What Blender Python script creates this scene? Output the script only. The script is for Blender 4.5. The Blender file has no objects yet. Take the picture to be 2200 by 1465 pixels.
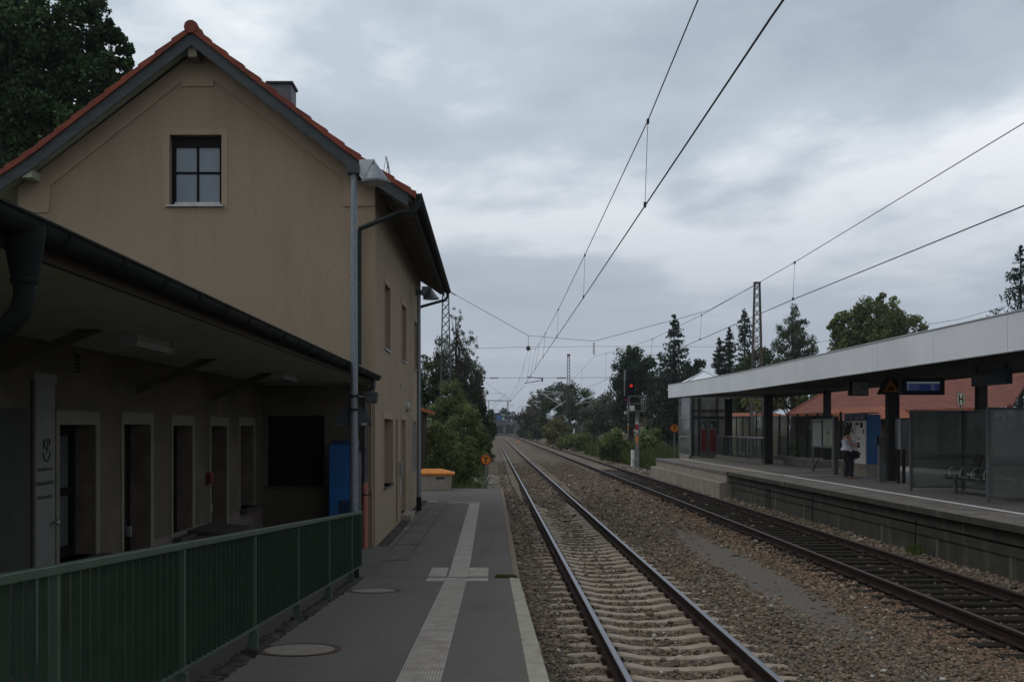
import bpy, bmesh, math, random
import numpy as np
from mathutils import Vector, Matrix, geometry

scene = bpy.context.scene
col = scene.collection
R = math.radians
random.seed(7)
rng = np.random.default_rng(11)

# ------------------------------------------------------------------ camera
EYE = 2.52                      # camera height above the near rails (z = 0)
F = 2287.0                      # focal length in photo pixels (2200 wide)
cd = bpy.data.cameras.new("camera")
cam = bpy.data.objects.new("camera", cd)
col.objects.link(cam)
cd.sensor_fit = 'HORIZONTAL'
cd.sensor_width = 36.0
cd.lens = 36.0 * F / 2200.0
cd.shift_x = (1100 - 1056) / 2200.0
cd.shift_y = (919 - 732.5) / 2200.0
cd.clip_start = 0.1
cd.clip_end = 5000
cam.location = (0, 0, EYE)
cam.rotation_euler = (R(90), 0, 0)
scene.camera = cam

# ------------------------------------------------------------------ sky
SUN_EL, SUN_AZ = R(48), R(250)      # veiled sun, behind the camera and to its left
w = bpy.data.worlds.new("World")
scene.world = w
w.use_nodes = True
nt = w.node_tree
N, L = nt.nodes, nt.links
N.clear()
def nn(t, **k):
    n = N.new(t)
    for a, b in k.items():
        setattr(n, a, b)
    return n
out = nn('ShaderNodeOutputWorld')
bg = nn('ShaderNodeBackground')
L.new(bg.outputs[0], out.inputs[0])
bg.inputs[1].default_value = 1.0
tc = nn('ShaderNodeTexCoord')
sep = nn('ShaderNodeSeparateXYZ')
L.new(tc.outputs['Generated'], sep.inputs[0])
zp = nn('ShaderNodeMath', operation='MAXIMUM'); L.new(sep.outputs[2], zp.inputs[0]); zp.inputs[1].default_value = 0.0
za = nn('ShaderNodeMath', operation='ADD'); L.new(zp.outputs[0], za.inputs[0]); za.inputs[1].default_value = 0.09
dx = nn('ShaderNodeMath', operation='DIVIDE'); L.new(sep.outputs[0], dx.inputs[0]); L.new(za.outputs[0], dx.inputs[1])
dy = nn('ShaderNodeMath', operation='DIVIDE'); L.new(sep.outputs[1], dy.inputs[0]); L.new(za.outputs[0], dy.inputs[1])
cx = nn('ShaderNodeCombineXYZ'); L.new(dx.outputs[0], cx.inputs[0]); L.new(dy.outputs[0], cx.inputs[1])
cx.inputs[2].default_value = 3.3
mp = nn('ShaderNodeMapping'); L.new(cx.outputs[0], mp.inputs[0])
mp.inputs['Scale'].default_value = (0.62, 0.5, 1)
mp.inputs['Rotation'].default_value = (0, 0, R(24))
mp.inputs['Location'].default_value = (1.15, 0.75, 0)
n1 = nn('ShaderNodeTexNoise'); L.new(mp.outputs[0], n1.inputs['Vector'])
n1.inputs['Scale'].default_value = 0.9; n1.inputs['Detail'].default_value = 6.0; n1.inputs['Roughness'].default_value = 0.5
n1.inputs['Distortion'].default_value = 0.25
n2 = nn('ShaderNodeTexNoise'); L.new(mp.outputs[0], n2.inputs['Vector'])
n2.inputs['Scale'].default_value = 3.2; n2.inputs['Detail'].default_value = 7.0; n2.inputs['Roughness'].default_value = 0.55
mx = nn('ShaderNodeMix', data_type='FLOAT'); mx.inputs[0].default_value = 0.34
L.new(n1.outputs[0], mx.inputs[2]); L.new(n2.outputs[0], mx.inputs[3])
rp = nn('ShaderNodeValToRGB'); L.new(mx.outputs[0], rp.inputs[0])
e = rp.color_ramp.elements
e[0].position = 0.36; e[0].color = (0.40, 0.47, 0.55, 1)
e[1].position = 0.575; e[1].color = (1.06, 1.09, 1.12, 1)
m_ = rp.color_ramp.elements.new(0.485); m_.color = (0.575, 0.66, 0.74, 1)
# towards the horizon the overcast evens out to a grey blue
hz = nn('ShaderNodeMapRange'); L.new(zp.outputs[0], hz.inputs[0])
hz.inputs[1].default_value = 0.0; hz.inputs[2].default_value = 0.36
hz.interpolation_type = 'SMOOTHSTEP'
mc = nn('ShaderNodeMix', data_type='RGBA'); L.new(hz.outputs[0], mc.inputs[0])
mc.inputs[6].default_value = (0.425, 0.47, 0.55, 1)
L.new(rp.outputs[0], mc.inputs[7])
sk = nn('ShaderNodeTexSky'); sk.sky_type = 'NISHITA'; sk.sun_disc = False
sk.sun_elevation = SUN_EL; sk.sun_rotation = SUN_AZ
sks = nn('ShaderNodeVectorMath', operation='SCALE'); L.new(sk.outputs[0], sks.inputs[0]); sks.inputs['Scale'].default_value = 0.05
mk = nn('ShaderNodeMix', data_type='RGBA'); mk.inputs[0].default_value = 0.06
L.new(mc.outputs[2], mk.inputs[6]); L.new(sks.outputs[0], mk.inputs[7])
L.new(mk.outputs[2], bg.inputs[0])

# ------------------------------------------------------------------ sun (veiled)
sd = bpy.data.lights.new("sun", 'SUN')
sun = bpy.data.objects.new("sun", sd)
col.objects.link(sun)
sd.energy = 0.6
sd.angle = R(22)
sd.color = (1.0, 0.97, 0.93)
_d = Vector((math.sin(SUN_AZ) * math.cos(SUN_EL), math.cos(SUN_AZ) * math.cos(SUN_EL), math.sin(SUN_EL)))
sun.rotation_euler = _d.to_track_quat('Z', 'Y').to_euler()
sun.location = (0, 0, 60)

scene.view_settings.view_transform = 'Standard'
scene.view_settings.look = 'None'
scene.view_settings.exposure = 0.0
scene.view_settings.gamma = 1.0
scene.cycles.use_denoising = True
scene.cycles.max_bounces = 6
scene.cycles.transparent_max_bounces = 12

# ------------------------------------------------------------------ materials
def lin(c):
    return tuple(((v / 255) / 12.92 if v / 255 <= .04045 else (((v / 255) + .055) / 1.055) ** 2.4) for v in c)

def mat(name, c, rough=0.8, c2=None, scale=6.0, detail=5.0, bump=0.0, bscale=None, metal=0.0, spec=0.3,
        stretch=None, dist=0.01, attr=None, streak=None, trans=0.0, contrast=(0.35, 0.65), spots=None):
    m = bpy.data.materials.new(name)
    m.use_nodes = True
    t = m.node_tree
    n, l = t.nodes, t.links
    b = n['Principled BSDF']
    b.inputs['Roughness'].default_value = rough
    b.inputs['Metallic'].default_value = metal
    b.inputs['Specular IOR Level'].default_value = spec
    tc = n.new('ShaderNodeTexCoord')
    mp = n.new('ShaderNodeMapping')
    l.new(tc.outputs['Object'], mp.inputs[0])
    if stretch:
        mp.inputs['Scale'].default_value = stretch
    nz = n.new('ShaderNodeTexNoise')
    l.new(mp.outputs[0], nz.inputs['Vector'])
    nz.inputs['Scale'].default_value = scale
    nz.inputs['Detail'].default_value = detail
    nz.inputs['Roughness'].default_value = 0.6
    mr = n.new('ShaderNodeMapRange')
    l.new(nz.outputs[0], mr.inputs[0])
    mr.inputs[1].default_value, mr.inputs[2].default_value = contrast
    mix = n.new('ShaderNodeMix'); mix.data_type = 'RGBA'
    l.new(mr.outputs[0], mix.inputs[0])
    if c2 is None:
        c2 = tuple(v * 0.78 for v in c)
    mix.inputs[6].default_value = (*c, 1)
    mix.inputs[7].default_value = (*c2, 1)
    last = mix.outputs[2]
    if attr:
        a = n.new('ShaderNodeAttribute'); a.attribute_name = attr
        mm = n.new('ShaderNodeMix'); mm.data_type = 'RGBA'; mm.blend_type = 'MULTIPLY'
        mm.inputs[0].default_value = 1.0
        l.new(last, mm.inputs[6]); l.new(a.outputs['Color'], mm.inputs[7])
        last = mm.outputs[2]
    if streak:      # (colour, scale vector, threshold lo, hi, strength)
        mp2 = n.new('ShaderNodeMapping'); l.new(tc.outputs['Object'], mp2.inputs[0])
        mp2.inputs['Scale'].default_value = streak[1]
        n3 = n.new('ShaderNodeTexNoise'); l.new(mp2.outputs[0], n3.inputs['Vector'])
        n3.inputs['Scale'].default_value = 1.0; n3.inputs['Detail'].default_value = 6
        r3 = n.new('ShaderNodeMapRange'); l.new(n3.outputs[0], r3.inputs[0])
        r3.inputs[1].default_value, r3.inputs[2].default_value = streak[2], streak[3]
        r3.inputs[4].default_value = streak[4]
        m3 = n.new('ShaderNodeMix'); m3.data_type = 'RGBA'
        l.new(r3.outputs[0], m3.inputs[0]); l.new(last, m3.inputs[6]); m3.inputs[7].default_value = (*streak[0], 1)
        last = m3.outputs[2]
    l.new(last, b.inputs['Base Color'])
    if bump:
        nb = n.new('ShaderNodeTexNoise')
        l.new(mp.outputs[0], nb.inputs['Vector'])
        nb.inputs['Scale'].default_value = bscale or scale * 6
        nb.inputs['Detail'].default_value = 4
        bp = n.new('ShaderNodeBump')
        bp.inputs['Strength'].default_value = bump
        bp.inputs['Distance'].default_value = dist
        l.new(nb.outputs[0], bp.inputs['Height'])
        l.new(bp.outputs[0], b.inputs['Normal'])
    if trans:
        tr = n.new('ShaderNodeBsdfTranslucent')
        l.new(last, tr.inputs[0])
        ms = n.new('ShaderNodeMixShader'); ms.inputs[0].default_value = trans
        l.new(b.outputs[0], ms.inputs[1]); l.new(tr.outputs[0], ms.inputs[2])
        l.new(ms.outputs[0], n['Material Output'].inputs[0])
    return m

def glassmat(name, tint=(0.8, 0.85, 0.85), alpha=0.25, rough=0.05, spec=0.6, body=.25):
    """A pane seen through: part tinted transparent, part glossy dielectric."""
    m = bpy.data.materials.new(name); m.use_nodes = True
    t = m.node_tree; n, l = t.nodes, t.links
    b = n['Principled BSDF']
    b.inputs['Base Color'].default_value = (*[v * body for v in tint], 1)
    b.inputs['Roughness'].default_value = rough
    b.inputs['Specular IOR Level'].default_value = spec
    nz = n.new('ShaderNodeTexNoise'); nz.inputs['Scale'].default_value = 2.2; nz.inputs['Detail'].default_value = 5
    tcn = n.new('ShaderNodeTexCoord'); l.new(tcn.outputs['Object'], nz.inputs['Vector'])
    mr = n.new('ShaderNodeMapRange'); l.new(nz.outputs[0], mr.inputs[0])
    mr.inputs[3].default_value = max(alpha - .08, 0); mr.inputs[4].default_value = alpha + .08
    tr = n.new('ShaderNodeBsdfTransparent'); tr.inputs[0].default_value = (*tint, 1)
    ms = n.new('ShaderNodeMixShader')
    l.new(mr.outputs[0], ms.inputs[0])
    l.new(tr.outputs[0], ms.inputs[1]); l.new(b.outputs[0], ms.inputs[2])
    l.new(ms.outputs[0], n['Material Output'].inputs[0])
    return m

def emit(name, c, s):
    m = bpy.data.materials.new(name); m.use_nodes = True
    b = m.node_tree.nodes['Principled BSDF']
    b.inputs['Base Color'].default_value = (*c, 1)
    b.inputs['Emission Color'].default_value = (*c, 1)
    b.inputs['Emission Strength'].default_value = s
    return m

M = {}
M['plaster'] = mat('plaster', (.304, .234, .160), .95, (.262, .200, .136), 11, 8, 1.0, 38, dist=.018, stretch=(1, 1, 2.2),
                   streak=((.17, .138, .092), (1.8, 1.8, .28), .48, .72, .34))
M['plaster_smooth'] = mat('plaster_smooth', (.312, .230, .160), .95, (.272, .200, .138), 2, 7, .3, 60, dist=.006,
                          streak=((.12, .09, .07), (3, 3, .3), .55, .8, .3))
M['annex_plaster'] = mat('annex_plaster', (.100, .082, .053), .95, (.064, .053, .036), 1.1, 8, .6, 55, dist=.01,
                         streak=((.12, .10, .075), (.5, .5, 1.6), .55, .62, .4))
M['annex_base'] = mat('annex_base', (.15, .115, .098), .95, (.11, .088, .075), 2.2, 7, .4, 55, dist=.008)
M['annex_trim'] = mat('annex_trim', (.165, .148, .112), .9, (.13, .117, .088), 3, 6, .2, 50, dist=.004)
M['board_grey'] = mat('board_grey', (.055, .062, .064), .8, (.04, .045, .047), 3, 5, .2, 30, stretch=(1, 1, 5))
M['soffit_white'] = mat('soffit_white', (.36, .38, .285), .85, (.28, .30, .22), 2.2, 6, .1, 20)
M['rafter'] = mat('rafter', (.20, .165, .12), .8, (.14, .11, .08), 5, 6, .3, 30, stretch=(1, 6, 6))
M['eave_board'] = mat('eave_board', (.22, .18, .13), .85, (.15, .12, .088), 5, 6, .3, 30, stretch=(6, 1, 1))
M['tile'] = mat('tile', (.20, .048, .026), .85, (.12, .032, .021), 2.5, 7, .4, 25,
                streak=((.12, .05, .03), (3, 3, 3), .55, .8, .5))
M['tile_dark'] = mat('tile_dark', (.05, .042, .038), .85, (.035, .03, .028), 4, 6, .3, 25)
M['gutter'] = mat('gutter', (.011, .013, .012), .8, (.018, .020, .018), 3, 6, .15, 25, spec=.08, metal=.0,
                  streak=((.035, .028, .02), (4, .6, 4), .56, .8, .35))
M['gutter_green'] = mat('gutter_green', (.016, .022, .021), .6, (.024, .030, .028), 3, 6, .1, 25, spec=.12)
M['zinc'] = mat('zinc', (.135, .155, .172), .5, (.205, .225, .24), 34, 3, .1, 60, metal=.35, spec=.5, contrast=(.48, .6))
M['zinc_dark'] = mat('zinc_dark', (.06, .065, .075), .55, (.10, .10, .11), 4, 4, .05, 40, metal=.3)
M['lamp_metal'] = mat('lamp_metal', (.42, .44, .45), .45, (.33, .35, .36), 5, 4, 0, metal=.2, spec=.5)
M['lamp_metal_dark'] = mat('lamp_metal_dark', (.085, .092, .095), .45, (.16, .17, .175), 5, 4, 0, metal=.3, spec=.5)
M['lamp_glass'] = mat('lamp_glass', (.26, .29, .28), .25, (.20, .22, .22), 8, 3, 0, spec=.6)
M['dark_frame'] = mat('dark_frame', (.006, .005, .005), .7, (.010, .008, .008), 5, 4, .1, 30, spec=.08)
M['pane'] = mat('pane', (.13, .155, .175), .15, (.16, .185, .205), 1.2, 3, 0, spec=.6)
M['pane_dark'] = mat('pane_dark', (.012, .015, .016), .1, (.02, .022, .022), 2, 3, 0, spec=.5)
M['pane_curtain'] = mat('pane_curtain', (.075, .09, .088), .35, (.035, .042, .04), 3, 4, 0, spec=.5, stretch=(1, 5, .6))
M['shutter'] = mat('shutter', (.010, .009, .008), .85, (.007, .006, .006), 6, 5, .1, 40, spec=.08)
M['stone_sill'] = mat('stone_sill', (.055, .045, .042), .8, (.035, .028, .027), 9, 5, .2, 40)
M['alu'] = mat('alu', (.38, .39, .38), .4, (.28, .29, .29), 6, 4, 0, metal=.6)
M['fence_green'] = mat('fence_green', (.029, .048, .029), .5, (.021, .036, .022), 4, 6, .06, 60, spec=.22,
                       streak=((.05, .06, .045), (9, 9, 9), .62, .8, .4))
M['fence_rail'] = mat('fence_rail', (.052, .078, .052), .45, (.040, .062, .042), 4, 6, .06, 60, spec=.35, streak=((.075, .08, .06), (9, 9, 9), .62, .8, .4))
M['asphalt'] = mat('asphalt', (.126, .110, .097), .92, (.077, .066, .058), 48, 4, .6, 160, dist=.006,
                   streak=((.062, .052, .048), (.9, .35, 1), .50, .72, .5))
M['asphalt_dark'] = mat('asphalt_dark', (.098, .082, .076), .95, (.066, .055, .051), 50, 4, .6, 160, dist=.006)
M['paver_light'] = mat('paver_light', (.34, .30, .265), .9, (.24, .21, .18), 7, 8, .35, 120, dist=.004,
                       streak=((.15, .125, .105), (2, 2, 2), .52, .75, .55))
M['kerb_light'] = mat('kerb_light', (.31, .285, .23), .9, (.23, .21, .165), 5, 8, .4, 90, dist=.005,
                      streak=((.11, .10, .075), (5, 2, 2), .56, .72, .5))
M['kerb_brown'] = mat('kerb_brown', (.17, .125, .09), .92, (.12, .09, .068), 5, 8, .4, 90, dist=.005)
M['concrete'] = mat('concrete', (.25, .215, .175), .92, (.185, .16, .13), 2.2, 8, .35, 60, dist=.006,
                    streak=((.10, .09, .07), (3, 3, .25), .52, .72, .5))
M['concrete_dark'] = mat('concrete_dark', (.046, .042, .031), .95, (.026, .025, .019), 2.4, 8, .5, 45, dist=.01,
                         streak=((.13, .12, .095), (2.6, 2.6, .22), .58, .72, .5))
M['concrete_top'] = mat('concrete_top', (.175, .155, .135), .93, (.12, .107, .093), 1.6, 8, .4, 70, dist=.005,
                        streak=((.07, .065, .055), (1.3, .5, 1), .54, .72, .5))
M['platform_paving'] = mat('platform_paving', (.115, .105, .098), .9, (.085, .078, .073), 1.2, 8, .3, 80, dist=.004)
M['sleeper'] = mat('sleeper', (.315, .262, .205), .9, (.215, .172, .13), 4, 8, .35, 70, dist=.005,
                   streak=((.13, .085, .055), (3, 6, 3), .54, .75, .55))
M['wood_sleeper'] = mat('wood_sleeper', (.030, .026, .020), .95, (.014, .012, .010), 6, 6, .5, 30, stretch=(.3, 3, 3), dist=.01, spec=.06)
M['rail_rust'] = mat('rail_rust', (.034, .020, .017), .85, (.018, .012, .011), 10, 6, .3, 60, dist=.003, spec=.12)
M['rail_head'] = mat('rail_head', (.22, .225, .25), .36, (.16, .16, .18), 2, 4, 0, metal=.9, spec=.6, stretch=(30, .4, 1))
M['rail_head_dull'] = mat('rail_head_dull', (.085, .052, .042), .45, (.07, .046, .038), 3, 5, 0, metal=.4, stretch=(20, .5, 1))
M['clip'] = mat('clip', (.045, .025, .018), .85, (.025, .016, .013), 30, 3, 0, spec=.1)
M['stones'] = mat('stones', (1, 1, 1), .95, (.75, .75, .75), 30, 3, .4, 90, dist=.004, attr='col')
M['reveal'] = mat('reveal', (.13, .098, .078), .95, (.08, .06, .048), 3, 6, .3, 50, dist=.005)
M['pale_door'] = mat('pale_door', (.15, .152, .135), .7, (.125, .128, .114), 3, 5, 0)
M['dim_green'] = mat('dim_green', (.036, .040, .028), .8, (.027, .030, .021), 2, 5, 0)
M['wall_post'] = mat('wall_post', (.095, .088, .068), .95, (.065, .06, .047), 5, 7, .4, 40)
M['grit'] = mat('grit', (.125, .108, .090), .95, (.080, .069, .058), 55, 4, .9, 110, dist=.01)
M['fascia'] = mat('fascia', (.66, .68, .70), .42, (.57, .59, .61), .5, 5, 0, spec=.45,
                  streak=((.40, .41, .42), (.8, .3, .15), .58, .8, .5))
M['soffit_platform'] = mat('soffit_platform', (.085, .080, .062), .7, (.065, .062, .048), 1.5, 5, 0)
M['steel_dark'] = mat('steel_dark', (.022, .020, .018), .6, (.016, .015, .014), 3, 4, 0, spec=.15)
M['steel_grey'] = mat('steel_grey', (.105, .108, .108), .5, (.085, .088, .088), 3, 4, 0, metal=.3, spec=.4)
M['steel_light'] = mat('steel_light', (.27, .28, .28), .4, (.22, .23, .23), 4, 4, 0, metal=.6)
M['rail_steel'] = mat('rail_steel', (.45, .46, .46), .3, (.38, .39, .39), 4, 4, 0, metal=.8)
M['glass'] = glassmat('glass', (.62, .68, .64), .22)
M['glass_smoke'] = glassmat('glass_smoke', (.50, .54, .49), .50, body=.42)
M['black'] = mat('black', (.006, .006, .008), .4, (.010, .010, .012), 5, 3, 0, spec=.15)
M['black_matt'] = mat('black_matt', (.010, .010, .012), .8, (.016, .016, .017), 5, 3, 0, spec=.05)
M['white'] = mat('white', (.62, .62, .60), .5, (.52, .52, .50), 7, 4, 0)
M['dull_white'] = mat('dull_white', (.24, .245, .235), .5, (.26, .27, .26), 6, 4, 0)
M['orange'] = mat('orange', (.58, .20, .02), .55, (.46, .155, .018), 4, 5, 0)
M['sign_orange'] = mat('sign_orange', (.52, .185, .012), .5, (.42, .15, .012), 6, 4, 0)
M['sign_red'] = mat('sign_red', (.30, .028, .02), .5, (.25, .022, .016), 6, 4, 0)
M['red'] = mat('red', (.28, .012, .015), .45, (.22, .01, .012), 5, 4, 0)
M['dark_red'] = mat('dark_red', (.115, .010, .012), .5, (.09, .008, .01), 5, 4, 0)
M['blue'] = mat('blue', (.003, .078, .24), .45, (.003, .058, .18), 3, 5, 0, spec=.4)
M['navy'] = mat('navy', (.008, .020, .055), .45, (.006, .015, .042), 4, 4, 0)
M['box_beige'] = mat('box_beige', (.36, .32, .26), .8, (.29, .26, .21), 5, 6, .2, 60,
                     streak=((.16, .13, .10), (3, 3, 1), .56, .76, .5))
M['pink_pipe'] = mat('pink_pipe', (.36, .13, .095), .6, (.28, .10, .075), 6, 6, 0, streak=((.16, .08, .06), (6, 6, 1), .55, .75, .6))
M['rust_iron'] = mat('rust_iron', (.085, .040, .026), .85, (.04, .024, .018), 12, 6, .4, 80, dist=.004)
M['cover_concrete'] = mat('cover_concrete', (.215, .185, .155), .92, (.15, .13, .11), 14, 8, .5, 120, dist=.005)
M['bark'] = mat('bark', (.055, .045, .035), .95, (.03, .025, .02), 8, 6, .8, 25, stretch=(1, 1, .25), dist=.03)
M['mast_green'] = mat('mast_green', (.060, .085, .070), .65, (.045, .06, .05), 2, 5, 0, streak=((.11, .05, .03), (2, 2, 1), .55, .75, .5))
M['mast_brown'] = mat('mast_brown', (.085, .065, .058), .7, (.055, .045, .042), 2, 5, 0)
M['mast_grey'] = mat('mast_grey', (.16, .165, .16), .6, (.11, .11, .105), 2, 5, 0, streak=((.11, .055, .035), (2, 2, 1), .55, .75, .5))
M['arm_grey'] = mat('arm_grey', (.42, .44, .43), .5, (.33, .35, .34), 3, 4, 0, metal=.2)
M['wire'] = mat('wire', (.022, .020, .022), .6, (.015, .014, .015), 3, 2, 0)
M['insulator'] = mat('insulator', (.035, .022, .02), .35, (.025, .016, .015), 5, 3, 0, spec=.6)
M['poster'] = mat('poster', (.38, .40, .38), .5, (.30, .32, .30), 2.5, 6, 0)
M['poster_map'] = mat('poster_map', (.37, .42, .33), .5, (.28, .31, .27), 4, 7, 0)
M['machine_front'] = mat('machine_front', (.74, .70, .64), .5, (.66, .62, .57), 4, 5, 0)
M['yellow_line'] = mat('yellow_line', (.42, .24, .04), .85, (.2, .14, .06), 9, 7, .2, 60, contrast=(.42, .58))
M['white_line'] = mat('white_line', (.68, .70, .70), .8, (.50, .51, .51), 9, 7, .2, 60)
M['tactile_far'] = mat('tactile_far', (.36, .345, .30), .85, (.28, .265, .23), 5, 7, .3, 60)
M['skin'] = mat('skin', (.40, .19, .13), .6, (.36, .165, .11), 8, 4, 0)
M['hair'] = mat('hair', (.020, .008, .007), .5, (.035, .014, .011), 40, 4, .6, 60, stretch=(1, 1, .15))
M['top_white'] = mat('top_white', (.56, .55, .66), .85, (.48, .47, .57), 6, 5, .4, 14, dist=.02)
M['trousers'] = mat('trousers', (.018, .017, .024), .9, (.012, .012, .016), 8, 5, .4, 12, dist=.02)
M['sandal'] = mat('sandal', (.12, .05, .03), .7)
M['grass_mat'] = mat('grass_mat', (.055, .085, .022), .9, (.09, .095, .035), 3, 5, 0, attr='col', trans=.2)
M['leaf'] = mat('leaf', (1, 1, 1), .65, (.8, .8, .8), .6, 4, 0, attr='col', trans=.22, spec=.25)
M['shed_wall'] = mat('shed_wall', (.20, .15, .10), .9)
M['cream_wall'] = mat('cream_wall', (.42, .31, .20), .9, (.36, .26, .17), .8, 5, 0)
M['wood_brown'] = mat('wood_brown', (.040, .026, .016), .85, (.035, .024, .015), 4, 5, 0)
M['bridge'] = mat('bridge', (.10, .105, .11), .9, (.07, .072, .075), .3, 5, 0)
M['ground_mat'] = mat('ground_mat', (.052, .060, .024), .95, (.080, .066, .040), .25, 9, .5, 3, dist=.05,
                      streak=((.035, .055, .016), (.06, .06, .06), .45, .6, .8))

def rooftile_mat(name, c, c2, axis, course, wid, bump=1.0):
    """Rows of curved tiles: courses down the slope (local z) and rolls along 'axis'."""
    m = mat(name, c, .85, c2, 1.7, 7, 0, streak=((c2[0] * .6, c2[1] * .7, c2[2] * .8), (2, 2, 2), .5, .75, .6))
    t = m.node_tree; n, l = t.nodes, t.links
    tcn = n.new('ShaderNodeTexCoord'); sp = n.new('ShaderNodeSeparateXYZ'); l.new(tcn.outputs['Object'], sp.inputs[0])
    def saw(sock, period, mode):
        d = n.new('ShaderNodeMath'); d.operation = 'DIVIDE'; l.new(sock, d.inputs[0]); d.inputs[1].default_value = period
        f = n.new('ShaderNodeMath'); f.operation = 'FRACT'; l.new(d.outputs[0], f.inputs[0])
        if mode == 'sin':
            q = n.new('ShaderNodeMath'); q.operation = 'MULTIPLY'; l.new(f.outputs[0], q.inputs[0]); q.inputs[1].default_value = math.pi
            s = n.new('ShaderNodeMath'); s.operation = 'SINE'; l.new(q.outputs[0], s.inputs[0])
            return s.outputs[0]
        s = n.new('ShaderNodeMath'); s.operation = 'SUBTRACT'; s.inputs[0].default_value = 1; l.new(f.outputs[0], s.inputs[1])
        return s.outputs[0]
    a = saw(sp.outputs[axis], wid, 'sin'); b_ = saw(sp.outputs[2], course, 'saw')
    ad = n.new('ShaderNodeMath'); ad.operation = 'ADD'; l.new(a, ad.inputs[0]); l.new(b_, ad.inputs[1])
    bp = n.new('ShaderNodeBump'); bp.inputs['Strength'].default_value = bump; bp.inputs['Distance'].default_value = .05
    l.new(ad.outputs[0], bp.inputs['Height'])
    l.new(bp.outputs[0], n['Principled BSDF'].inputs['Normal'])
    return m
M['roof_red'] = rooftile_mat('roof_red', (.185, .055, .034), (.12, .038, .026), 0, .2, .24)
M['roof_red2'] = rooftile_mat('roof_red2', (.26, .078, .034), (.18, .055, .03), 0, .2, .24)
M['roof_main'] = rooftile_mat('roof_main', (.34, .078, .032), (.22, .055, .03), 1, .22, .26)

def ballast_mat(name, cols, scale, bump):
    m = bpy.data.materials.new(name); m.use_nodes = True
    t = m.node_tree; n, l = t.nodes, t.links
    b = n['Principled BSDF']; b.inputs['Roughness'].default_value = .95; b.inputs['Specular IOR Level'].default_value = .2
    tc_ = n.new('ShaderNodeTexCoord')
    vo = n.new('ShaderNodeTexVoronoi'); l.new(tc_.outputs['Object'], vo.inputs['Vector']); vo.inputs['Scale'].default_value = scale
    se = n.new('ShaderNodeSeparateColor'); l.new(vo.outputs['Color'], se.inputs[0])
    rp_ = n.new('ShaderNodeValToRGB'); l.new(se.outputs[0], rp_.inputs[0])
    rp_.color_ramp.interpolation = 'CONSTANT'
    els = rp_.color_ramp.elements
    els[0].position = 0; els[0].color = (*cols[0], 1)
    els[1].position = 1.0 / len(cols); els[1].color = (*cols[1], 1)
    for i in range(2, len(cols)):
        x = els.new(i / len(cols)); x.color = (*cols[i], 1)
    nz = n.new('ShaderNodeTexNoise'); l.new(tc_.outputs['Object'], nz.inputs['Vector']); nz.inputs['Scale'].default_value = .5; nz.inputs['Detail'].default_value = 8
    mr = n.new('ShaderNodeMapRange'); l.new(nz.outputs[0], mr.inputs[0]); mr.inputs[1].default_value = .3; mr.inputs[2].default_value = .7
    mr.inputs[3].default_value = .7; mr.inputs[4].default_value = 1.2
    sc = n.new('ShaderNodeVectorMath'); sc.operation = 'SCALE'; l.new(rp_.outputs[0], sc.inputs[0]); l.new(mr.outputs[0], sc.inputs['Scale'])
    l.new(sc.outputs[0], b.inputs['Base Color'])
    bp = n.new('ShaderNodeBump'); bp.inputs['Strength'].default_value = 1; bp.inputs['Distance'].default_value = bump; bp.invert = True
    l.new(vo.outputs['Distance'], bp.inputs['Height']); l.new(bp.outputs[0], b.inputs['Normal'])
    return m
M['ballast'] = ballast_mat('ballast', [(.085, .072, .060), (.12, .10, .082), (.060, .052, .046), (.105, .080, .060), (.15, .125, .10)], 22, .03)
M['ballast_far'] = ballast_mat('ballast_far', [(.104, .080, .058), (.128, .099, .072), (.083, .065, .050), (.112, .080, .057), (.148, .120, .091)], 20, .03)
M['oily'] = ballast_mat('oily', [(.028, .024, .02), (.045, .037, .03), (.02, .018, .016)], 20, .03)
M['sandy'] = ballast_mat('sandy', [(.135, .107, .078), (.15, .120, .088), (.115, .092, .067)], 26, .015)

# ------------------------------------------------------------------ mesh building
BASE = {}
def at(px, py, Y):
    """World point seen at photo pixel (px, py) when it stands Y metres ahead."""
    return Vector(((px - 1056) * Y / F, Y, EYE - (py - 919) * Y / F))

def put(o, parent=None, label=None, cat=None, group=None, kind=None):
    col.objects.link(o)
    if parent is not None:
        o.parent = parent
    if label: o['label'] = label
    if cat: o['category'] = cat
    if group: o['group'] = group
    if kind: o['kind'] = kind
    return o

def thing(name, loc, label, cat, group=None, rot=0):
    o = bpy.data.objects.new(name, None)
    o.empty_display_size = .2
    o.location = loc
    o.rotation_euler = (0, 0, rot)
    put(o, None, label, cat, group)
    BASE[o] = Vector(loc)
    return o

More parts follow.
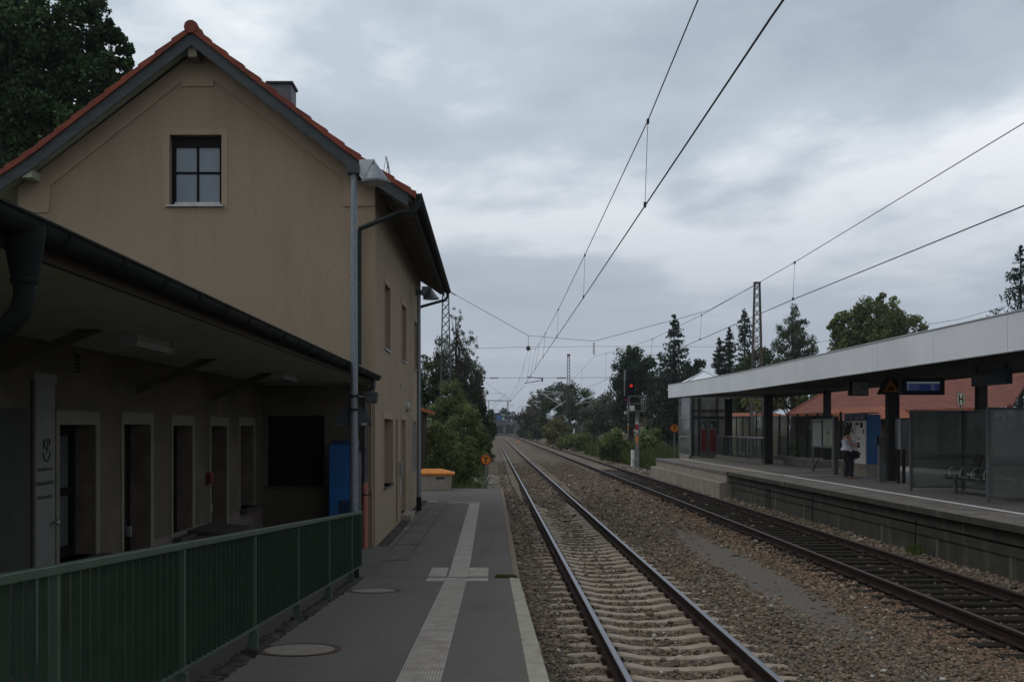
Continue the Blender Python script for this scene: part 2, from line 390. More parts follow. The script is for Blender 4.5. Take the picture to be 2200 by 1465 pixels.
class MB:
    def __init__(s):
        s.v = []; s.f = []
    def add(s, vs, fs):
        k = len(s.v)
        s.v += [tuple(p) for p in vs]
        s.f += [tuple(i + k for i in f) for f in fs]
        return s
    def box(s, x0, x1, y0, y1, z0, z1):
        return s.add([(x0, y0, z0), (x1, y0, z0), (x1, y1, z0), (x0, y1, z0), (x0, y0, z1), (x1, y0, z1), (x1, y1, z1), (x0, y1, z1)],
                     [(0, 3, 2, 1), (4, 5, 6, 7), (0, 1, 5, 4), (1, 2, 6, 5), (2, 3, 7, 6), (3, 0, 4, 7)])
    def mbox(s, mp, u0, u1, v0, v1, w0, w1):
        c = [(u0, v0, w0), (u1, v0, w0), (u1, v1, w0), (u0, v1, w0), (u0, v0, w1), (u1, v0, w1), (u1, v1, w1), (u0, v1, w1)]
        return s.add([mp(*p) for p in c], [(0, 3, 2, 1), (4, 5, 6, 7), (0, 1, 5, 4), (1, 2, 6, 5), (2, 3, 7, 6), (3, 0, 4, 7)])
    def prism(s, poly, off):
        """poly: 3D points; off: extrusion vector."""
        n = len(poly); off = Vector(off)
        a = [Vector(p) for p in poly]; b = [p + off for p in a]
        tri = geometry.tessellate_polygon([a])
        fs = [tuple(t) for t in tri] + [tuple(i + n for i in reversed(t)) for t in tri]
        fs += [(i, (i + 1) % n, (i + 1) % n + n, i + n) for i in range(n)]
        return s.add(a + b, fs)
    def cyl(s, p0, p1, r0, r1=None, n=10, caps=True):
        if r1 is None: r1 = r0
        p0, p1 = Vector(p0), Vector(p1)
        d = (p1 - p0).normalized()
        a = d.orthogonal().normalized(); b = d.cross(a)
        vs = []
        for p, r in ((p0, r0), (p1, r1)):
            for i in range(n):
                t = 2 * math.pi * i / n
                vs.append(p + (a * math.cos(t) + b * math.sin(t)) * r)
        fs = [(i, (i + 1) % n, (i + 1) % n + n, i + n) for i in range(n)]
        if caps:
            fs += [tuple(reversed(range(n))), tuple(range(n, 2 * n))]
        return s.add(vs, fs)
    def tube(s, pts, r, n=8, caps=True):
        pts = [Vector(p) for p in pts]
        rs = r if isinstance(r, (list, tuple)) else [r] * len(pts)
        a = None; vs = []
        for i, p in enumerate(pts):
            d = (pts[min(i + 1, len(pts) - 1)] - pts[max(i - 1, 0)]).normalized()
            if a is None: a = d.orthogonal().normalized()
            a = (a - d * a.dot(d)).normalized(); b = d.cross(a)
            for k in range(n):
                t = 2 * math.pi * k / n
                vs.append(p + (a * math.cos(t) + b * math.sin(t)) * rs[i])
        fs = []
        for i in range(len(pts) - 1):
            for k in range(n):
                fs.append((i * n + k, i * n + (k + 1) % n, (i + 1) * n + (k + 1) % n, (i + 1) * n + k))
        if caps:
            fs += [tuple(reversed(range(n))), tuple(range((len(pts) - 1) * n, len(pts) * n))]
        return s.add(vs, fs)
    def lathe(s, c, prof, n=20, axis='Z'):
        c = Vector(c); vs = []; fs = []
        for r, h in prof:
            for k in range(n):
                t = 2 * math.pi * k / n
                if axis == 'Z': vs.append(c + Vector((r * math.cos(t), r * math.sin(t), h)))
                elif axis == 'Y': vs.append(c + Vector((r * math.cos(t), h, r * math.sin(t))))
                else: vs.append(c + Vector((h, r * math.cos(t), r * math.sin(t))))
        for i in range(len(prof) - 1):
            for k in range(n):
                fs.append((i * n + k, i * n + (k + 1) % n, (i + 1) * n + (k + 1) % n, (i + 1) * n + k))
        fs += [tuple(reversed(range(n))), tuple(range((len(prof) - 1) * n, len(prof) * n))]
        return s.add(vs, fs)
    def sphere(s, c, rx, ry=None, rz=None, n=12, m=8):
        ry = ry or rx; rz = rz or rx; c = Vector(c)
        vs = [c + Vector((0, 0, rz))]
        for i in range(1, m):
            a = math.pi * i / m
            for k in range(n):
                t = 2 * math.pi * k / n
                vs.append(c + Vector((rx * math.sin(a) * math.cos(t), ry * math.sin(a) * math.sin(t), rz * math.cos(a))))
        vs.append(c - Vector((0, 0, rz)))
        fs = [(0, 1 + k, 1 + (k + 1) % n) for k in range(n)]
        for i in range(m - 2):
            for k in range(n):
                fs.append((1 + i * n + k, 1 + (i + 1) * n + k, 1 + (i + 1) * n + (k + 1) % n, 1 + i * n + (k + 1) % n))
        e_ = len(vs) - 1; q = 1 + (m - 2) * n
        fs += [(e_, q + (k + 1) % n, q + k) for k in range(n)]
        return s.add(vs, fs)
    def hull(s, pts):
        bm = bmesh.new()
        for p in pts: bm.verts.new(p)
        bmesh.ops.convex_hull(bm, input=bm.verts)
        bm.verts.index_update()
        used = [v for v in bm.verts if v.link_faces]
        ix = {v: i for i, v in enumerate(used)}
        s.add([v.co.copy() for v in used], [tuple(ix[v] for v in f.verts) for f in bm.faces])
        bm.free()
        return s
    def build(s, name, m, parent=None, label=None, cat=None, group=None, kind=None, smooth=False, bevel=0, org=None):
        base = BASE[parent] if parent in BASE else Vector((0, 0, 0))
        if parent is None:
            base = Vector(org) if org is not None else Vector((0, 0, 0))
        me = bpy.data.meshes.new(name)
        me.from_pydata([(p[0] - base[0], p[1] - base[1], p[2] - base[2]) for p in s.v], [], s.f)
        bm = bmesh.new(); bm.from_mesh(me)
        bmesh.ops.recalc_face_normals(bm, faces=bm.faces)
        bm.to_mesh(me); bm.free()
        me.materials.append(M[m] if isinstance(m, str) else m)
        if smooth:
            me.polygons.foreach_set('use_smooth', [True] * len(me.polygons))
            try:
                me.set_sharp_from_angle(angle=R(40))
            except Exception: pass
        o = bpy.data.objects.new(name, me)
        if parent is None: o.location = base
        put(o, parent, label, cat, group, kind)
        BASE[o] = base.copy()
        if bevel:
            b = o.modifiers.new('bevel', 'BEVEL'); b.width = bevel; b.segments = 2; b.limit_method = 'ANGLE'
        return o

def wallmesh(outer, holes, mp, depth):
    """Flat wall in (u, v) with rectangular or polygon holes, each hole with reveals going 'depth' inwards."""
    loops = [outer] + holes
    flat = [p for lp in loops for p in lp]
    tri = geometry.tessellate_polygon([[Vector((p[0], p[1], 0)) for p in lp] for lp in loops])
    b = MB()
    b.add([mp(p[0], p[1], 0) for p in flat], [tuple(t) for t in tri])
    return b

def reveals(holes, mp, depth):
    b = MB()
    for h in holes:
        n = len(h)
        vs = [mp(p[0], p[1], 0) for p in h] + [mp(p[0], p[1], depth) for p in h]
        b.add(vs, [(i, (i + 1) % n, (i + 1) % n + n, i + n) for i in range(n)])
    return b

def rect(u0, u1, v0, v1):
    return [(u0, v0), (u1, v0), (u1, v1), (u0, v1)]

def nmesh(name, verts, faces_n, fverts, m, parent=None, cols=None, **kw):
    """Big mesh from numpy: verts (V,3), fverts (F, k) with k = faces_n corners."""
    me = bpy.data.meshes.new(name)
    base = BASE[parent] if parent in BASE else Vector((0, 0, 0))
    v = verts - np.array(base)
    me.vertices.add(len(v)); me.vertices.foreach_set('co', v.astype(np.float32).ravel())
    nf = len(fverts)
    me.loops.add(nf * faces_n); me.loops.foreach_set('vertex_index', fverts.astype(np.int32).ravel())
    me.polygons.add(nf)
    me.polygons.foreach_set('loop_start', (np.arange(nf) * faces_n).astype(np.int32))
    me.update(calc_edges=True)
    if cols is not None:        # per vertex colour
        a = me.color_attributes.new('col', 'FLOAT_COLOR', 'POINT')
        c4 = np.ones((len(v), 4), np.float32); c4[:, :3] = cols
        a.data.foreach_set('color', c4.ravel())
    me.materials.append(M[m])
    o = bpy.data.objects.new(name, me)
    put(o, parent, **kw)
    BASE[o] = base
    return o

def text_mb(txt, size, org, xdir, ydir, ext=.004, align='LEFT'):
    """Lettering as mesh: baseline at org, running along xdir, upright along ydir."""
    cu = bpy.data.curves.new('lettering', 'FONT')
    cu.body = txt; cu.size = size; cu.extrude = ext; cu.align_x = align
    o = bpy.data.objects.new('lettering', cu)
    col.objects.link(o)
    bpy.context.view_layer.update()
    dg = bpy.context.evaluated_depsgraph_get()
    me = bpy.data.meshes.new_from_object(o.evaluated_get(dg))
    X = Vector(xdir).normalized(); Yv = Vector(ydir).normalized(); Z = X.cross(Yv); org = Vector(org)
    b = MB()
    b.add([org + X * v.co.x + Yv * v.co.y + Z * v.co.z for v in me.vertices], [tuple(p.vertices) for p in me.polygons])
    bpy.data.objects.remove(o); bpy.data.curves.remove(cu); bpy.data.meshes.remove(me)
    return b

# ================================================================== GROUND
def struct(b, name, m, **kw):
    return b.build(name, m, None, kind='structure', **kw)

RAMP = 0.052
def zg(y):                       # height of the near (left) platform
    return max(0.0, (17.95 - y) * RAMP)

b = MB(); b.add([(-900, -60, -.42), (900, -60, -.42), (900, 2500, -.42), (-900, 2500, -.42)], [(0, 1, 2, 3)])
struct(b, 'ground', 'ground_mat')

# forecourt under the canopy and beside the house, level with the rails
b = MB(); b.box(-14, -2.25, 2, 17.9, -.40, -.004)
struct(b, 'pavement', 'asphalt')
# near platform: ramp towards the camera, then level
b = MB()
b.add([(-2.30, 2, zg(2)), (.30, 2, zg(2)), (.30, 17.9, zg(17.9)), (-2.30, 17.9, zg(17.9)),
       (-2.30, 2, -.40), (.30, 2, -.40), (.30, 17.9, -.40), (-2.30, 17.9, -.40)],
      [(0, 1, 2, 3), (0, 4, 5, 1), (1, 5, 6, 2), (2, 6, 7, 3), (3, 7, 4, 0)])
struct(b, 'platform_ramp', 'asphalt')
b = MB(); b.box(-14, .37, 18.0, 44.3, -.40, 0)
struct(b, 'near_platform', 'asphalt')

# kerb of the near platform: pale wide stones on the ramp, narrow brown ones beyond the drain
k = thing('platform_kerb', (.38, 17.9, 0), 'pale wide kerb stones along the ramped platform edge, in front of the drain', 'kerb')
y = 4.4
while y < 17.8:
    y1 = min(y + 1.0, 17.9)
    b = MB(); j = .006
    b.add([(.300, y + j, zg(y) + .006), (.466, y + j, zg(y) + .006), (.466, y1 - j, zg(y1) + .006), (.300, y1 - j, zg(y1) + .006),
           (.300, y + j, -.4), (.466, y + j, -.4), (.466, y1 - j, -.4), (.300, y1 - j, -.4)],
          [(0, 1, 2, 3), (0, 4, 5, 1), (1, 5, 6, 2), (2, 6, 7, 3), (3, 7, 4, 0)])
    b.build('kerb_stone', 'kerb_light', k, bevel=.008)
    y = y1
k = thing('platform_kerb', (.42, 31, 0), 'narrow brown kerb stones edging the level platform beyond the drain', 'kerb')
y = 18.0
while y < 44.2:
    y1 = min(y + 1.55, 44.3)
    MB().box(.37 + random.uniform(-.004, .004), .478, y + .006, y1 - .006, -.4, .008).build('kerb_stone', 'kerb_brown', k, bevel=.006)
    y = y1

# tactile paving on the near platform
def slab_row(b, x0, x1, y0, y1, n, ribs, lift=.004):
    w_ = (x1 - x0)
    za, zb = zg(y0 + .004) + lift, zg(y1 - .004) + lift
    if not ribs:
        b.add([(x0, y0 + .004, za), (x1, y0 + .004, za), (x1, y1 - .004, zb), (x0, y1 - .004, zb)], [(0, 1, 2, 3)])
        return
    m_ = ribs
    for i in range(m_):
        a = x0 + w_ * (i + .18) / m_; c = x0 + w_ * (i + .82) / m_
        b.add([(x0 + w_ * i / m_, y0 + .004, za - .001), (a, y0 + .004, za + .007), (c, y0 + .004, za + .007), (x0 + w_ * (i + 1) / m_, y0 + .004, za - .001),
               (x0 + w_ * i / m_, y1 - .004, zb - .001), (a, y1 - .004, zb + .007), (c, y1 - .004, zb + .007), (x0 + w_ * (i + 1) / m_, y1 - .004, zb - .001)],
              [(0, 1, 5, 4), (1, 2, 6, 5), (2, 3, 7, 6), (0, 3, 2, 1), (4, 5, 6, 7)])
tp = thing('tactile_strip', (-.58, 18, 0), 'ribbed pale guide strip running along the near platform with a crossbar at the drain', 'tactile paving')
b = MB(); y = 4.2
while y < 17.6:
    slab_row(b, -.765, -.405, y, y + .4, 1, 14)
    y += .4
slab_row(b, -.765, -.405, y, 17.88, 1, 14)
b.build('ribbed_slabs', 'paver_light', tp); b = MB()
y = 18.02
while y < 35.5:
    slab_row(b, -.735, -.395, y, min(y + .6, 35.6), 1, 0, .005)
    y += .6
b.build('plain_slabs', 'paver_light', tp)
for xa, xb in ((-1.07, -.77), (-.40, -.055)):
    b = MB()
    slab_row(b, xa, xb, 17.25, 17.86, 1, 0, .005)
    slab_row(b, xa, xb, 18.04, 18.62, 1, 0, .005)
    slab_row(b, xa, xb, 18.63, 19.2, 1, 0, .005)
    b.build('crossbar_slabs', 'paver_light', tp)
b = MB()
slab_row(b, -1.42, -.395, 35.65, 36.0, 1, 0, .009)
slab_row(b, -2.2, -1.85, 36.3, 36.8, 1, 0, .005)
b.build('end_slabs', 'paver_light', tp)

# slot drain across the platform
dr = thing('slot_drain', (-.9, 17.95, 0), 'narrow slotted drain crossing the near platform at the foot of the ramp', 'drain')
b = MB(); x = -2.15
while x < .30:
    b.box(x, x + .034, 17.905, 17.995, -.03, .004); x += .052
b.build('grating', 'zinc_dark', dr)
MB().box(-2.2, .46, 17.9, 18.0, -.3, -.035).build('channel', 'black_matt', dr)

# manholes in the near platform
def manhole(X, Y, r, lab):
    z = zg(Y); t = thing('manhole_cover', (X, Y, z), lab, 'manhole cover', 'round manhole covers in the near platform')
    def ringpts(rr, h):
        return [(X + rr * math.cos(a), Y + rr * math.sin(a), zg(Y + rr * math.sin(a)) + h) for a in [2 * math.pi * i / 40 for i in range(40)]]
    b = MB(); A_, B_ = ringpts(r, .003), ringpts(r, .008); C_, D_ = ringpts(r * .86, .008), ringpts(r * .86, .003)
    for P_, Q_ in ((A_, B_), (B_, C_), (C_, D_)):
        b.add(P_ + Q_, [(i, (i + 1) % 40, (i + 1) % 40 + 40, i + 40) for i in range(40)])
    b.build('rim', 'rust_iron', t)
    b = MB(); b.add(ringpts(r * .83, .0055), [tuple(range(40))]); b.build('cover', 'cover_concrete', t)
manhole(-1.83, 10.15, .40, 'larger round concrete manhole cover with rusty rim, nearest the camera')
manhole(-1.74, 15.75, .385, 'round manhole cover just in front of the slot drain, further from the camera')
b = MB()
for i in range(9): b.box(-2.45 + i * .045, -2.425 + i * .045, 26.4, 26.95, -.02, .006)
b.build('drain_grate', 'zinc', None, label='small pale grating in the paving at the house wall', cat='drain grate', org=(-2.2, 26.6, 0))

# old slab edging around the sunken strip of darker asphalt by the house: faint joints
b = MB()
for xa, xb in ((-2.12, -1.94), (-1.62, -1.47)):
    b.add([(xa, 21.5, .004), (xa + .03, 21.5, .004), (xb + .03, 35, .004), (xb, 35, .004)], [(0, 1, 2, 3)])
for yy in (20.3, 23, 25.6, 28, 30.5, 33): b.box(-2.1, -1.55, yy, yy + .035, .001, .004)
b.add([(-2.2, 19.2, .004), (-2.2, 19.27, .004), (-1.45, 21.5, .004), (-1.42, 21.5, .004)], [(0, 1, 2, 3)])
b.add([(-2.2, 20.2, .004), (-2.2, 20.25, .004), (-1.95, 21.5, .004), (-1.92, 21.5, .004)], [(0, 1, 2, 3)])
b.build('paving_joints', 'concrete_dark', None, kind='structure')
# wandering cracks in the old asphalt
b = MB(); rc = random.Random(21)
for (x_, y_, dx_, dy_, n_) in ((-1.9, 9.4, .05, .11, 16), (-.3, 13.2, -.10, .05, 7), (.2, 12.4, -.05, .12, 12), (-1.2, 15.2, .03, .14, 14), (-2.0, 20.4, .09, .16, 15), (-.3, 21, .02, .3, 22), (.1, 8.6, -.06, .06, 8), (-.9, 27, -.06, .3, 14)):
    P_ = []
    for i in range(n_):
        P_.append((x_, y_)); x_ += dx_ + rc.uniform(-.07, .07); y_ += dy_ + rc.uniform(-.06, .06)
    for (p, q) in zip(P_, P_[1:]):
        wv = rc.uniform(.0015, .0035)
        b.add([(p[0] - wv, p[1], zg(p[1]) + .0045), (p[0] + wv, p[1], zg(p[1]) + .0045), (q[0] + wv, q[1], zg(q[1]) + .0045), (q[0] - wv, q[1], zg(q[1]) + .0045)], [(0, 1, 2, 3)])
b.build('asphalt_cracks', 'concrete_dark', None, kind='structure')
# small setts along the wall foot
b = MB(); y = 22.7
while y < 36.8:
    for j in range(2):
        b.box(-2.44 + j * .13, -2.325 + j * .13, y, y + .11 + random.uniform(-.01, .01), -.02, .006 + random.uniform(0, .006))
    y += .135
b.build('cobble_gutter', 'concrete_dark', None, kind='structure')
# moss tuft at the drain
# ------------------------------------------------------------------ ballast
def bz(x, y):
    x = np.asarray(x, float)
    z = np.interp(x, [-60, -3, .45, .85, 1.25, 1.42, 1.5, 2.75, 2.84, 3.0, 3.5, 4.2, 5.3, 5.9, 6.42, 6.5, 7.8, 7.88, 8.5, 9.0, 12, 60],
                  [-.38, -.30, -.14, -.205, -.225, -.26, -.258, -.258, -.26, -.225, -.20, -.11, -.10, -.160, -.165, -.205, -.205, -.165, -.165, -.10, -.24, -.40])
    return z
xs = np.concatenate([[-60, -20, -6], np.arange(-3, 14, .22), [16, 22, 60]])
ys = np.concatenate([np.arange(3, 44.2, .25), np.arange(44.3, 130, 1.2), np.arange(130, 620, 12.0)])
def grid(name, xs, ys, m, zoff=0, **kw):
    Xg, Yg = np.meshgrid(xs, ys)
    Zg = bz(Xg, Yg) + zoff + rng.normal(0, .006, Xg.shape)
    V = np.stack([Xg, Yg, Zg], -1).reshape(-1, 3)
    nx = len(xs); ny = len(ys)
    i, j = np.meshgrid(np.arange(nx - 1), np.arange(ny - 1)); q = (j * nx + i).ravel()
    Fv = np.stack([q, q + 1, q + 1 + nx, q + nx], -1)
    return nmesh(name, V, 4, Fv, m, None, **kw)
grid('ballast', np.arange(.44, 9.1, .173), np.arange(3, 44.4, .25), 'ballast', kind='structure')
grid('far_ballast', np.concatenate([[-3.2, -2, -1], np.arange(-.5, 9, .5), [10, 11, 12, 13, 14]]), np.concatenate([np.arange(44.4, 130, 1.2), np.arange(130, 620, 12.)]), 'ballast_far', kind='structure')

T1, T2 = 2.13, 7.15
Z2 = .05
# pale fine shoulders beside the renewed part of track 1, and between its rails
b = MB()
for xa, xb in ((.95, 1.27), (3.02, 3.42)):
    b.add([((xa + xb) / 2 - .02, 38, -.135), ((xa + xb) / 2 + .02, 38, -.135), (xb, 50, -.118), (xb, 330, -.118), (xa, 330, -.118), (xa, 50, -.118)], [(0, 1, 2, 3, 4, 5)])
b.add([(5.95, 62, -.10), (6.2, 62, -.10), (6.2, 330, -.10), (5.95, 330, -.10)], [(0, 1, 2, 3)])
b.add([(6.45, 66, -.085), (7.85, 66, -.085), (7.85, 330, -.085), (6.45, 330, -.085)], [(0, 1, 2, 3)])
b.build('cess_strip', 'sandy', None, kind='structure')
b = MB(); b.add([(6.46, 12, -.190), (7.84, 12, -.190), (7.84, 66, -.120), (6.46, 66, -.120)], [(0, 1, 2, 3)])
b.build('oily_ballast', 'oily', None, kind='structure')

# ------------------------------------------------------------------ stones
def stones(name, n_per, y0, y1, xr, size, palette, mask=None, zf=bz, label=None):
    ph = (1 + 5 ** .5) / 2
    ico = np.array([(-1, ph, 0), (1, ph, 0), (-1, -ph, 0), (1, -ph, 0), (0, -1, ph), (0, 1, ph), (0, -1, -ph), (0, 1, -ph),
                    (ph, 0, -1), (ph, 0, 1), (-ph, 0, -1), (-ph, 0, 1)]) / 1.9
    fc = np.array([(0, 11, 5), (0, 5, 1), (0, 1, 7), (0, 7, 10), (0, 10, 11), (1, 5, 9), (5, 11, 4), (11, 10, 2), (10, 7, 6), (7, 1, 8),
                   (3, 9, 4), (3, 4, 2), (3, 2, 6), (3, 6, 8), (3, 8, 9), (4, 9, 5), (2, 4, 11), (6, 2, 10), (8, 6, 7), (9, 8, 1)])
    xs_, ys_ = [], []
    y = y0
    while y < y1:
        dy_ = .5
        xlo, xhi = xr
        xh = min(xhi, .5 * (y + dy_) + .3)
        if xh > xlo:
            n = int(n_per * min(1, (10 / y)) ** 1.5 * dy_ * (xh - xlo))
            xs_.append(rng.uniform(xlo, xh, n)); ys_.append(rng.uniform(y, y + dy_, n))
        y += dy_
    X = np.concatenate(xs_); Y = np.concatenate(ys_)
    fk = rng.random(len(X)) > np.clip((Y - 58) / 24, 0, 1) * (y1 > 80); X, Y = X[fk], Y[fk]
    if mask is not None:
        k_ = mask(X, Y); X, Y = X[k_], Y[k_]
    n = len(X)
    S = size * np.exp(rng.normal(0, .28, n)) * np.clip(Y / 12, 1, 4) ** .55
    V = ico[None] * (1 + rng.uniform(-.40, .30, (n, 12, 1)))
    V = V * rng.uniform(.5, 1.35, (n, 1, 3)) * S[:, None, None]
    a, b_, c = [rng.uniform(0, 6.28, n) for _ in range(3)]
    for ax, an in ((0, a * .12), (1, b_ * .12), (2, c)):
        p, q = [(1, 2), (0, 2), (0, 1)][ax]
        ca, sa = np.cos(an)[:, None], np.sin(an)[:, None]
        u, v = V[:, :, p].copy(), V[:, :, q].copy()
        V[:, :, p] = u * ca - v * sa; V[:, :, q] = u * sa + v * ca
    V[:, :, 2] *= .66
    Z = zf(X, Y) + S * rng.uniform(-.1, .8, n)
    V += np.stack([X, Y, Z], -1)[:, None, :]
    pal = np.array(palette)
    C = pal[rng.integers(0, len(pal), n)] * rng.uniform(.75, 1.4, (n, 1))
    if zf is bz:    # redder, rustier round the old track
        rust = (np.clip(1 - np.abs(X - 6.2) / 1.5, 0, 1) * .45 * np.clip(1 - (Y - 35) / 30, .25, 1))[:, None]
        far = np.clip((Y - 40) / 40, 0, 1)[:, None]; C = C * (1 - far * .5) + np.array([.118, .091, .066]) * far * .5
        C = C * (1 - rust) + C * np.array([1.15, .74, .56]) * rust
    w_ = rng.random(n) < .010
    C[w_] = (.42, .39, .34)
    Fv = (fc[None] + (np.arange(n) * 12)[:, None, None]).reshape(-1, 3)
    return nmesh(name, V.reshape(-1, 3), 3, Fv, 'stones', None, np.repeat(C, 12, 0), kind='stuff',
                 label=label, cat=None)
PAL = [(.158, .118, .082), (.130, .099, .070), (.176, .130, .088), (.108, .084, .062), (.158, .106, .070), (.128, .108, .088), (.188, .152, .112), (.085, .067, .051)]
S1 = [8.0 + .6 * i for i in range(54)]
S2 = [12.4 + .62 * i for i in range(84)]
s1 = np.array(S1); s2 = np.array(S2)
def smask(X, Y):
    k_ = np.ones(len(X), bool)
    d1 = np.abs(((Y - s1[0] + .3) % .6) - .3)
    on1 = (np.abs(X - T1) < 1.3) & (Y < 37) & (d1 < .12) & (Y < s1[-1] + .3)
    inner = np.abs(X - T1) < .78
    k_ &= ~(on1 & (rng.random(len(X)) > np.where(inner, .03, .22)))
    k_ &= ~((np.abs(np.abs(X - T1) - .753) < .10))
    d2 = np.abs(((Y - s2[0] + .31) % .62) - .31)
    on2 = (np.abs(X - T2) < 1.1) & (d2 < .13)
    k_ &= ~(on2 & (rng.random(len(X)) > .10))
    k_ &= ~((np.abs(np.abs(X - T2) - .753) < .10))
    k_ &= ~((np.abs(X - T2) < .68) & (rng.random(len(X)) > .42))
    # bare patch of fine grit between the tracks
    e_ = ((X - 4.72 - .012 * (Y - 20)) / .42) ** 2 + ((Y - 20.5) / 6.6) ** 2
    k_ &= ~((e_ + rng.normal(0, .42, len(X)) < .85) & (rng.random(len(X)) > .05))
    return k_
stones('gravel', 1150, 7.5, 82, (.47, 8.95), .0215, PAL, smask, label='brown and grey ballast stones between the two platforms')
# the fine grit itself
XX = np.linspace(-1.12, 1.12, 24); YY = np.linspace(-1.1, 1.1, 60)
Xg, Yg = np.meshgrid(XX, YY)
Zr = np.clip(1.05 - Xg ** 2 - Yg ** 2, -.4, .5) * .03 + rng.normal(0, .002, Xg.shape)
V = np.stack([4.72 + .012 * (Yg * 6.6) + Xg * .50, 20.5 + Yg * 7.0, Zr - .094], -1).reshape(-1, 3)
i, j = np.meshgrid(np.arange(23), np.arange(59)); q = (j * 24 + i).ravel()
nmesh('fine_grit', V, 4, np.stack([q, q + 1, q + 25, q + 24], -1), 'grit', None, kind='stuff', label='bare patch of fine grey grit between the tracks')

# ------------------------------------------------------------------ tracks
def rail_profile(z):             # half section, head up: (dx, z)
    return [(-.036, z), (.036, z), (.036, z - .038), (.010, z - .050), (.010, z - .135), (.072, z - .155), (.072, z - .168), (-.072, z - .168),
            (-.072, z - .155), (-.010, z - .135), (-.010, z - .050), (-.036, z - .038)]

def rail(parent, path, z, headmat, name='rail'):
    """path: list of (x, y)."""
    prof = rail_profile(z); n = len(prof)
    b = MB(); vs = []; fs = []
    for (x, y) in path:
        vs += [(x + p[0], y, p[1]) for p in prof]
    for i in range(len(path) - 1):
        for k in range(n):
            fs.append((i * n + k, i * n + (k + 1) % n, (i + 1) * n + (k + 1) % n, (i + 1) * n + k))
    fs += [tuple(reversed(range(n))), tuple(range((len(path) - 1) * n, len(path) * n))]
    b.add(vs, fs)
    r = b.build(name, 'rail_rust', parent)
    h = MB(); vs = []; fs = []
    pr = [(-.033, z + .001), (-.028, z + .004), (.028, z + .004), (.033, z + .001)]
    for (x, y) in path: vs += [(x + p[0], y, p[1]) for p in pr]
    for i in range(len(path) - 1):
        for k in range(3): fs.append((i * 4 + k, i * 4 + k + 1, (i + 1) * 4 + k + 1, (i + 1) * 4 + k))
    h.add(vs, fs).build('running_surface', headmat, r, smooth=False)
    return r

t1 = thing('railway_track', (T1, 20, 0), 'nearer track with shiny rails on pale concrete sleepers, beside the near platform', 'railway track')
for s in (-1, 1):
    rail(t1, [(T1 + s * .7535, 3), (T1 + s * .7535, 120), (T1 + s * .7535 + .35, 330)], 0.0, 'rail_head')
# concrete sleeper: waisted middle, raised rail seats
def sleeper_mesh():
    st = [(-1.30, -.218, .19), (-1.22, -.200, .21), (-.95, -.186, .23), (-.62, -.178, .22), (-.52, -.186, .20), (-.35, -.218, .175), (0, -.232, .165),
          (.35, -.218, .175), (.52, -.186, .20), (.62, -.178, .22), (.95, -.186, .23), (1.22, -.200, .21), (1.30, -.218, .19)]
    b = MB(); vs = []; fs = []
    for x, z, w_ in st:
        h = w_ / 2
        vs += [(x, -h, z - .12), (x, -h + .012, z - .02), (x, -h + .045, z), (x, h - .045, z), (x, h - .012, z - .02), (x, h, z - .12)]
    for i in range(len(st) - 1):
        for k in range(5): fs.append((i * 6 + k, i * 6 + k + 1, (i + 1) * 6 + k + 1, (i + 1) * 6 + k))
    fs += [(5, 4, 3, 2, 1, 0), tuple(range((len(st) - 1) * 6, len(st) * 6))]
    return b.add(vs, fs)
def clip_mesh(z):
    b = MB(); b.box(-.115, .115, -.07, .07, z - .010, z + .006)
    for s in (-1, 1):
        b.box(s * .085 - .03, s * .085 + .03, -.075, .075, z - .012, z + .022)
        b.box(s * .10 - .022, s * .10 + .022, -.028, .028, z + .02, z + .062)
        b.tube([(s * .07, -.06, z + .03), (s * .12, -.05, z + .045), (s * .135, 0, z + .04), (s * .12, .05, z + .045), (s * .07, .06, z + .03)], .009, 5)
    return b
sl0 = None
for i, y in enumerate(S1):
    if sl0 is None:
        BASE['x'] = Vector((0, 0, 0))
        sl0 = sleeper_mesh().build('sleeper', 'sleeper', None)
        cm = clip_mesh(-.172).build('rail_clip', 'clip', None)
        sl0.parent = t1; cm.parent = sl0; o = sl0; first_clip = cm
        cm.location = (-.7535, 0, 0)
        c2 = cm.copy(); col.objects.link(c2); c2.parent = sl0; c2.location = (.7535, 0, 0)
    else:
        o = sl0.copy(); col.objects.link(o); o.parent = t1
        for s in (-1, 1):
            c = first_clip.copy(); col.objects.link(c); c.parent = o; c.location = (s * .7535, 0, 0)
    o.location = (random.uniform(-.012, .012), y - 20, random.uniform(-.008, .004) - max(0, i - 46) * .0085)
    o.rotation_euler = (0, 0, random.uniform(-.006, .006))

t2 = thing('railway_track', (T2, 30, 0), 'further track with rusty rails on dark wooden sleepers, beside the far platform', 'railway track')
for s in (-1, 1):
    rail(t2, [(T2 + s * .7535, 8), (T2 + s * .7535, 200), (T2 + s * .7535 + .7, 480)], Z2, 'rail_head_dull')
sw0 = None
for i, y in enumerate(S2):
    if sw0 is None:
        b = MB().box(-1.25, 1.25, -.125, .125, Z2 - .32, Z2 - .172)
        sw0 = b.build('sleeper', 'wood_sleeper', None, bevel=.015)
        cm2 = clip_mesh(Z2 - .170).build('rail_clip', 'clip', None)
        sw0.parent = t2; cm2.parent = sw0; o = sw0; cm2.location = (-.7535, 0, 0)
        c2 = cm2.copy(); col.objects.link(c2); c2.parent = sw0; c2.location = (.7535, 0, 0)
    else:
        o = sw0.copy(); col.objects.link(o); o.parent = t2
        for s in (-1, 1):
            c = cm2.copy(); col.objects.link(c); c.parent = o; c.location = (s * .7535, 0, 0)
    o.location = (random.uniform(-.05, .05), y - 30, random.uniform(-.012, .006))
    o.rotation_euler = (0, 0, random.uniform(-.012, .012))
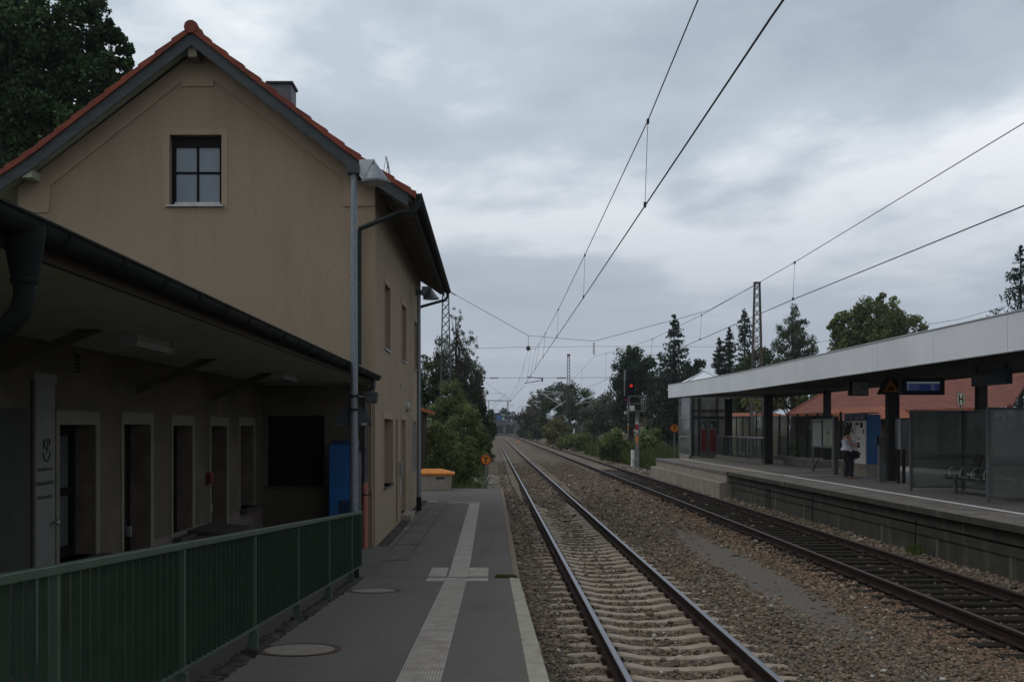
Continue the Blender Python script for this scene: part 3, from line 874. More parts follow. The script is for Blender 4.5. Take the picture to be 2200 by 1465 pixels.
# turnouts in the distance
t3 = thing('turnout', (8, 205, 0), 'set of points branching right towards the bushes in the distance', 'railway points')
def curve(x0, y0, x1, y1, n=14):
    return [(x0 + (x1 - x0) * (i / n) ** 1.6, y0 + (y1 - y0) * i / n) for i in range(n + 1)]
for s in (-1, 1):
    rail(t3, curve(T2 + s * .7535, 205, 21 + s * 1.0, 350), .02, 'rail_rust')
t4 = thing('turnout', (5, 260, 0), 'crossover points joining the two tracks near the vanishing point', 'railway points')
for s in (-1, 1):
    rail(t4, curve(T2 + .4 + s * .7535, 265, 1.8 + s * .75, 420), .03, 'rail_rust')
    rail(t4, curve(T1 + .3 + s * .7535, 330, 6.5 + s * .75, 470), .03, 'rail_rust')
# point motors
for (px, py, Y, lab) in ((1113, 949, 190, 'yellow point motor cover between the far rails'), (1190, 941, 235, 'yellow point motor cover at the right hand points')):
    p = at(px, py, Y); g_ = MB()
    g_.hull([(p.x + a * .55 * k_, p.y + c * .3 * k_, z) for a in (-1, 1) for c in (-1, 1) for z, k_ in ((-.2, 1), (.12, .8))])
    g_.build('point_motor', 'orange', None, label=lab, cat='point motor', org=(p.x, p.y, -.2))

# ================================================================== HOUSE
HX, GY, HF = -2.46, 22.5, 37.0           # track side wall, gable wall, far end
HL = -10.0
house = thing('station_house', (-6.2, 22.5, 0), 'two storey beige station house with steep red tiled roof beside the near platform', 'house')
def mg(u, v, w=0): return (u, GY + w, v)             # gable plane
def ms(u, v, w=0): return (HX - w, u, v)             # track side plane
def G(px, py, off=0):
    k_ = (GY - off) / F
    return ((px - 1056) * k_, EYE - (py - 919) * k_)
RX, RZ = -6.20, 10.62                    # ridge (underside of tiles)
def under(x):                            # underside of the roof over the gable
    d = abs(x - RX)
    return RZ - .775 * d if d < 3.3 else RZ - .775 * 3.3 - .66 * (d - 3.3)
gw = [(HL, 0), (HX, 0), (HX, under(HX) - .12), (RX, RZ - .12), (HL, under(HL) - .12)]
wx0, wz1 = G(364, 290); wx1, wz0 = G(476, 441)
sx0, sz1 = G(573, 893); sx1, sz0 = G(697, 1044)
wb = wallmesh(gw, [rect(wx0, wx1, wz0, wz1), rect(sx0, sx1, sz0, sz1)], mg, .26)
SW = [(24.46, 25.75, 4.36, 5.86), (29.15, 30.55, 4.38, 5.93), (33.9, 35.1, 4.38, 5.93),
      (24.25, 26.45, 1.15, 2.73), (28.95, 30.35, .16, 2.74), (33.3, 34.7, 1.15, 2.73)]
reveals([rect(wx0, wx1, wz0, wz1)], mg, .26).build('window_reveal', 'plaster_smooth', house)
reveals([rect(sx0, sx1, sz0, sz1)], mg, .26).build('window_reveal', 'reveal', house)
# overlay: canopy shade and some dirty render painted onto the gable foot
wallmesh([(-4.84, 0), (-2.62, 0), (-2.62, 3.42), (-4.84, 3.42)], [rect(sx0, sx1, sz0, sz1)], lambda u, v, w=0: (u, GY - .004 + w, v), .1).build('canopy_shade_overlay', 'annex_plaster', house)
w2 = wallmesh([(GY, 0), (HF, 0), (HF, 8.0), (GY, 8.0)], [rect(*r_) for r_ in SW], ms, .30)
wb.add(w2.v, w2.f)
for r_ in SW: reveals([rect(*r_)], ms, .30).build('window_reveal', 'plaster_smooth', house)
wb.add([(HL, GY, 0), (HL, HF, 0), (HL, HF, 7.5), (HL, GY, 7.5)], [(0, 1, 2, 3)])
wb.add([(HL, HF, 0), (HX, HF, 0), (HX, HF, 7.7), (RX, HF, 10.4), (HL, HF, 7.7)], [(0, 1, 2, 3, 4)])
wb.build('wall', 'plaster', house)

# raised smooth band under the verge, with a drop at the apex and blocks at the corners
def band():
    b = MB()
    o_ = [(HL + .0, under(HL) - .14), (RX, RZ - .14), (HX - .0, under(HX) - .14)]
    def q(px, py): return G(px, py)
    inner_r = [q(738, 385), q(461, 175)]
    apex = [q(459, 187), q(392, 187)]
    inner_l = [q(391, 177), q(109, 400)]
    poly = [o_[0], o_[1], o_[2], q(806, 443), q(738, 444)] + inner_r + apex + inner_l + [q(106, 457), q(40, 458)]
    poly[-1] = (HL, poly[-1][1])
    b.prism([(p[0], GY - .028, p[1]) for p in poly], (0, .030, 0))
    return b
band().build('verge_band', 'plaster_smooth', house)
b = MB(); f_ = .13
for (a0, a1, c0, c1) in ((wx0 - f_, wx0, wz0 - .06, wz1 + f_), (wx1, wx1 + f_, wz0 - .06, wz1 + f_), (wx0, wx1, wz1, wz1 + f_)):
    b.box(a0, a1, GY - .010, GY + .004, c0, c1)
b.build('window_surround', 'plaster_smooth', house)
# surrounds on the track side
for (a0, a1, c0, c1) in SW:
    b = MB(); f_ = .14
    b.box(HX - .004, HX + .016, a0 - f_, a0, c0, c1 + f_)
    b.box(HX - .004, HX + .016, a1, a1 + f_, c0, c1 + f_)
    b.box(HX - .004, HX + .016, a0, a1, c1, c1 + f_)
    b.build('window_surround', 'plaster_smooth', house)
# windows
def window(parent, mp, u0, u1, v0, v1, w_, cols_, rows_, fm='dark_frame', pm='pane', fr=.07, mu=.04, name='window'):
    b = MB()
    b.mbox(mp, u0, u1, v0, v0 + fr, w_, w_ + .07); b.mbox(mp, u0, u1, v1 - fr, v1, w_, w_ + .07)
    b.mbox(mp, u0, u0 + fr, v0 + fr, v1 - fr, w_, w_ + .07); b.mbox(mp, u1 - fr, u1, v0 + fr, v1 - fr, w_, w_ + .07)
    for i in range(1, cols_):
        u = u0 + (u1 - u0) * i / cols_
        b.mbox(mp, u - mu / 2, u + mu / 2, v0 + fr, v1 - fr, w_ + .008, w_ + .06)
    for i in range(1, rows_):
        v = v0 + (v1 - v0) * i / rows_
        b.mbox(mp, u0 + fr, u1 - fr, v - mu / 2, v + mu / 2, w_ + .012, w_ + .056)
    f = b.build(name, fm, parent)
    p = MB(); p.add([mp(u0 + fr * .5, v0 + fr * .5, w_ + .035), mp(u1 - fr * .5, v0 + fr * .5, w_ + .035), mp(u1 - fr * .5, v1 - fr * .5, w_ + .035), mp(u0 + fr * .5, v1 - fr * .5, w_ + .035)], [(0, 1, 2, 3)])
    p.build('pane', pm, f)
    # dark room behind
    return f
w_ = window(house, mg, wx0, wx1, wz0, wz1 - .04, .17, 2, 2, fr=.085, mu=.045)
MB().mbox(mg, wx0 + .08, wx1 - .05, wz0 + .03, wz0 + .085, .10, .18).build('drip_rail', 'alu', w_)
MB().mbox(mg, wx0, wx1, wz1 - .22, wz1 - .002, .155, .165).build('shutter_box', 'black_matt', w_)
MB().mbox(mg, wx0 - .06, wx1 + .04, wz0 - .035, wz0, -.06, .17).build('sill', 'alu', w_)
# big shuttered window under the canopy
def roller(parent, mp, u0, u1, v0, v1, w_, name='roller_shutter'):
    b = MB(); v = v0
    while v < v1 - .01:
        b.mbox(mp, u0, u1, v + .004, min(v + .05, v1), w_, w_ + .02); v += .055
    b.mbox(mp, u0, u1, v0, v1, w_ + .03, w_ + .04)
    return b.build(name, 'shutter', parent)
roller(house, mg, sx0, sx1, sz0, sz1, .12)
MB().mbox(mg, sx0 - .05, sx1 + .05, sz0 - .05, sz0, -.06, .14).build('window_sill', 'stone_sill', house)
for i, (a0, a1, c0, c1) in enumerate(SW):
    if i in (3, 5):
        f = window(house, ms, a0, a1, c0, c1, .27, 1, 2, pm='pane_dark')
        if i == 3:
            roller(house, ms, a0 + .05, a1 - .05, c1 - .55, c1, .20)
            MB().mbox(ms, a0, a1, c0 - .04, c0, -.04, .26).build('window_sill', 'stone_sill', house)
        else:
            b = MB(); v = c0 + .05
            while v < c1: b.mbox(ms, a0 + .02, a1 - .02, v, v + .03, .02, .06); v += .075
            b.mbox(ms, a0, a0 + .05, c0, c1, .0, .05); b.mbox(ms, a1 - .05, a1, c0, c1, .0, .05)
            b.build('louvre_shutter', 'dull_white', house)
    elif i == 4:
        d = MB().mbox(ms, a0, a1, c0, c1, .24, .29).build('door', 'wood_brown', house)
        MB().mbox(ms, a0 + .15, a1 - .15, 1.2, c1 - .25, .232, .24).build('pane', 'pane_dark', d)
        MB().mbox(ms, a0 + .08, a0 + .14, 1.0, 1.12, .19, .24).build('handle', 'alu', d)
        MB().mbox(ms, a0 - .1, a1 + .1, 0, .16, -.28, .30).build('doorstep', 'concrete', house, bevel=.01)
    else:
        f = window(house, ms, a0, a1, c0, c1, .27, 2, 1, pm='pane_dark')
        MB().mbox(ms, a0 - .03, a1 + .03, c0 - .03, c0, -.04, .27).build('sill', 'alu', f)
# roof: two slopes, thickness .14 and verge tiles
Y0r, Y1r = 22.0, 37.7
XE = 4.60                                # horizontal run to the eave from the ridge
def over(d): return (RZ + .17) - (.775 * d if d < 3.3 else .775 * 3.3 + .66 * (d - 3.3))
def slope(sgn):
    b = MB(); pts = [0, 3.3, XE]
    top = [(RX + sgn * d, over(d)) for d in pts]; bot = [(RX + sgn * d, over(d) - .10) for d in reversed(pts)]
    b.prism([(x, Y0r + .02, z) for x, z in top + bot], (0, Y1r - Y0r - .04, 0))
    return b
sb = slope(1); s2_ = slope(-1); sb.add(s2_.v, s2_.f)
roof = sb.build('roof', 'roof_main', house)
vt = MB()
for sgn in (-1, 1):
    d = .04; i = 0
    while d < XE:
        d1 = min(d + .345, XE + .03)
        zt0, zt1 = over(d) + .012, over(d1) + .045
        zb0, zb1 = over(d) - .105, over(d1) - .115
        for ya, yb in ((Y0r - .075, Y0r + .12),):
            x0, x1 = RX + sgn * d, RX + sgn * (d1 + .012)
            vt.add([(x0, ya, zb0), (x1, ya, zb1), (x1, yb, zb1), (x0, yb, zb0), (x0, ya, zt0), (x1, ya, zt1), (x1, yb, zt1 + .02), (x0, yb, zt0 + .02)],
                   [(0, 3, 2, 1), (4, 5, 6, 7), (0, 1, 5, 4), (1, 2, 6, 5), (2, 3, 7, 6), (3, 0, 4, 7)])
        d = d1; i += 1
vt.build('verge_tiles', 'tile', roof, bevel=.008)
rt = MB(); y = Y0r - .09
while y < Y1r:
    rt.lathe((RX, y, RZ + .16), [(.135, 0), (.15, .05), (.12, .42)], 10, 'Y'); y += .40
rt.build('ridge_tiles', 'tile', roof)
# barge boards, verge soffit, purlin ends
for sgn in (-1, 1):
    b = MB(); pts = [0, 3.3, XE - .12]
    t_ = [(RX + sgn * d, over(d) - .105) for d in pts]; u_ = [(RX + sgn * d, over(d) - .37) for d in reversed(pts)]
    b.prism([(x, Y0r - .02, z) for x, z in t_ + u_], (0, .035, 0))
    b.build('barge_board', 'board_grey', roof)
    b = MB(); t_ = [(RX + sgn * d, over(d) - .20) for d in pts]; u_ = [(RX + sgn * d, over(d) - .225) for d in reversed(pts)]
    b.prism([(x, Y0r + .02, z) for x, z in t_ + u_], (0, GY - Y0r - .02, 0))
    b.build('verge_soffit', 'soffit_white' if sgn < 0 else 'eave_board', roof)
b = MB()
b.box(RX - .09, RX + .09, Y0r + .05, GY + .1, RZ - .42, RZ - .22)
b.build('ridge_purlin', 'rafter', house)
px_, pz_ = G(78, 382); b = MB(); b.box(px_ - .10, px_ + .10, Y0r + .03, GY + .1, pz_ - .1, pz_ + .07); b.build('purlin_end', 'soffit_white', house)
px_, pz_ = G(768, 372, .3); b = MB(); b.box(px_ - .13, px_ + .1, Y0r + .0, GY + .1, pz_ - .08, pz_ + .12); b.build('purlin_end', 'board_grey', house)
# eaves on the track side: boards and rafter tails
b = MB(); d0, d1 = RX * 0 + (HX - RX), XE - .05
b.add([(RX + d0 - .1, Y0r + .5, over(d0 - .1) - .16), (RX + d1, Y0r + .5, over(d1) - .115), (RX + d1, Y1r, over(d1) - .115), (RX + d0 - .1, Y1r, over(d0 - .1) - .16)], [(0, 1, 2, 3)])
b.build('eave_boards', 'eave_board', roof)
b = MB(); b.add([(RX - d0 + .1, Y0r + .05, over(d0 - .1) - .16), (RX - d1 - .03, Y0r + .05, over(d1) - .12), (RX - d1 - .03, Y1r, over(d1) - .12), (RX - d0 + .1, Y1r, over(d0 - .1) - .16)], [(0, 1, 2, 3)])
b.build('eave_boards', 'soffit_white', roof)
y = 22.75
while y < 37.6:
    b = MB(); zA, zB = over(d0) - .17, over(d1) - .13
    b.prism([(HX - .02, y, zA), (RX + d1 - .02, y, zB), (RX + d1 - .02, y, zB - .07), (RX + d1 - .14, y, zB - .10), (RX + d1 - .2, y, zB - .05), (HX - .02, y, zA - .13)], (0, .10, 0))
    b.build('rafter_tail', 'rafter', roof); y += .72
def half_gutter(b, x, z, r, ya, yb, dz=0):
    n = 10; prof = []
    for i in range(n + 1):
        a = math.pi + math.pi * i / n; prof.append((x + r * math.cos(a), z + r * math.sin(a)))
    for i in range(n + 1):
        a = 2 * math.pi - math.pi * i / n; prof.append((x + (r - .006) * math.cos(a), z + (r - .006) * math.sin(a)))
    m_ = len(prof)
    vs = [(p[0], ya, p[1]) for p in prof] + [(p[0], yb, p[1] + dz) for p in prof]
    b.add(vs, [(i, (i + 1) % m_, (i + 1) % m_ + m_, i + m_) for i in range(m_)] + [tuple(range(m_)), tuple(range(2 * m_ - 1, m_ - 1, -1))])
    b.cyl((x + r, ya, z + .004), (x + r, yb, z + dz + .004), .012, n=6)
    return b
GX, GZ = RX + XE + .05, over(XE) - .02
g_ = MB(); half_gutter(g_, GX, GZ, .10, Y0r - .02, Y1r + .05)
g_.add([(GX - .10, Y0r - .022, GZ), (GX + .1, Y0r - .022, GZ), (GX + .07, Y0r - .022, GZ - .075), (GX, Y0r - .022, GZ - .103), (GX - .07, Y0r - .022, GZ - .075)], [(0, 1, 2, 3, 4)])
y = 22.4
while y < 37.6: g_.cyl((GX - .1, y, GZ + .006), (GX + .1, y, GZ + .006), .008, n=5); y += .72
mg_ = g_.build('gutter', 'gutter', house, smooth=True)
MB().box(RX + XE - .12, RX + XE - .06, Y0r + .02, Y1r, GZ - .16, GZ + .03).build('fascia_board', 'board_grey', house)
# downpipes from the high gutter
A_ = [(GX, 22.15, GZ - .06), (GX - .01, 22.15, GZ - .30)]
j0 = at(862, 455, 22.2); j1 = at(787, 486, 22.3); j2 = at(771, 502, 22.38)
pipe = MB().tube([(GX, 22.12, GZ - .05), (GX, 22.12, GZ - .22), (GX - .05, 22.15, GZ - .34), j0, j1, (j2.x + .03, 22.36, j1.z - .04), (j2.x, 22.4, j2.z), (j2.x, 22.4, 3.85)], [.075, .07] + [.05] * 6, 12)
pipe.build('downpipe', 'gutter_green', house, smooth=True)
MB().tube([(GX, 37.5, GZ - .05), (GX, 37.5, GZ - .22), (GX - .06, 37.4, GZ - .34), (HX + .0, 37.1, GZ - .62), (HX - .07, 37.12, GZ - .72), (HX - .07, 37.12, .1)], .05, 10).build('downpipe', 'gutter_green', house, smooth=True)
# chimney with metal cladding
c0 = at(575, 172, 31); c1 = at(626, 172, 31)
ch = MB().box(c0.x, c1.x, 31, 31.75, 9.2, c0.z - .12).build('chimney', 'zinc_dark', roof)
MB().box(c0.x - .05, c1.x + .05, 30.95, 31.8, c0.z - .12, c0.z - .05).build('chimney_cap', 'steel_dark', roof)
MB().cyl((c0.x + .25, 31.35, c0.z - .05), (c0.x + .25, 31.35, c0.z + .03), .09).build('flue', 'steel_light', roof)
# snow guard frame standing on the right slope
a = at(829, 336, 24.5); c = at(844, 374, 24.5); b_ = at(821, 352, 24.5)
base_z = over(a.x - RX)
sg = MB(); r_ = .012
P0 = Vector((a.x, 24.5, a.z)); P1 = Vector((c.x, 24.5, over(c.x - RX) + .01)); P2 = Vector((a.x - .11, 24.5, over(a.x - .11 - RX)))
sg.tube([P2, P0, P1], r_, 5); sg.tube([P2 + Vector((0, .5, 0)), P0 + Vector((0, .5, 0)), P1 + Vector((0, .5, 0))], r_, 5)
for k_ in (.2, .4, .6, .8, 1.0):
    p = P1.lerp(P0, k_); sg.cyl(p, p + Vector((0, .5, 0)), .006, n=5)
sg.build('snow_guard', 'steel_dark', roof)
# small fittings
l_ = MB().lathe((HX - .0, 30.7, 3.12), [(.15, .0), (.15, .03), (.13, .07), (.07, .11), (.0, .12)], 16, 'X').build('wall_lamp', 'dull_white', house, smooth=True)
MB().box(HX, HX + .05, 28.55, 28.72, 3.58, 3.70).build('junction_box', 'box_beige', house)
MB().tube([(HX + .03, 27.5, .1), (HX + .03, 27.5, 2.75)], .03, 8).build('conduit', 'plaster_smooth', house)
MB().box(HX, HX + .09, 28.2, 28.5, 1.25, 1.62).build('letterbox', 'steel_light', house)
MB().box(HX, HX + .04, 28.15, 28.5, .75, 1.15).build('notice_panel', 'dull_white', house)
MB().tube([(HX - .06, GY - .03, .05), (HX - .06, GY - .03, 1.2), (HX - .08, GY - .03, 1.25), (HX - .08, GY - .03, 3.2)], .018, 6).build('cable_conduit', 'plaster', house)

# ================================================================== ANNEX
AX = -4.84; AR = -2.50; AS = 3.465
annex = thing('station_annex', (-5, 14, 0), 'low annex with overhanging canopy, dark gutter and deep doorways beside the green railing', 'building')
def ma(u, v, w=0): return (AX - w, u, v)
def fy(px): return -AX * F / (1056 - px)
def zy(py, Y): return EYE - (py - 919) * Y / F
OP = []          # u0,u1,v0,v1,type
OP.append((fy(125), fy(204), .98, zy(912, fy(125)), 'window'))
OP.append((fy(264), fy(322), .02, zy(911, fy(264)), 'door'))
OP.append((fy(370), fy(412), .85, zy(914, fy(370)), 'window'))
OP.append((fy(452), fy(486), .02, zy(915, fy(452)), 'door2'))
OP.append((fy(515), fy(544), .95, zy(914, fy(515)), 'window'))
kp0, kp1 = fy(69), fy(117)
OP.append((kp0, kp1, .03, 3.02, 'kp'))
aw = wallmesh([(3.5, 0), (GY, 0), (GY, AS + .1), (3.5, AS + .1)], [rect(*o_[:4]) for o_ in OP], ma, .34)
aw.add([(AX, 3.5, 0), (-12, 3.5, 0), (-12, 3.5, 3.4), (AX, 3.5, 3.4)], [(0, 1, 2, 3)])
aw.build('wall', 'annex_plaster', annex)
for o_ in OP: reveals([rect(*o_[:4])], ma, .34).build('window_reveal', 'reveal', annex)
# washed-out dado band along the foot of the wall, in pieces between the openings
segs = []; u = 11.9
for o_ in sorted([o_ for o_ in OP if o_[0] > 11.9]):
    if o_[4] in ('door', 'door2'):
        segs.append((u, o_[0] - .14)); u = o_[1] + .14
segs.append((u, GY - .01))
b = MB()
for a0, a1 in segs: b.box(AX - .004, AX + .012, a0, a1, 0, .92)
b.build('dado', 'annex_base', annex)
for (u0, u1, v0, v1, kd) in OP:
    if kd == 'kp': continue
    b = MB(); f_ = .16
    b.box(AX - .003, AX + .018, u0 - .09, u0, v0, v1 + f_)
    b.box(AX - .003, AX + .018, u1, u1 + .12, v0, v1 + f_)
    b.box(AX - .003, AX + .018, u0, u1, v1, v1 + f_)
    b.build('door_surround' if 'door' in kd else 'window_surround', 'annex_trim', annex)
    if kd == 'window':
        f = window(annex, ma, u0, u1, v0, v1, .24, 1, 1, pm='pane_curtain', fr=.13)
        MB().mbox(ma, u0 + .1, u1 - .1, (v0 + v1) / 2 - .05, (v0 + v1) / 2 + .04, .22, .30).build('transom', 'dark_frame', f)
        MB().mbox(ma, u0 - .04, u1 + .16, v0 - .07, v0, -.16, .26).build('window_sill', 'stone_sill', annex, bevel=.006)
    else:
        d = MB().mbox(ma, u0, u1, v0, v1, .28, .33).build('door', 'dark_frame', annex)
        MB().mbox(ma, u0 + .18, u1 - .18, 1.1, v1 - .2, .272, .279).build('pane', 'pane_dark', d)
        MB().mbox(ma, u1 - .16, u1 - .10, 1.0, 1.14, .22, .279).build('handle', 'alu', d)
# pale door with sign writing and a louvre above it
kd = MB().mbox(ma, kp0 + .02, kp1 - .01, .03, zy(803, 11.4), -.01, .04).build('door', 'pale_door', annex)
BASE[kd] = BASE[annex]
zt = zy(803, 11.4)
MB().mbox(ma, kp0 - .0, kp1 + .0, zt + .01, 3.02, -.03, .05).build('vent_frame', 'pale_door', annex)
b = MB(); v = zt + .06
while v < 2.97: b.mbox(ma, kp0 + .13, kp1 - .19, v, v + .035, -.05, -.03); v += .07
b.build('louvre', 'shutter', annex)
MB().mbox(ma, kp0 - .05, kp0 + .015, 0, 3.02, -.03, .05).build('door_post', 'stone_sill', annex)
kz = zy(1122, 11.7)
b = MB(); b.sphere((AX + .07, kp1 - .10, kz), .034); b.cyl((AX, kp1 - .10, kz), (AX + .06, kp1 - .10, kz), .014)
b.build('handle', 'steel_light', kd, smooth=True)
tz = lambda py: zy(py, 11.45)
b = text_mb('KP', .17, (AX + .012, kp0 + .235, tz(966)), (0, 1, 0), (0, 0, 1), .003)
b.tube([(AX + .014, kp0 + .245 + .085 - .085 * math.cos(t), tz(971) - .10 * math.sin(t)) for t in [math.pi * i / 12 for i in range(13)]], .007, 5)
b.cyl((AX + .014, kp0 + .33, tz(966)), (AX + .014, kp0 + .33, tz(974)), .006, n=5)
b.build('emblem', 'black_matt', kd)
for py, n_ in ((1010, 15), (1040, 17), (1070, 14)):
    b = MB(); rr = random.Random(py)
    u = kp0 + (.10 if n_ < 17 else .06)
    for i in range(n_):
        h = rr.choice([.030, .030, .045, .04]); wv = rr.choice([.010, .016])
        b.box(AX + .011, AX + .013, u, u + wv, tz(py + 2), tz(py + 2) + h); b.box(AX + .011, AX + .013, u, u + .02, tz(py + 2) + .012, tz(py + 2) + .018); u += .027
    b.build('door_lettering', 'stone_sill', kd)
# dark bay left of the pale door
MB().mbox(ma, 8.2, kp0 - .08, .03, 2.72, -.015, .02).build('wide_door', 'dim_green', annex)
# vent brick and red alarm box
b = MB()
for i in range(5):
    for j in range(2): b.box(AX, AX + .006, fy(161) + j * .09, fy(161) + j * .09 + .06, zy(800, 12.3) + i * .045, zy(800, 12.3) + i * .045 + .03)
b.build('vent_brick', 'black_matt', annex)
MB().box(AX + .0, AX + .09, fy(442), fy(449.5), zy(1038, fy(445)), zy(1015, fy(445))).build('alarm_box', 'dark_red', annex, bevel=.006)
# soffit, fascia, roof, gutter
MB().box(AX - .2, AR - .02, 3.5, GY - .02, AS, AS + .03).build('soffit', 'soffit_white', annex)
MB().box(AR - .05, AR - .01, 3.5, GY - .02, AS - .012, AS + .16).build('fascia_board', 'wood_brown', annex)
b = MB()
zr = 3.635; s_ = .36
b.add([(AR, 3.4, zr), (AR, GY - .01, zr), (-7.2, GY - .01, zr + 4.7 * s_), (-7.2, 3.4, zr + 4.7 * s_),
       (AR, 3.4, zr - .08), (AR, GY - .01, zr - .08), (-7.2, GY - .01, zr + 4.7 * s_ - .08), (-7.2, 3.4, zr + 4.7 * s_ - .08)],
      [(0, 1, 2, 3), (4, 7, 6, 5), (0, 4, 5, 1), (1, 5, 6, 2), (2, 6, 7, 3), (3, 7, 4, 0)])
b.add([(-7.2, 3.4, zr + 4.7 * s_), (-7.2, GY - .01, zr + 4.7 * s_), (-12, GY - .01, zr), (-12, 3.4, zr)], [(0, 1, 2, 3)])
ar = b.build('roof', 'tile_dark', annex)
b = MB(); y = 3.5
while y < GY - .1:
    b.prism([(AR - .05, y, zr + .02), (AR + .06, y, zr - .02), (AR + .06, y, zr + .015), (AR - .3, y, zr + .16)], (0, .19, 0)); y += .30
b.build('eave_tiles', 'tile_dark', ar)
b = MB()      # flashing up the gable wall
b.prism([(AR + .06, GY - .10, zr + .01), (AR - .9, GY - .10, zr + .36), (AR - .9, GY - .10, zr + .24), (AR + .06, GY - .10, zr - .1)], (0, .09, 0))
b.build('flashing', 'zinc_dark', ar)
g_ = MB(); gx, gz, gr = AR + .075, 3.60, .088
half_gutter(g_, gx, gz, gr, 3.4, GY + .05, 0)
g_.build('gutter', 'gutter', annex, smooth=True)
y = 5.9
while y < GY:
    n = 12; b = MB()
    b.tube([(gx + (gr + .006) * math.cos(math.pi + math.pi * i / n), y, gz + (gr + .006) * math.sin(math.pi + math.pi * i / n)) for i in range(n + 1)], .009, 5)
    b.build('gutter_bracket', 'gutter', annex); y += .88
# outlet hopper and swan neck at the camera end
oy = 5.55
b = MB()
b.lathe((gx - .01, oy, gz - .33), [(.066, 0), (.072, .02), (.066, .03), (.080, .10), (.094, .18), (.104, .25), (.104, .30)], 20)
b.tube([(gx - .01, oy, gz - .32), (gx - .01, oy, gz - .40), (gx - .03, oy, gz - .475), (gx - .085, oy, gz - .54), (gx - .17, oy, gz - .575), (gx - .9, oy + .1, gz - .68)], .056, 16)
b.build('swan_neck', 'gutter', annex, smooth=True)
# the far downpipe: grey above, pink below
PXp, PYp = -2.655, 22.33
b = MB().tube([(gx - .02, 22.1, gz - .05), (gx - .02, 22.1, gz - .22), (PXp + .03, 22.28, gz - .36), (PXp, PYp, gz - .52), (PXp, PYp, 1.32)], .046, 12)
b.build('downpipe', 'zinc_dark', annex, smooth=True)
b = MB().lathe((PXp, PYp, 0), [(.058, 0), (.058, 1.22), (.070, 1.225), (.070, 1.36), (.06, 1.365)], 16)
b.build('standpipe', 'pink_pipe', annex, smooth=True)
b = MB(); b.cyl((PXp, PYp - .02, 1.12), (PXp + .1, GY, 1.12), .012, n=6); b.lathe((PXp, PYp, 1.10), [(.066, 0), (.066, .03)], 14)
b.build('pipe_clamp', 'steel_dark', annex)
# timber braces under the canopy
for yb, x1 in ((10.2, -3.75), (14.5, -3.75), (18.4, -3.8)):
    b = MB(); b.prism([(AX, yb, 2.98), (AX, yb, 3.09), (x1 - .22, yb, AS - .005), (x1, yb, AS - .005)], (0, .10, 0))
    b.build('brace', 'annex_plaster', annex)
# tube lights
tl0 = None
for ya, x0 in ((10.6, -3.62), (17.8, -3.55)):
    def tube_light():
        t = thing('tube_light', (x0, ya, AS), 'boxy fluorescent light fixed under the annex canopy, ' + ('the nearer of two' if ya < 12 else 'the further of two'), 'ceiling light', 'tube lights under the annex canopy')
        MB().box(x0 - .06, x0 + .06, ya, ya + 1.25, AS - .06, AS).build('housing', 'soffit_white', t)
        b = MB(); b.prism([(x0 - .08, ya + .03, AS - .06), (x0 + .08, ya + .03, AS - .06), (x0 + .06, ya + .03, AS - .125), (x0 - .06, ya + .03, AS - .125)], (0, 1.19, 0))
        b.build('diffuser', 'lamp_glass', t)
        MB().box(x0 - .09, x0 + .09, ya - .01, ya + .03, AS - .13, AS).build('end_cap', 'dull_white', t)
        MB().box(x0 - .09, x0 + .09, ya + 1.22, ya + 1.26, AS - .13, AS).build('end_cap', 'dull_white', t)
    tube_light()
# low cabinet against the wall
b_ = thing('storage_box', (-4.5, 17.6, 0), 'low grey wooden bin standing by the doorways under the canopy', 'bin')
MB().box(AX + .02, AX + .62, 17.0, 18.25, 0, .82).build('body', 'annex_trim', b_)
MB().prism([(AX + .01, 16.9, .86), (AX + .72, 16.9, .80), (AX + .72, 16.9, .83), (AX + .01, 16.9, .90)], (0, 1.45, 0)).build('lid', 'stone_sill', b_)

# ------------------------------------------------------------------ green railing
fence = thing('green_railing', (-2.2, 11, zg(11)), 'dark green metal railing with flat upright bars along the ramp', 'railing')
def fx(y): return -2.19 + .0048 * (y - 17.85)
def ft(y): return 1.13 + .0555 * (17.85 - y)            # top
b = MB()
for (za, zb, hw) in ((-.050, .0, .03), ):
    b.hull([(fx(y) + s * hw, y, ft(y) + z) for y in (3.0, 17.86) for s in (-1, 1) for z in (za, zb)])
b.build('top_rail', 'fence_rail', fence, bevel=.006)
b = MB(); b.hull([(fx(y) + s * .022, y, ft(y) - .93 + z) for y in (3.0, 17.86) for s in (-1, 1) for z in (0, .028)])
b.build('bottom_rail', 'fence_rail', fence, bevel=.004)
posts = [3.28, 5.48, 7.70, 9.97, 12.15, 14.4, 16.66, 17.82]
for i, y in enumerate(posts):
    b = MB(); x = fx(y)
    b.box(x - .022, x + .022, y - .02, y + .02, ft(y) - .93, ft(y) - .05)
    if i < 7:
        z0 = zg(y) - .05
        b.box(x - .035, x + .045, y - .055, y + .015, z0, ft(y) - .935)
    b.build('post', 'fence_rail', fence)
n_bar = 0
for i in range(len(posts) - 1):
    a, c = posts[i], posts[i + 1]
    n = max(1, round((c - a) / .14)); st = (c - a) / n
    for j in range(1, n):
        y = a + j * st; x = fx(y)
        if y < 4.35: continue
        MB().box(x - .024, x + .024, y - .004, y + .004, ft(y) - .905, ft(y) - .05).build('bar', 'fence_green', fence)
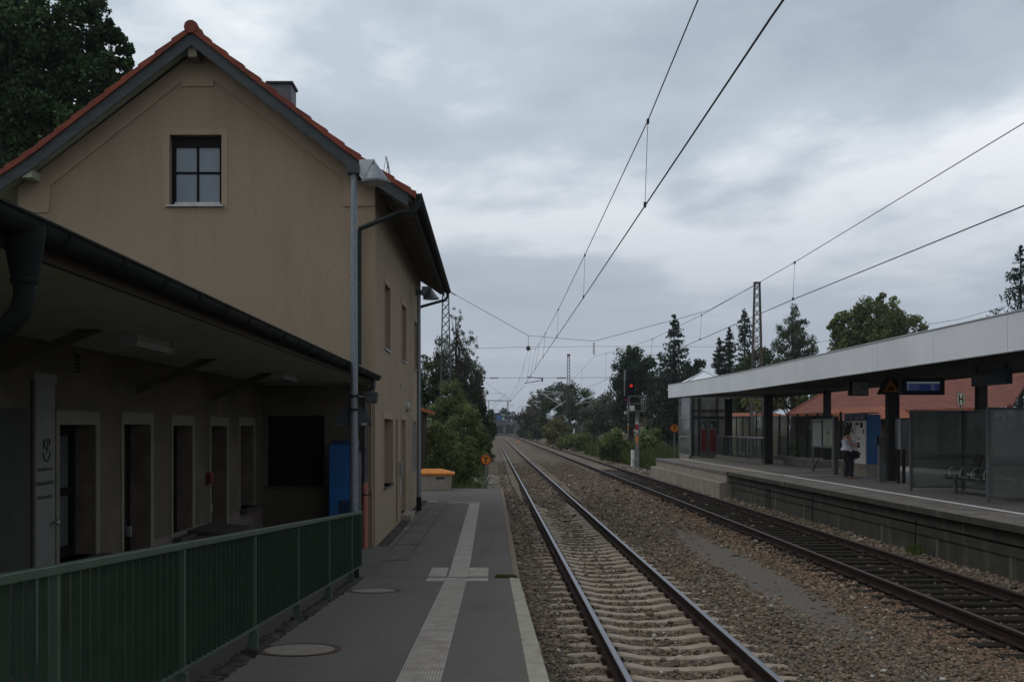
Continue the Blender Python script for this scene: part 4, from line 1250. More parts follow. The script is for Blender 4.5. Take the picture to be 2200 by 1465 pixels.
# rough stone edging along the foot of the railing
rs = random.Random(3)
edge = thing('stone_edging', (-2.25, 11, zg(11) - .05), 'rough dark stone edging of the ramp under the green railing', 'edging')
y = 4.4; prev = 0
b = MB()
while y < 17.7:
    l = rs.uniform(.12, .22)
    z = zg(y)
    b.hull([(fx(y) - .01 + rs.uniform(-.02, .02) + sx * rs.uniform(.055, .085), y + l * yy + rs.uniform(-.01, .01), z + zz) for sx in (-1, 1) for yy in (.03, .97) for zz in (-.5, rs.uniform(.0, .05))])
    y += l
b.build('edging_stones', 'concrete_dark', edge)

# ------------------------------------------------------------------ lamp posts
def lamp_post(name_lab, X, Y, zb, zt, r0, r1, arm_z, hx0, hx1, mirror=False, light='lamp_metal'):
    t = thing('lamp_post', (X, Y, zb), name_lab, 'lamp post', 'platform lamp posts')
    b = MB(); b.cyl((X, Y, zb), (X, Y, zt), r0, r1, 18); b.build('pole', 'zinc', t, smooth=True)
    MB().cyl((X, Y, zb), (X, Y, zb + .42), r0 + .006, n=18).build('sleeve', 'black_matt' , t, smooth=True)
    MB().box(X - .10, X + .10, Y - .10, Y + .10, zt - .02, zt + .12).build('bracket', 'board_grey', t)
    cxh = (hx0 + hx1) / 2; r = (hx1 - hx0) / 2; zr_ = arm_z
    h = MB(); ring = [(cxh + r * math.cos(a), Y + r * math.sin(a), zr_) for a in [2 * math.pi * i / 28 for i in range(28)]]
    apx = (cxh - .03, Y, zr_ + .36)
    h.hull(ring + [apx])
    hd = h.build('lamp_head', 'lamp_metal_dark' if light != 'lamp_metal' else 'zinc', t)
    w_ = MB(); w_.prism([(hx0 - .035, Y - .05, zr_ + .355), (cxh - .02, Y - .05, zr_ + .362), (hx0 + .02, Y - .05, zr_ + .02), (hx0 - .035, Y - .05, zr_ + .10)], (0, .1, 0))
    w_.build('side_wing', 'lamp_metal' if light == 'lamp_metal' else 'lamp_metal_dark', hd)
    b = MB(); b.lathe((cxh, Y, zr_), [(r + .006, -.025), (r + .006, .012)], 32); b.build('rim', 'lamp_metal_dark', hd, smooth=True)
    b = MB(); b.lathe((cxh, Y, zr_), [(r - .03, -.034), (r - .03, -.026)], 32); b.build('lens', 'lamp_glass', hd, smooth=True)
    MB().cyl((X, Y, zt + .03), (apx[0], Y, zt + .03), .03, n=8).build('arm', 'zinc_dark', t)
    return t
y1 = 17.62; X1 = (760.5 - 1056) * y1 / F
lp1 = lamp_post('tall galvanised lamp post behind the end of the green railing, rising past the house corner', X1, y1, 0, zy(372, y1), .076, .05,
          zy(391, y1), (777 - 1056) * y1 / F, (838 - 1056) * y1 / F)
y2 = 32.4; X2 = (900 - 1056) * y2 / F
lp2 = lamp_post('galvanised lamp post at the far corner of the station house, near the grit bin', X2, y2, 0, zy(632, y2), .07, .055,
          zy(641, y2), (909 - 1056) * y2 / F, (943 - 1056) * y2 / F, light='lamp_metal_dark')
# clamps / bands on the near pole
b = MB()
for z in (zy(851, y1), zy(880, y1)): b.lathe((X1, y1, z), [(.080, -.02), (.080, .02)], 18)
b.build('clamp_band', 'steel_dark', lp1)
# triangular warning sign seen from behind
ts = thing('warning_sign', (X1, y1 - .0, 2.4), 'triangular warning sign seen from behind, clamped to the near lamp post', 'sign')
p0, p1_, p2_ = at(717, 915, y1 + .11), at(798, 915, y1 + .11), at(757, 848, y1 + .11)
MB().prism([p0, p1_, (p1_.x + .01, p1_.y, p1_.z + .03), p2_ + Vector((.02, 0, 0)), p2_ - Vector((.02, 0, 0)), (p0.x - .01, p0.y, p0.z + .03)], (0, .012, 0)).build('plate', 'board_grey', ts, bevel=.003)
q_ = at(782, 911, y1 + .10); MB().box(q_.x - .04, q_.x + .05, y1 + .104, y1 + .109, q_.z - .02, q_.z + .02).build('sticker', 'dull_white', ts)
# horn loudspeaker on its arm
fl = thing('floodlight', (X1 + .3, y1, 2.9), 'small boxy floodlight on a short arm of the near lamp post', 'floodlight')
a0 = at(767, 851, y1); a1 = at(783, 853, y1)
MB().cyl(a0, a1, .012, n=8).build('arm', 'zinc', fl)
q0, q1 = at(781, 841, y1 - .05), at(811, 866, y1 - .05)
b = MB(); b.hull([(q0.x, y1 - .1, q0.z), (q1.x, y1 - .1, q0.z - .01), (q1.x - .02, y1 - .1, q1.z), (q0.x + .04, y1 - .1, q1.z + .01),
                  (q0.x, y1 + .14, q0.z), (q1.x, y1 + .14, q0.z - .01), (q1.x - .02, y1 + .14, q1.z), (q0.x + .04, y1 + .14, q1.z + .01)])
h_ = b.build('housing', 'stone_sill', fl, bevel=.01)
MB().box(q0.x + .055, q1.x - .035, y1 - .108, y1 - .10, q1.z + .035, q0.z - .035).build('lens', 'pane_dark', fl)

# ticket machine beside the gable
tm = thing('ticket_machine', (-2.85, 20.9, 0), 'bright blue ticket machine in the corner under the annex canopy', 'ticket machine')
TY = 21.6
tx0, tx1 = (707 - 1056) * TY / F, (769 - 1056) * TY / F
MB().box(tx0, tx1 - .05, TY, TY + .6, .02, zy(955, TY)).build('cabinet', 'blue', tm, bevel=.01)
MB().box(tx1 - .05, tx1, TY + .02, TY + .58, .02, zy(972, TY)).build('front_panel', 'zinc_dark', tm)
MB().box(tx0 + .05, tx1 - .02, TY + .05, TY + .55, zy(955, TY), zy(944, TY)).build('roof_box', 'navy', tm)
b = MB().box(tx1 - .09, tx1 + .02, TY - .04, TY + .01, zy(975, TY), zy(948, TY)); b.build('header_sign', 'zinc_dark', tm)
MB().box(tx0 + .20, tx0 + .46, TY - .015, TY, .72, 1.05).build('service_panel', 'navy', tm, bevel=.004)
MB().box(tx0 + .22, tx0 + .30, TY - .02, TY, .45, .66).build('label_plate', 'dull_white', tm)
MB().box(tx1 - .04, tx1 - .02, TY - .005, TY + .02, 1.62, 1.8).build('slot', 'black', tm)

# grit bin
gb = thing('grit_bin', (-2.2, 43.2, 0), 'cream grit bin with domed orange lid at the end of the near platform', 'grit bin')
xa, xb = -3.2, -1.60
ya, yb = 42.9, 43.8
b = MB(); b.hull([(xa + .06, ya + .05, .0), (xb - .07, ya + .05, 0), (xb - .07, yb - .05, 0), (xa + .06, yb - .05, 0),
                  (xa, ya, .62), (xb, ya, .62), (xb, yb, .62), (xa, yb, .62)])
bo = b.build('body', 'box_beige', gb, bevel=.03)
b = MB(); b.hull([(xa - .04, ya - .04, .61), (xb + .10, ya - .04, .61), (xb + .10, yb + .04, .61), (xa - .04, yb + .04, .61),
                  (xa - .04, ya - .04, .70), (xb + .10, ya - .04, .70), (xb + .10, yb + .04, .70), (xa - .04, yb + .04, .70),
                  (xa + .45, ya + .35, .86), (xb - .42, ya + .35, .86), (xb - .42, yb - .35, .86), (xa + .45, yb - .35, .86)])
b.build('lid', 'orange', gb, bevel=.02)
MB().box(xa + 1.0 - .05, xa + 1.3, ya - .004, ya + .01, .46, .54).build('label_plate', 'stone_sill', gb)

# round T signs
def tsign(lab, X, Y, z0, zc, d):
    t = thing('round_sign', (X, Y, z0), lab, 'sign', 'round signs with a letter T')
    MB().cyl((X, Y + .03, z0), (X, Y + .03, zc), .028, n=10).build('post', 'zinc', t)
    MB().lathe((X, Y, zc), [(d / 2, 0), (d / 2, .012)], 32, 'Y').build('rim', 'sign_red', t)
    r2 = d / 2 * .80
    f = MB().lathe((X, Y, zc), [(r2, -.004), (r2, -.001)], 32, 'Y').build('face', 'sign_orange', t)
    b = MB(); s = d * .58
    b.box(X - s * .42, X + s * .42, Y - .009, Y - .006, zc + s * .24, zc + s * .38)
    b.box(X - s * .10, X + s * .10, Y - .009, Y - .006, zc - s * .52, zc + s * .24)
    b.box(X - s * .03, X + s * .03, Y - .009, Y - .006, zc + s * .38, zc + s * .50)
    b.build('letter', 'black_matt', t)
tsign('round orange sign with a black letter T at the end of the near platform', at(1044, 0, 46).x, 46, -.2, zy(987, 46), .45)
tsign('round orange sign with a black T beside the lift, far platform end', at(1449, 0, 59).x, 59, -.2, zy(920, 59), .46)

# ================================================================== FAR PLATFORM
PX, PZ = 8.80, .89
plat = thing('far_platform', (12, 30, 0), 'long raised concrete platform with a white edge line beyond the tracks', 'platform')
YN, YM, YF = 4.0, 39.9, 57.0
PW = 17.6
# old stretch: slab, beams and dark retaining wall
MB().box(PX + .55, PW - .02, YN, YF - .05, PZ - .1, PZ).build('paving', 'platform_paving', plat)
y = YN; b = MB()
while y < YM:
    b.box(PX, PX + .545, y + .006, min(y + 2.0, YM) - .006, PZ - .13, PZ - .004); y += 2.0
b.build('edge_slabs', 'concrete_dark', plat, bevel=.008)
# paver joints on the walking strip
b = MB(); y = YN
while y < YM:
    b.box(PX + .02, PX + .54, y - .012, y + .012, PZ + .003, PZ + .009); y += 2.0
rj = random.Random(5)
for i in range(120):
    y = rj.uniform(14, YM - 1); x = PX + rj.choice([.22, .55, .78, 1.02])
    b.box(x, x + .014, y, y + rj.uniform(.3, 1.2), PZ + .002, PZ + .0075)
b.build('joints', 'black_matt', plat)
MB().box(PX + .002, PX + 1.12, YN, YM, PZ + .0, PZ + .006).build('edge_paving', 'concrete_top', plat)
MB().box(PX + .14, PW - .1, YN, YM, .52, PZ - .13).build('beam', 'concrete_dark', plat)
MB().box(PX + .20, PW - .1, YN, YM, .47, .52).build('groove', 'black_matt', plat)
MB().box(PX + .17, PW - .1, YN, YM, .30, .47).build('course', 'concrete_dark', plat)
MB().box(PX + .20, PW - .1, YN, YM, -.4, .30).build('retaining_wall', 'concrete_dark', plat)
y = 15.3
while y < YM - 1:
    MB().box(PX + .185, PX + .21, y, y + .13, -.38, .29).build('wall_post', 'wall_post', plat); y += 3.05
for y in (34.2, 34.5, 29.6, 22.4):
    b = MB(); b.tube([(PX + .13, y, .6), (PX + .12, y, .1), (PX + .15, y + .15, -.1)], .015, 5); b.build('cable', 'black_matt', plat)
# renewed stretch: pale concrete with projecting footing
MB().box(PX - .02, PW - .05, YM + .005, YF, PZ - .11, PZ + .003).build('edge_slabs', 'concrete_top', plat, bevel=.01)
MB().box(PX + .02, PW - .1, YM + .005, YF - .03, .48, PZ - .11).build('concrete_wall', 'concrete', plat)
MB().box(PX - .26, PW - .1, YM + .02, YF + .2, -.4, .47).build('concrete_footing', 'concrete', plat, bevel=.015)
# lines
b = MB(); b.box(10.0, 10.10, YN, 36.5, PZ, PZ + .009); b.build('white_line', 'white_line', plat)
b = MB(); b.box(9.83, 10.13, 36.5, 55.5, PZ + .003, PZ + .010); b.box(10.13, 13.2, 36.5, 36.72, PZ, PZ + .008); b.build('tactile_line', 'tactile_far', plat)
b = MB(); b.box(PX - .01, PX + .9, YM - .15, YM + .15, PZ + .004, PZ + .012); b.build('yellow_mark', 'yellow_line', plat)
MB().box(15.7, 15.8, YN, YF, PZ, PZ + .009).build('white_line', 'white_line', plat)
MB().box(16.2, 16.5, 6, YF, PZ, PZ + .009).build('tactile_line', 'tactile_far', plat)

# ------------------------------------------------------------------ platform roof
canopy = thing('platform_roof', (12.3, 35, PZ), 'long flat platform roof with broad white metal fascia on dark steel columns', 'platform roof')
FN = [(9.5, 8.0, 3.90, 4.62), (9.5, 41.0, 3.94, 4.645), (9.3, 56.0, 4.10, 4.77)]
BX = 14.4
def fpt(i, x=None, z=None): return FN[i]
def seg(b, i, t0, t1, x_in=.05):
    a, c = FN[i], FN[i + 1]
    def q(t): return [a[k_] + (c[k_] - a[k_]) * t for k_ in range(4)]
    p, r_ = q(t0), q(t1)
    b.add([(p[0], p[1], p[2]), (p[0], p[1], p[3]), (r_[0], r_[1], r_[3]), (r_[0], r_[1], r_[2]),
           (p[0] + x_in, p[1], p[2]), (p[0] + x_in, p[1], p[3]), (r_[0] + x_in, r_[1], r_[3]), (r_[0] + x_in, r_[1], r_[2])],
          [(0, 1, 2, 3), (4, 7, 6, 5), (0, 4, 5, 1), (1, 5, 6, 2), (2, 6, 7, 3), (3, 7, 4, 0)])
# joints of the fascia panels, read off their real spacing
jy = [8.0, 13.2, 16.4, 19.6, 22.9, 26.2, 29.5, 33.2, 37.0, 41.0]
for i in range(len(jy) - 1):
    b = MB(); g_ = .006
    seg(b, 0, (jy[i] - 8 + g_) / 33.0, (jy[i + 1] - 8 - g_) / 33.0); b.build('fascia_panel', 'fascia', canopy)
for i in range(4):
    b = MB(); seg(b, 1, i / 4 + .0005, (i + 1) / 4 - .0005); b.build('fascia_panel', 'fascia', canopy)
b = MB(); b.box(9.3, BX, 56.0, 56.05, 4.10, 4.77); b.build('fascia_panel', 'fascia', canopy)
b = MB()     # bright drip edge below and above
for i in (0, 1):
    a, c = FN[i], FN[i + 1]
    for k_ in (2, 3):
        b.cyl((a[0] - .004, a[1], a[k_]), (c[0] - .004, c[1], c[k_]), .018, n=6)
b.build('edge_trim', 'lamp_metal', canopy)
b = MB(); BZ = 4.08
pts = [(FN[i][0] + .05, FN[i][1], FN[i][2] + .02) for i in range(3)] + [(BX, 56, BZ + .12), (BX, 41, BZ), (BX, 8, BZ)]
b.add(pts, [(0, 1, 4, 5), (1, 2, 3, 4)])
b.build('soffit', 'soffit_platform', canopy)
b = MB(); x = 9.9
for i in range(11):
    x = 9.9 + i * .42; t_ = (x - 9.5) / (BX - 9.5); z = 3.92 * (1 - t_) + BZ * t_
    b.box(x, x + .03, 8, 41, z - .012, z + .01)
b.build('soffit_joints', 'steel_dark', canopy)
b = MB(); b.add([(9.5, 8, 4.6), (9.5, 41, 4.62), (9.3, 56, 4.75), (BX, 56, 4.75), (BX, 41, 4.62), (BX, 8, 4.6)], [(0, 1, 4, 5), (1, 2, 3, 4)])
b.box(BX - .03, BX, 8, 56, BZ - .06, 4.6)
b.build('roof_deck', 'zinc_dark', canopy)
for y in (18.0, 32.8, 47.5, 55.5):
    X = 12.35
    b = MB(); b.box(X - .17, X + .17, y - .14, y - .11, PZ, 4.0); b.box(X - .17, X + .17, y + .11, y + .14, PZ, 4.0); b.box(X - .04, X + .04, y - .11, y + .11, PZ, 4.0)
    b.box(X - .17, X + .17, y - .11, y + .11, PZ, 3.99) if y > 30 else None
    b.build('column', 'steel_dark', canopy)
for y in (30.5, 44.5):
    MB().box(13.9, 14.16, y - .12, y + .12, PZ, 4.08).build('column', 'steel_dark', canopy)

# ------------------------------------------------------------------ things hanging under the roof
ck = thing('station_clock', (11.0, 32, 4.0), 'square platform clock hanging under the roof', 'clock')
c0, c1 = at(1824, 818, 32), at(1866, 850, 32)
MB().box(c0.x, c1.x, 31.98, 32.14, c1.z, c0.z).build('case', 'black', ck, bevel=.01)
dial = MB().box(c0.x + .10, c1.x - .03, 31.97, 31.98, c1.z + .035, c0.z - .035).build('dial', 'dull_white', ck)
b = MB(); cc = ((c0.x + c1.x) / 2 + .035, 31.962, (c0.z + c1.z) / 2)
for i in range(12):
    a = math.pi * i / 6; s_ = .175
    p = Vector((cc[0] + s_ * math.sin(a), cc[1], cc[2] + s_ * math.cos(a)))
    b.cyl(p, p + Vector((-.035 * math.sin(a), 0, -.035 * math.cos(a))), .007, n=4)
b.build('hour_marks', 'black', dial)
b = MB(); b.cyl(cc, (cc[0] + .15, cc[1], cc[2] + .085), .009, n=5); b.cyl(cc, (cc[0] + .085, cc[1], cc[2] + .055), .014, n=5); b.build('hands', 'black', dial)
b = MB(); b.box(c0.x + .03, c0.x + .07, 32.03, 32.08, c0.z, 4.03); b.box(c1.x - .07, c1.x - .03, 32.03, 32.08, c0.z, 4.03); b.build('hanger', 'black', ck)

# triangular warning sign and departure display
wt = thing('warning_sign', (12.0, 31, 3.5), 'black framed triangular warning sign with dull orange field, left of the departure display', 'sign')
t0, t1_, t2_, t3_ = at(1886, 847, 31), at(1941, 847, 31), at(1921, 807, 31), at(1906, 807, 31)
MB().prism([t0, t1_, t2_, t3_], (0, .12, 0)).build('frame', 'black', wt)
u0, u1, u2 = at(1897, 842, 30.99), at(1931, 842, 30.99), at(1914, 814, 30.99)
tr = MB().prism([u0, u1, u2], (0, .006, 0)).build('field', 'sign_orange', wt)
cm_ = (u0 + u1 + u2) / 3
b = MB(); b.sphere((cm_.x, 30.984, cm_.z - .01), .085, .004, .05, 10, 6); b.box(cm_.x - .10, cm_.x + .10, 30.983, 30.987, cm_.z - .085, cm_.z - .03)
b.build('symbol', 'dark_red', tr)
dd = thing('departure_display', (12.2, 30, 3.5), 'black departure display with a small blue lit screen under the roof', 'display')
d0, d1 = at(1937, 812, 30), at(2030, 848, 30)
MB().box(d0.x, d1.x, 30, 30.25, d1.z, d0.z).build('case', 'black', dd, bevel=.01)
e0, e1 = at(1948, 820, 29.99), at(2018.5, 839, 29.99)
sc_ = MB().box(e0.x, e1.x, 29.985, 29.998, e1.z, e0.z).build('screen', emit('screen_blue', (.006, .012, .06), .5), dd)
M['scr_hdr'] = emit('screen_header', (.10, .14, .14), .5)
M['scr_txt'] = emit('screen_text', (.10, .12, .14), .5)
MB().box(e0.x, e1.x, 29.98, 29.984, e0.z - .055, e0.z).build('header_bar', 'scr_hdr', sc_)
b = MB(); rr = random.Random(9)
for i in range(3):
    z = e0.z - .105 - i * .058
    b.box(e0.x + .01, e0.x + .075, 29.98, 29.984, z - .012, z + .020)
    x = e0.x + .11
    for j in range(rr.randint(9, 12)):
        b.box(x, x + .008, 29.98, 29.984, z - .008, z + rr.choice([.008, .014])); x += .021
    b.box(e1.x - .25, e1.x - .14, 29.98, 29.984, z - .012, z - .004)
    for j in range(5): b.box(e1.x - .24 + j * .021, e1.x - .23 + j * .021, 29.98, 29.984, z - .004, z + .016)
b.build('text_rows', 'scr_txt', sc_)
for x in (d0.x + .2, d1.x - .2): MB().box(x - .02, x + .02, 30.08, 30.12, d0.z, 4.05).build('hanger', 'black', dd)

# station name sign, facing the tracks
ns = thing('station_name_sign', (11.6, 24.9, 3.5), 'dark sign reading Neufahrn hanging parallel to the track under the roof', 'sign')
nx = 11.6; na, nb = nx * F / (2160.5 - 1056), nx * F / (2086.5 - 1056)
nt_, nb_ = 3.87, 3.515
MB().box(nx, nx + .16, na, nb, nb_, nt_).build('panel', 'navy', ns, bevel=.008)
text_mb('Neufahrn', .235, (nx - .006, nb - .10, nb_ + .13), (0, -1, 0), (0, 0, 1), .002).build('lettering', 'dull_white', ns)
MB().box(nx + .05, nx + .11, na + .10, na + .16, nt_, 4.02).build('hanger', 'black', ns)
MB().box(nx + .05, nx + .11, nb - .16, nb - .10, nt_, 4.02).build('hanger', 'black', ns)

# H board beyond the shelter
hb = thing('stop_board', at(2064, 0, 45) * 1 + Vector((0, 0, -1e-6)), 'small white board with a black letter H on a post behind the shelter', 'sign')
hb.location.z = PZ; BASE[hb] = Vector(hb.location)
h0, h1 = at(2056, 843.5, 45), at(2073, 870, 45)
MB().box(h0.x, h1.x, 45, 45.02, h1.z, h0.z).build('board', 'black', hb)
pl_ = MB().box(h0.x + .02, h1.x - .02, 44.99, 44.998, h1.z + .02, h0.z - .02).build('face', emit('reflective_cream', (.40, .39, .27), .0), hb)
b = MB(); xm = (h0.x + h1.x) / 2; zm = (h0.z + h1.z) / 2
b.box(xm - .10, xm - .05, 44.98, 44.985, zm - .20, zm + .20); b.box(xm + .05, xm + .10, 44.98, 44.985, zm - .20, zm + .20); b.box(xm - .05, xm + .05, 44.98, 44.985, zm - .03, zm + .03)
b.build('letter', 'black', hb)
MB().cyl((xm, 45.05, PZ), (xm, 45.05, h1.z), .03, n=8).build('post', 'steel_grey', hb)

# ------------------------------------------------------------------ shelter
sh = thing('wind_shelter', (11.5, 26, PZ), 'glazed wind shelter with grey steel frames at the right of the far platform', 'shelter')
sx_, sx2 = 10.84, 12.25
def panel(parent, x0, x1, y, z0, z1, zm, fr=.07):
    b = MB()
    b.box(x0, x0 + fr, y - .03, y + .03, PZ, z1); b.box(x1 - fr, x1, y - .03, y + .03, PZ, z1)
    b.box(x0 + fr, x1 - fr, y - .025, y + .025, z1 - .05, z1); b.box(x0 + fr, x1 - fr, y - .025, y + .025, z0, z0 + .045)
    b.box(x0 + fr, x1 - fr, y - .025, y + .025, zm, zm + .09)
    f = b.build('side_frame', 'steel_grey', parent)
    g_ = MB()
    g_.add([(x0 + fr, y, z0 + .045), (x1 - fr, y, z0 + .045), (x1 - fr, y, zm), (x0 + fr, y, zm)], [(0, 1, 2, 3)])
    g_.add([(x0 + fr, y, zm + .09), (x1 - fr, y, zm + .09), (x1 - fr, y, z1 - .05), (x0 + fr, y, z1 - .05)], [(0, 1, 2, 3)])
    g_.build('pane', 'glass_smoke', f)
panel(sh, sx_, sx2, 27.6, PZ + .08, 2.97, 1.74)
panel(sh, sx_, sx2 + .2, 23.3, PZ + .08, 2.97, 1.74)
b = MB()
for y in (23.3, 24.73, 26.16, 27.6): b.box(sx2 - .04, sx2 + .04, y - .04, y + .04, PZ, 2.97)
for (za, zb) in ((PZ + .08, PZ + .13), (1.74, 1.83), (2.92, 2.97)): b.box(sx2 - .025, sx2 + .025, 23.34, 27.56, za, zb)
f = b.build('back_frame', 'steel_grey', sh)
g_ = MB(); g_.add([(sx2, 23.34, PZ + .13), (sx2, 27.56, PZ + .13), (sx2, 27.56, 2.92), (sx2, 23.34, 2.92)], [(0, 1, 2, 3)]); g_.build('pane', 'glass_smoke', f)
# bench
be = thing('bench', (11.5, 25.4, PZ), 'row of dark mesh seats with bright bent armrests inside the wind shelter', 'bench')
bz_ = PZ + .45
for i in range(5):
    yc = 26.6 - i * .62
    s_ = MB()
    s_.hull([(11.24, yc - .26, bz_ - .01), (11.24, yc + .26, bz_ - .01), (11.27, yc - .26, bz_ + .02), (11.27, yc + .26, bz_ + .02), (11.72, yc - .26, bz_ - .02), (11.72, yc + .26, bz_ - .02), (11.72, yc - .26, bz_ + .005), (11.72, yc + .26, bz_ + .005)])
    so = s_.build('seat', 'steel_dark', be)
    MB().cyl((11.235, yc - .26, bz_ + .008), (11.235, yc + .26, bz_ + .008), .014, n=6).build('front_edge', 'rail_steel', so)
    if i > 0:
        MB().hull([(11.74, yc - .24, bz_ + .08), (11.74, yc + .24, bz_ + .08), (11.77, yc - .24, bz_ + .08), (11.77, yc + .24, bz_ + .08),
               (11.90, yc - .20, bz_ + .52), (11.90, yc + .20, bz_ + .52), (11.93, yc - .20, bz_ + .52), (11.93, yc + .20, bz_ + .52)]).build('backrest', 'steel_dark', be)
    if 0 < i < 5:
        MB().tube([(11.30, yc + .31, bz_), (11.31, yc + .31, bz_ + .15), (11.38, yc + .31, bz_ + .22), (11.80, yc + .31, bz_ + .22)], .017, 6).build('armrest', 'rail_steel', be)
MB().box(11.44, 11.54, 23.9, 26.9, bz_ - .11, bz_ - .03).build('beam', 'steel_grey', be)
for y in (26.35, 24.5):
    MB().box(11.45, 11.53, y - .04, y + .04, PZ, bz_ - .11).build('leg', 'steel_grey', be)

# ------------------------------------------------------------------ ticket machines on their base
tmx = 12.45
base = thing('machine_plinth', (12.7, 36.2, PZ), 'low pale concrete plinth under the two blue ticket machines', 'plinth')
b = MB(); b.hull([(x, y, z) for x, y in ((tmx - .10, 35.7), (tmx - .02, 35.3), (13.0, 35.3), (13.0, 37.6), (tmx - .10, 37.6)) for z in (PZ, PZ + .42)])
b.build('plinth_block', 'concrete', base)
mz0, mz1 = PZ + .42, zy(888, 35.4)
for (ya, yb, lab) in ((35.42, 36.46, 'blue and pale grey ticket machine on the plinth, the nearer of the pair'), (36.48, 37.5, 'blue and pale grey ticket machine on the plinth, the further one behind the woman')):
    t = thing('ticket_machine', (12.7, (ya + yb) / 2, mz0), lab, 'ticket machine', 'ticket machines on the far platform')
    MB().box(tmx + .04, tmx + .50, ya, yb, mz0, mz1 - .03).build('cabinet', 'blue', t, bevel=.008)
    f = MB().box(tmx, tmx + .04, ya + .03, yb - .03, mz0, mz1 - .24).build('front_panel', 'machine_front', t, bevel=.004)
    MB().box(tmx - .02, tmx + .045, ya, yb, mz1 - .235, mz1).build('header', 'navy', t)
    MB().box(tmx - .01, tmx + .44, ya - .005, yb + .005, mz1, mz1 + .03).build('top_cap', 'navy', t)
    b = MB(); b.box(tmx - .024, tmx - .02, ya + .30, ya + .36, mz1 - .19, mz1 - .04); b.build('pictogram', 'dull_white', t)
    text_mb('Tickets', .10, (tmx - .024, yb - .10, mz1 - .19), (0, -1, 0), (0, 0, 1), .002).build('lettering', 'lamp_metal', t)
    H_ = mz1 - .24 - mz0
    MB().box(tmx - .008, tmx, yb - .38, yb - .10, mz0 + H_ * .90, mz0 + H_ * .96).build('notice', 'navy', f)
    MB().box(tmx - .010, tmx, ya + .28, ya + .50, mz0 + H_ * .84, mz0 + H_ * .97).build('screen', 'wood_brown', f)
    MB().box(tmx - .008, tmx, yb - .55, yb - .18, mz0 + H_ * .60, mz0 + H_ * .615).build('stripe', 'red', f)
    MB().box(tmx - .008, tmx, yb - .55, yb - .18, mz0 + H_ * .565, mz0 + H_ * .58).build('stripe', 'red', f)
    MB().box(tmx - .012, tmx, ya + .16, ya + .24, mz0 + H_ * .70, mz0 + H_ * .80).build('card_slot', 'black', f)
    MB().box(tmx - .010, tmx, yb - .55, yb - .28, mz0 + H_ * .20, mz0 + H_ * .26).build('tray', 'black', f)
    MB().box(tmx - .008, tmx, yb - .55, yb - .20, mz0 + H_ * .385, mz0 + H_ * .39).build('seam', 'zinc_dark', f)
    MB().box(tmx - .008, tmx, ya + .10, ya + .20, mz0 + H_ * .46, mz0 + H_ * .475).build('button', 'black', f)

# validator post, display case beside the column
vp = thing('ticket_validator', (11.75, 31.9, PZ), 'short grey ticket validator post with a blue box near the column', 'validator')
v0, v1 = at(1888, 938, 31.9), at(1900, 1036, 31.9)
MB().box(v0.x, v1.x, 31.85, 32.0, PZ, v0.z).build('post', 'steel_grey', vp)
MB().box(v0.x - .08, v0.x, 31.87, 31.98, v0.z - .25, v0.z).build('reader_box', 'navy', vp)
dc = thing('display_case', (12.7, 31.3, PZ), 'grey display case on legs right of the column, left of the shelter', 'display case')
q0, q1 = at(1929, 900, 31.3), at(1953, 965, 31.3)
MB().box(q0.x, q1.x, 31.3, 31.5, q1.z, q0.z).build('case', 'steel_grey', dc)
MB().box(q0.x + .12, q1.x - .03, 31.29, 31.30, q1.z + .06, q0.z - .06).build('glazing', 'pane_dark', dc)
MB().box(q0.x, q0.x + .085, 31.285, 31.3, q1.z, q0.z).build('side_cheek', 'steel_light', dc)
MB().box(q1.x - .15, q1.x - .08, 31.35, 31.45, PZ, q1.z).build('leg', 'steel_dark', dc)
MB().box(q0.x + .02, q0.x + .09, 31.35, 31.45, PZ, q1.z).build('leg', 'steel_dark', dc)

# timetable board
ib = thing('timetable_board', (12.06, 38.7, PZ), 'two-panel timetable board in a grey frame behind the woman', 'notice board')
bx, ya, yb, za, zb = 12.06, 37.45, 40.1, 1.80, 2.86
b = MB()
b.box(bx - .04, bx + .05, ya, yb, za, za + .06); b.box(bx - .04, bx + .05, ya, yb, zb - .06, zb)
for y in (ya, (ya + yb) / 2 - .04, yb - .08): b.box(bx - .04, bx + .05, y, y + .08, za + .06, zb - .06)
b.build('frame', 'steel_grey', ib)
MB().box(bx - .005, bx + .01, (ya + yb) / 2 + .04, yb - .08, za + .06, zb - .06).build('timetable', 'poster', ib)
pm_ = MB().box(bx - .005, bx + .01, ya + .08, (ya + yb) / 2 - .04, za + .06, zb - .06).build('network_map', 'poster_map', ib)
b = MB(); ym = ya + .66
b.box(bx - .010, bx - .006, ya + .10, ya + 1.20, zb - .13, zb - .10); b.box(bx - .010, bx - .006, ym - .22, ym + .22, 2.30, 2.38); b.box(bx - .01, bx - .006, ya + .1, ya + 1.2, za + .07, za + .10)
for k_ in (-.35, -.12, .15, .33): b.tube([(bx - .008, ym + k_, zb - .16), (bx - .008, ym + k_ * .4, 2.36), (bx - .008, ym + k_ * .6, 2.25), (bx - .008, ym - k_, za + .12)], .006, 4)
b.build('route_lines', emit('route_olive', (.16, .20, .03), 0), pm_)
b = MB(); b.box(bx - .010, bx - .006, (ya + yb) / 2 + .1, yb - .14, zb - .15, zb - .09)
for i in range(8): b.box(bx - .0095, bx - .006, (ya + yb) / 2 + .12, yb - .2, zb - .22 - i * .09, zb - .212 - i * .09)
b.build('timetable_rows', 'steel_grey', ib)
for y in (ya + .1, yb - .2):
    MB().box(bx - .03, bx + .04, y, y + .09, PZ, za).build('leg', 'steel_grey', ib)
pst = at(1790, 894, 37.2)
MB().box(pst.x, pst.x + .15, 37.1, 37.3, PZ, pst.z).build('end_post', 'steel_grey', ib)
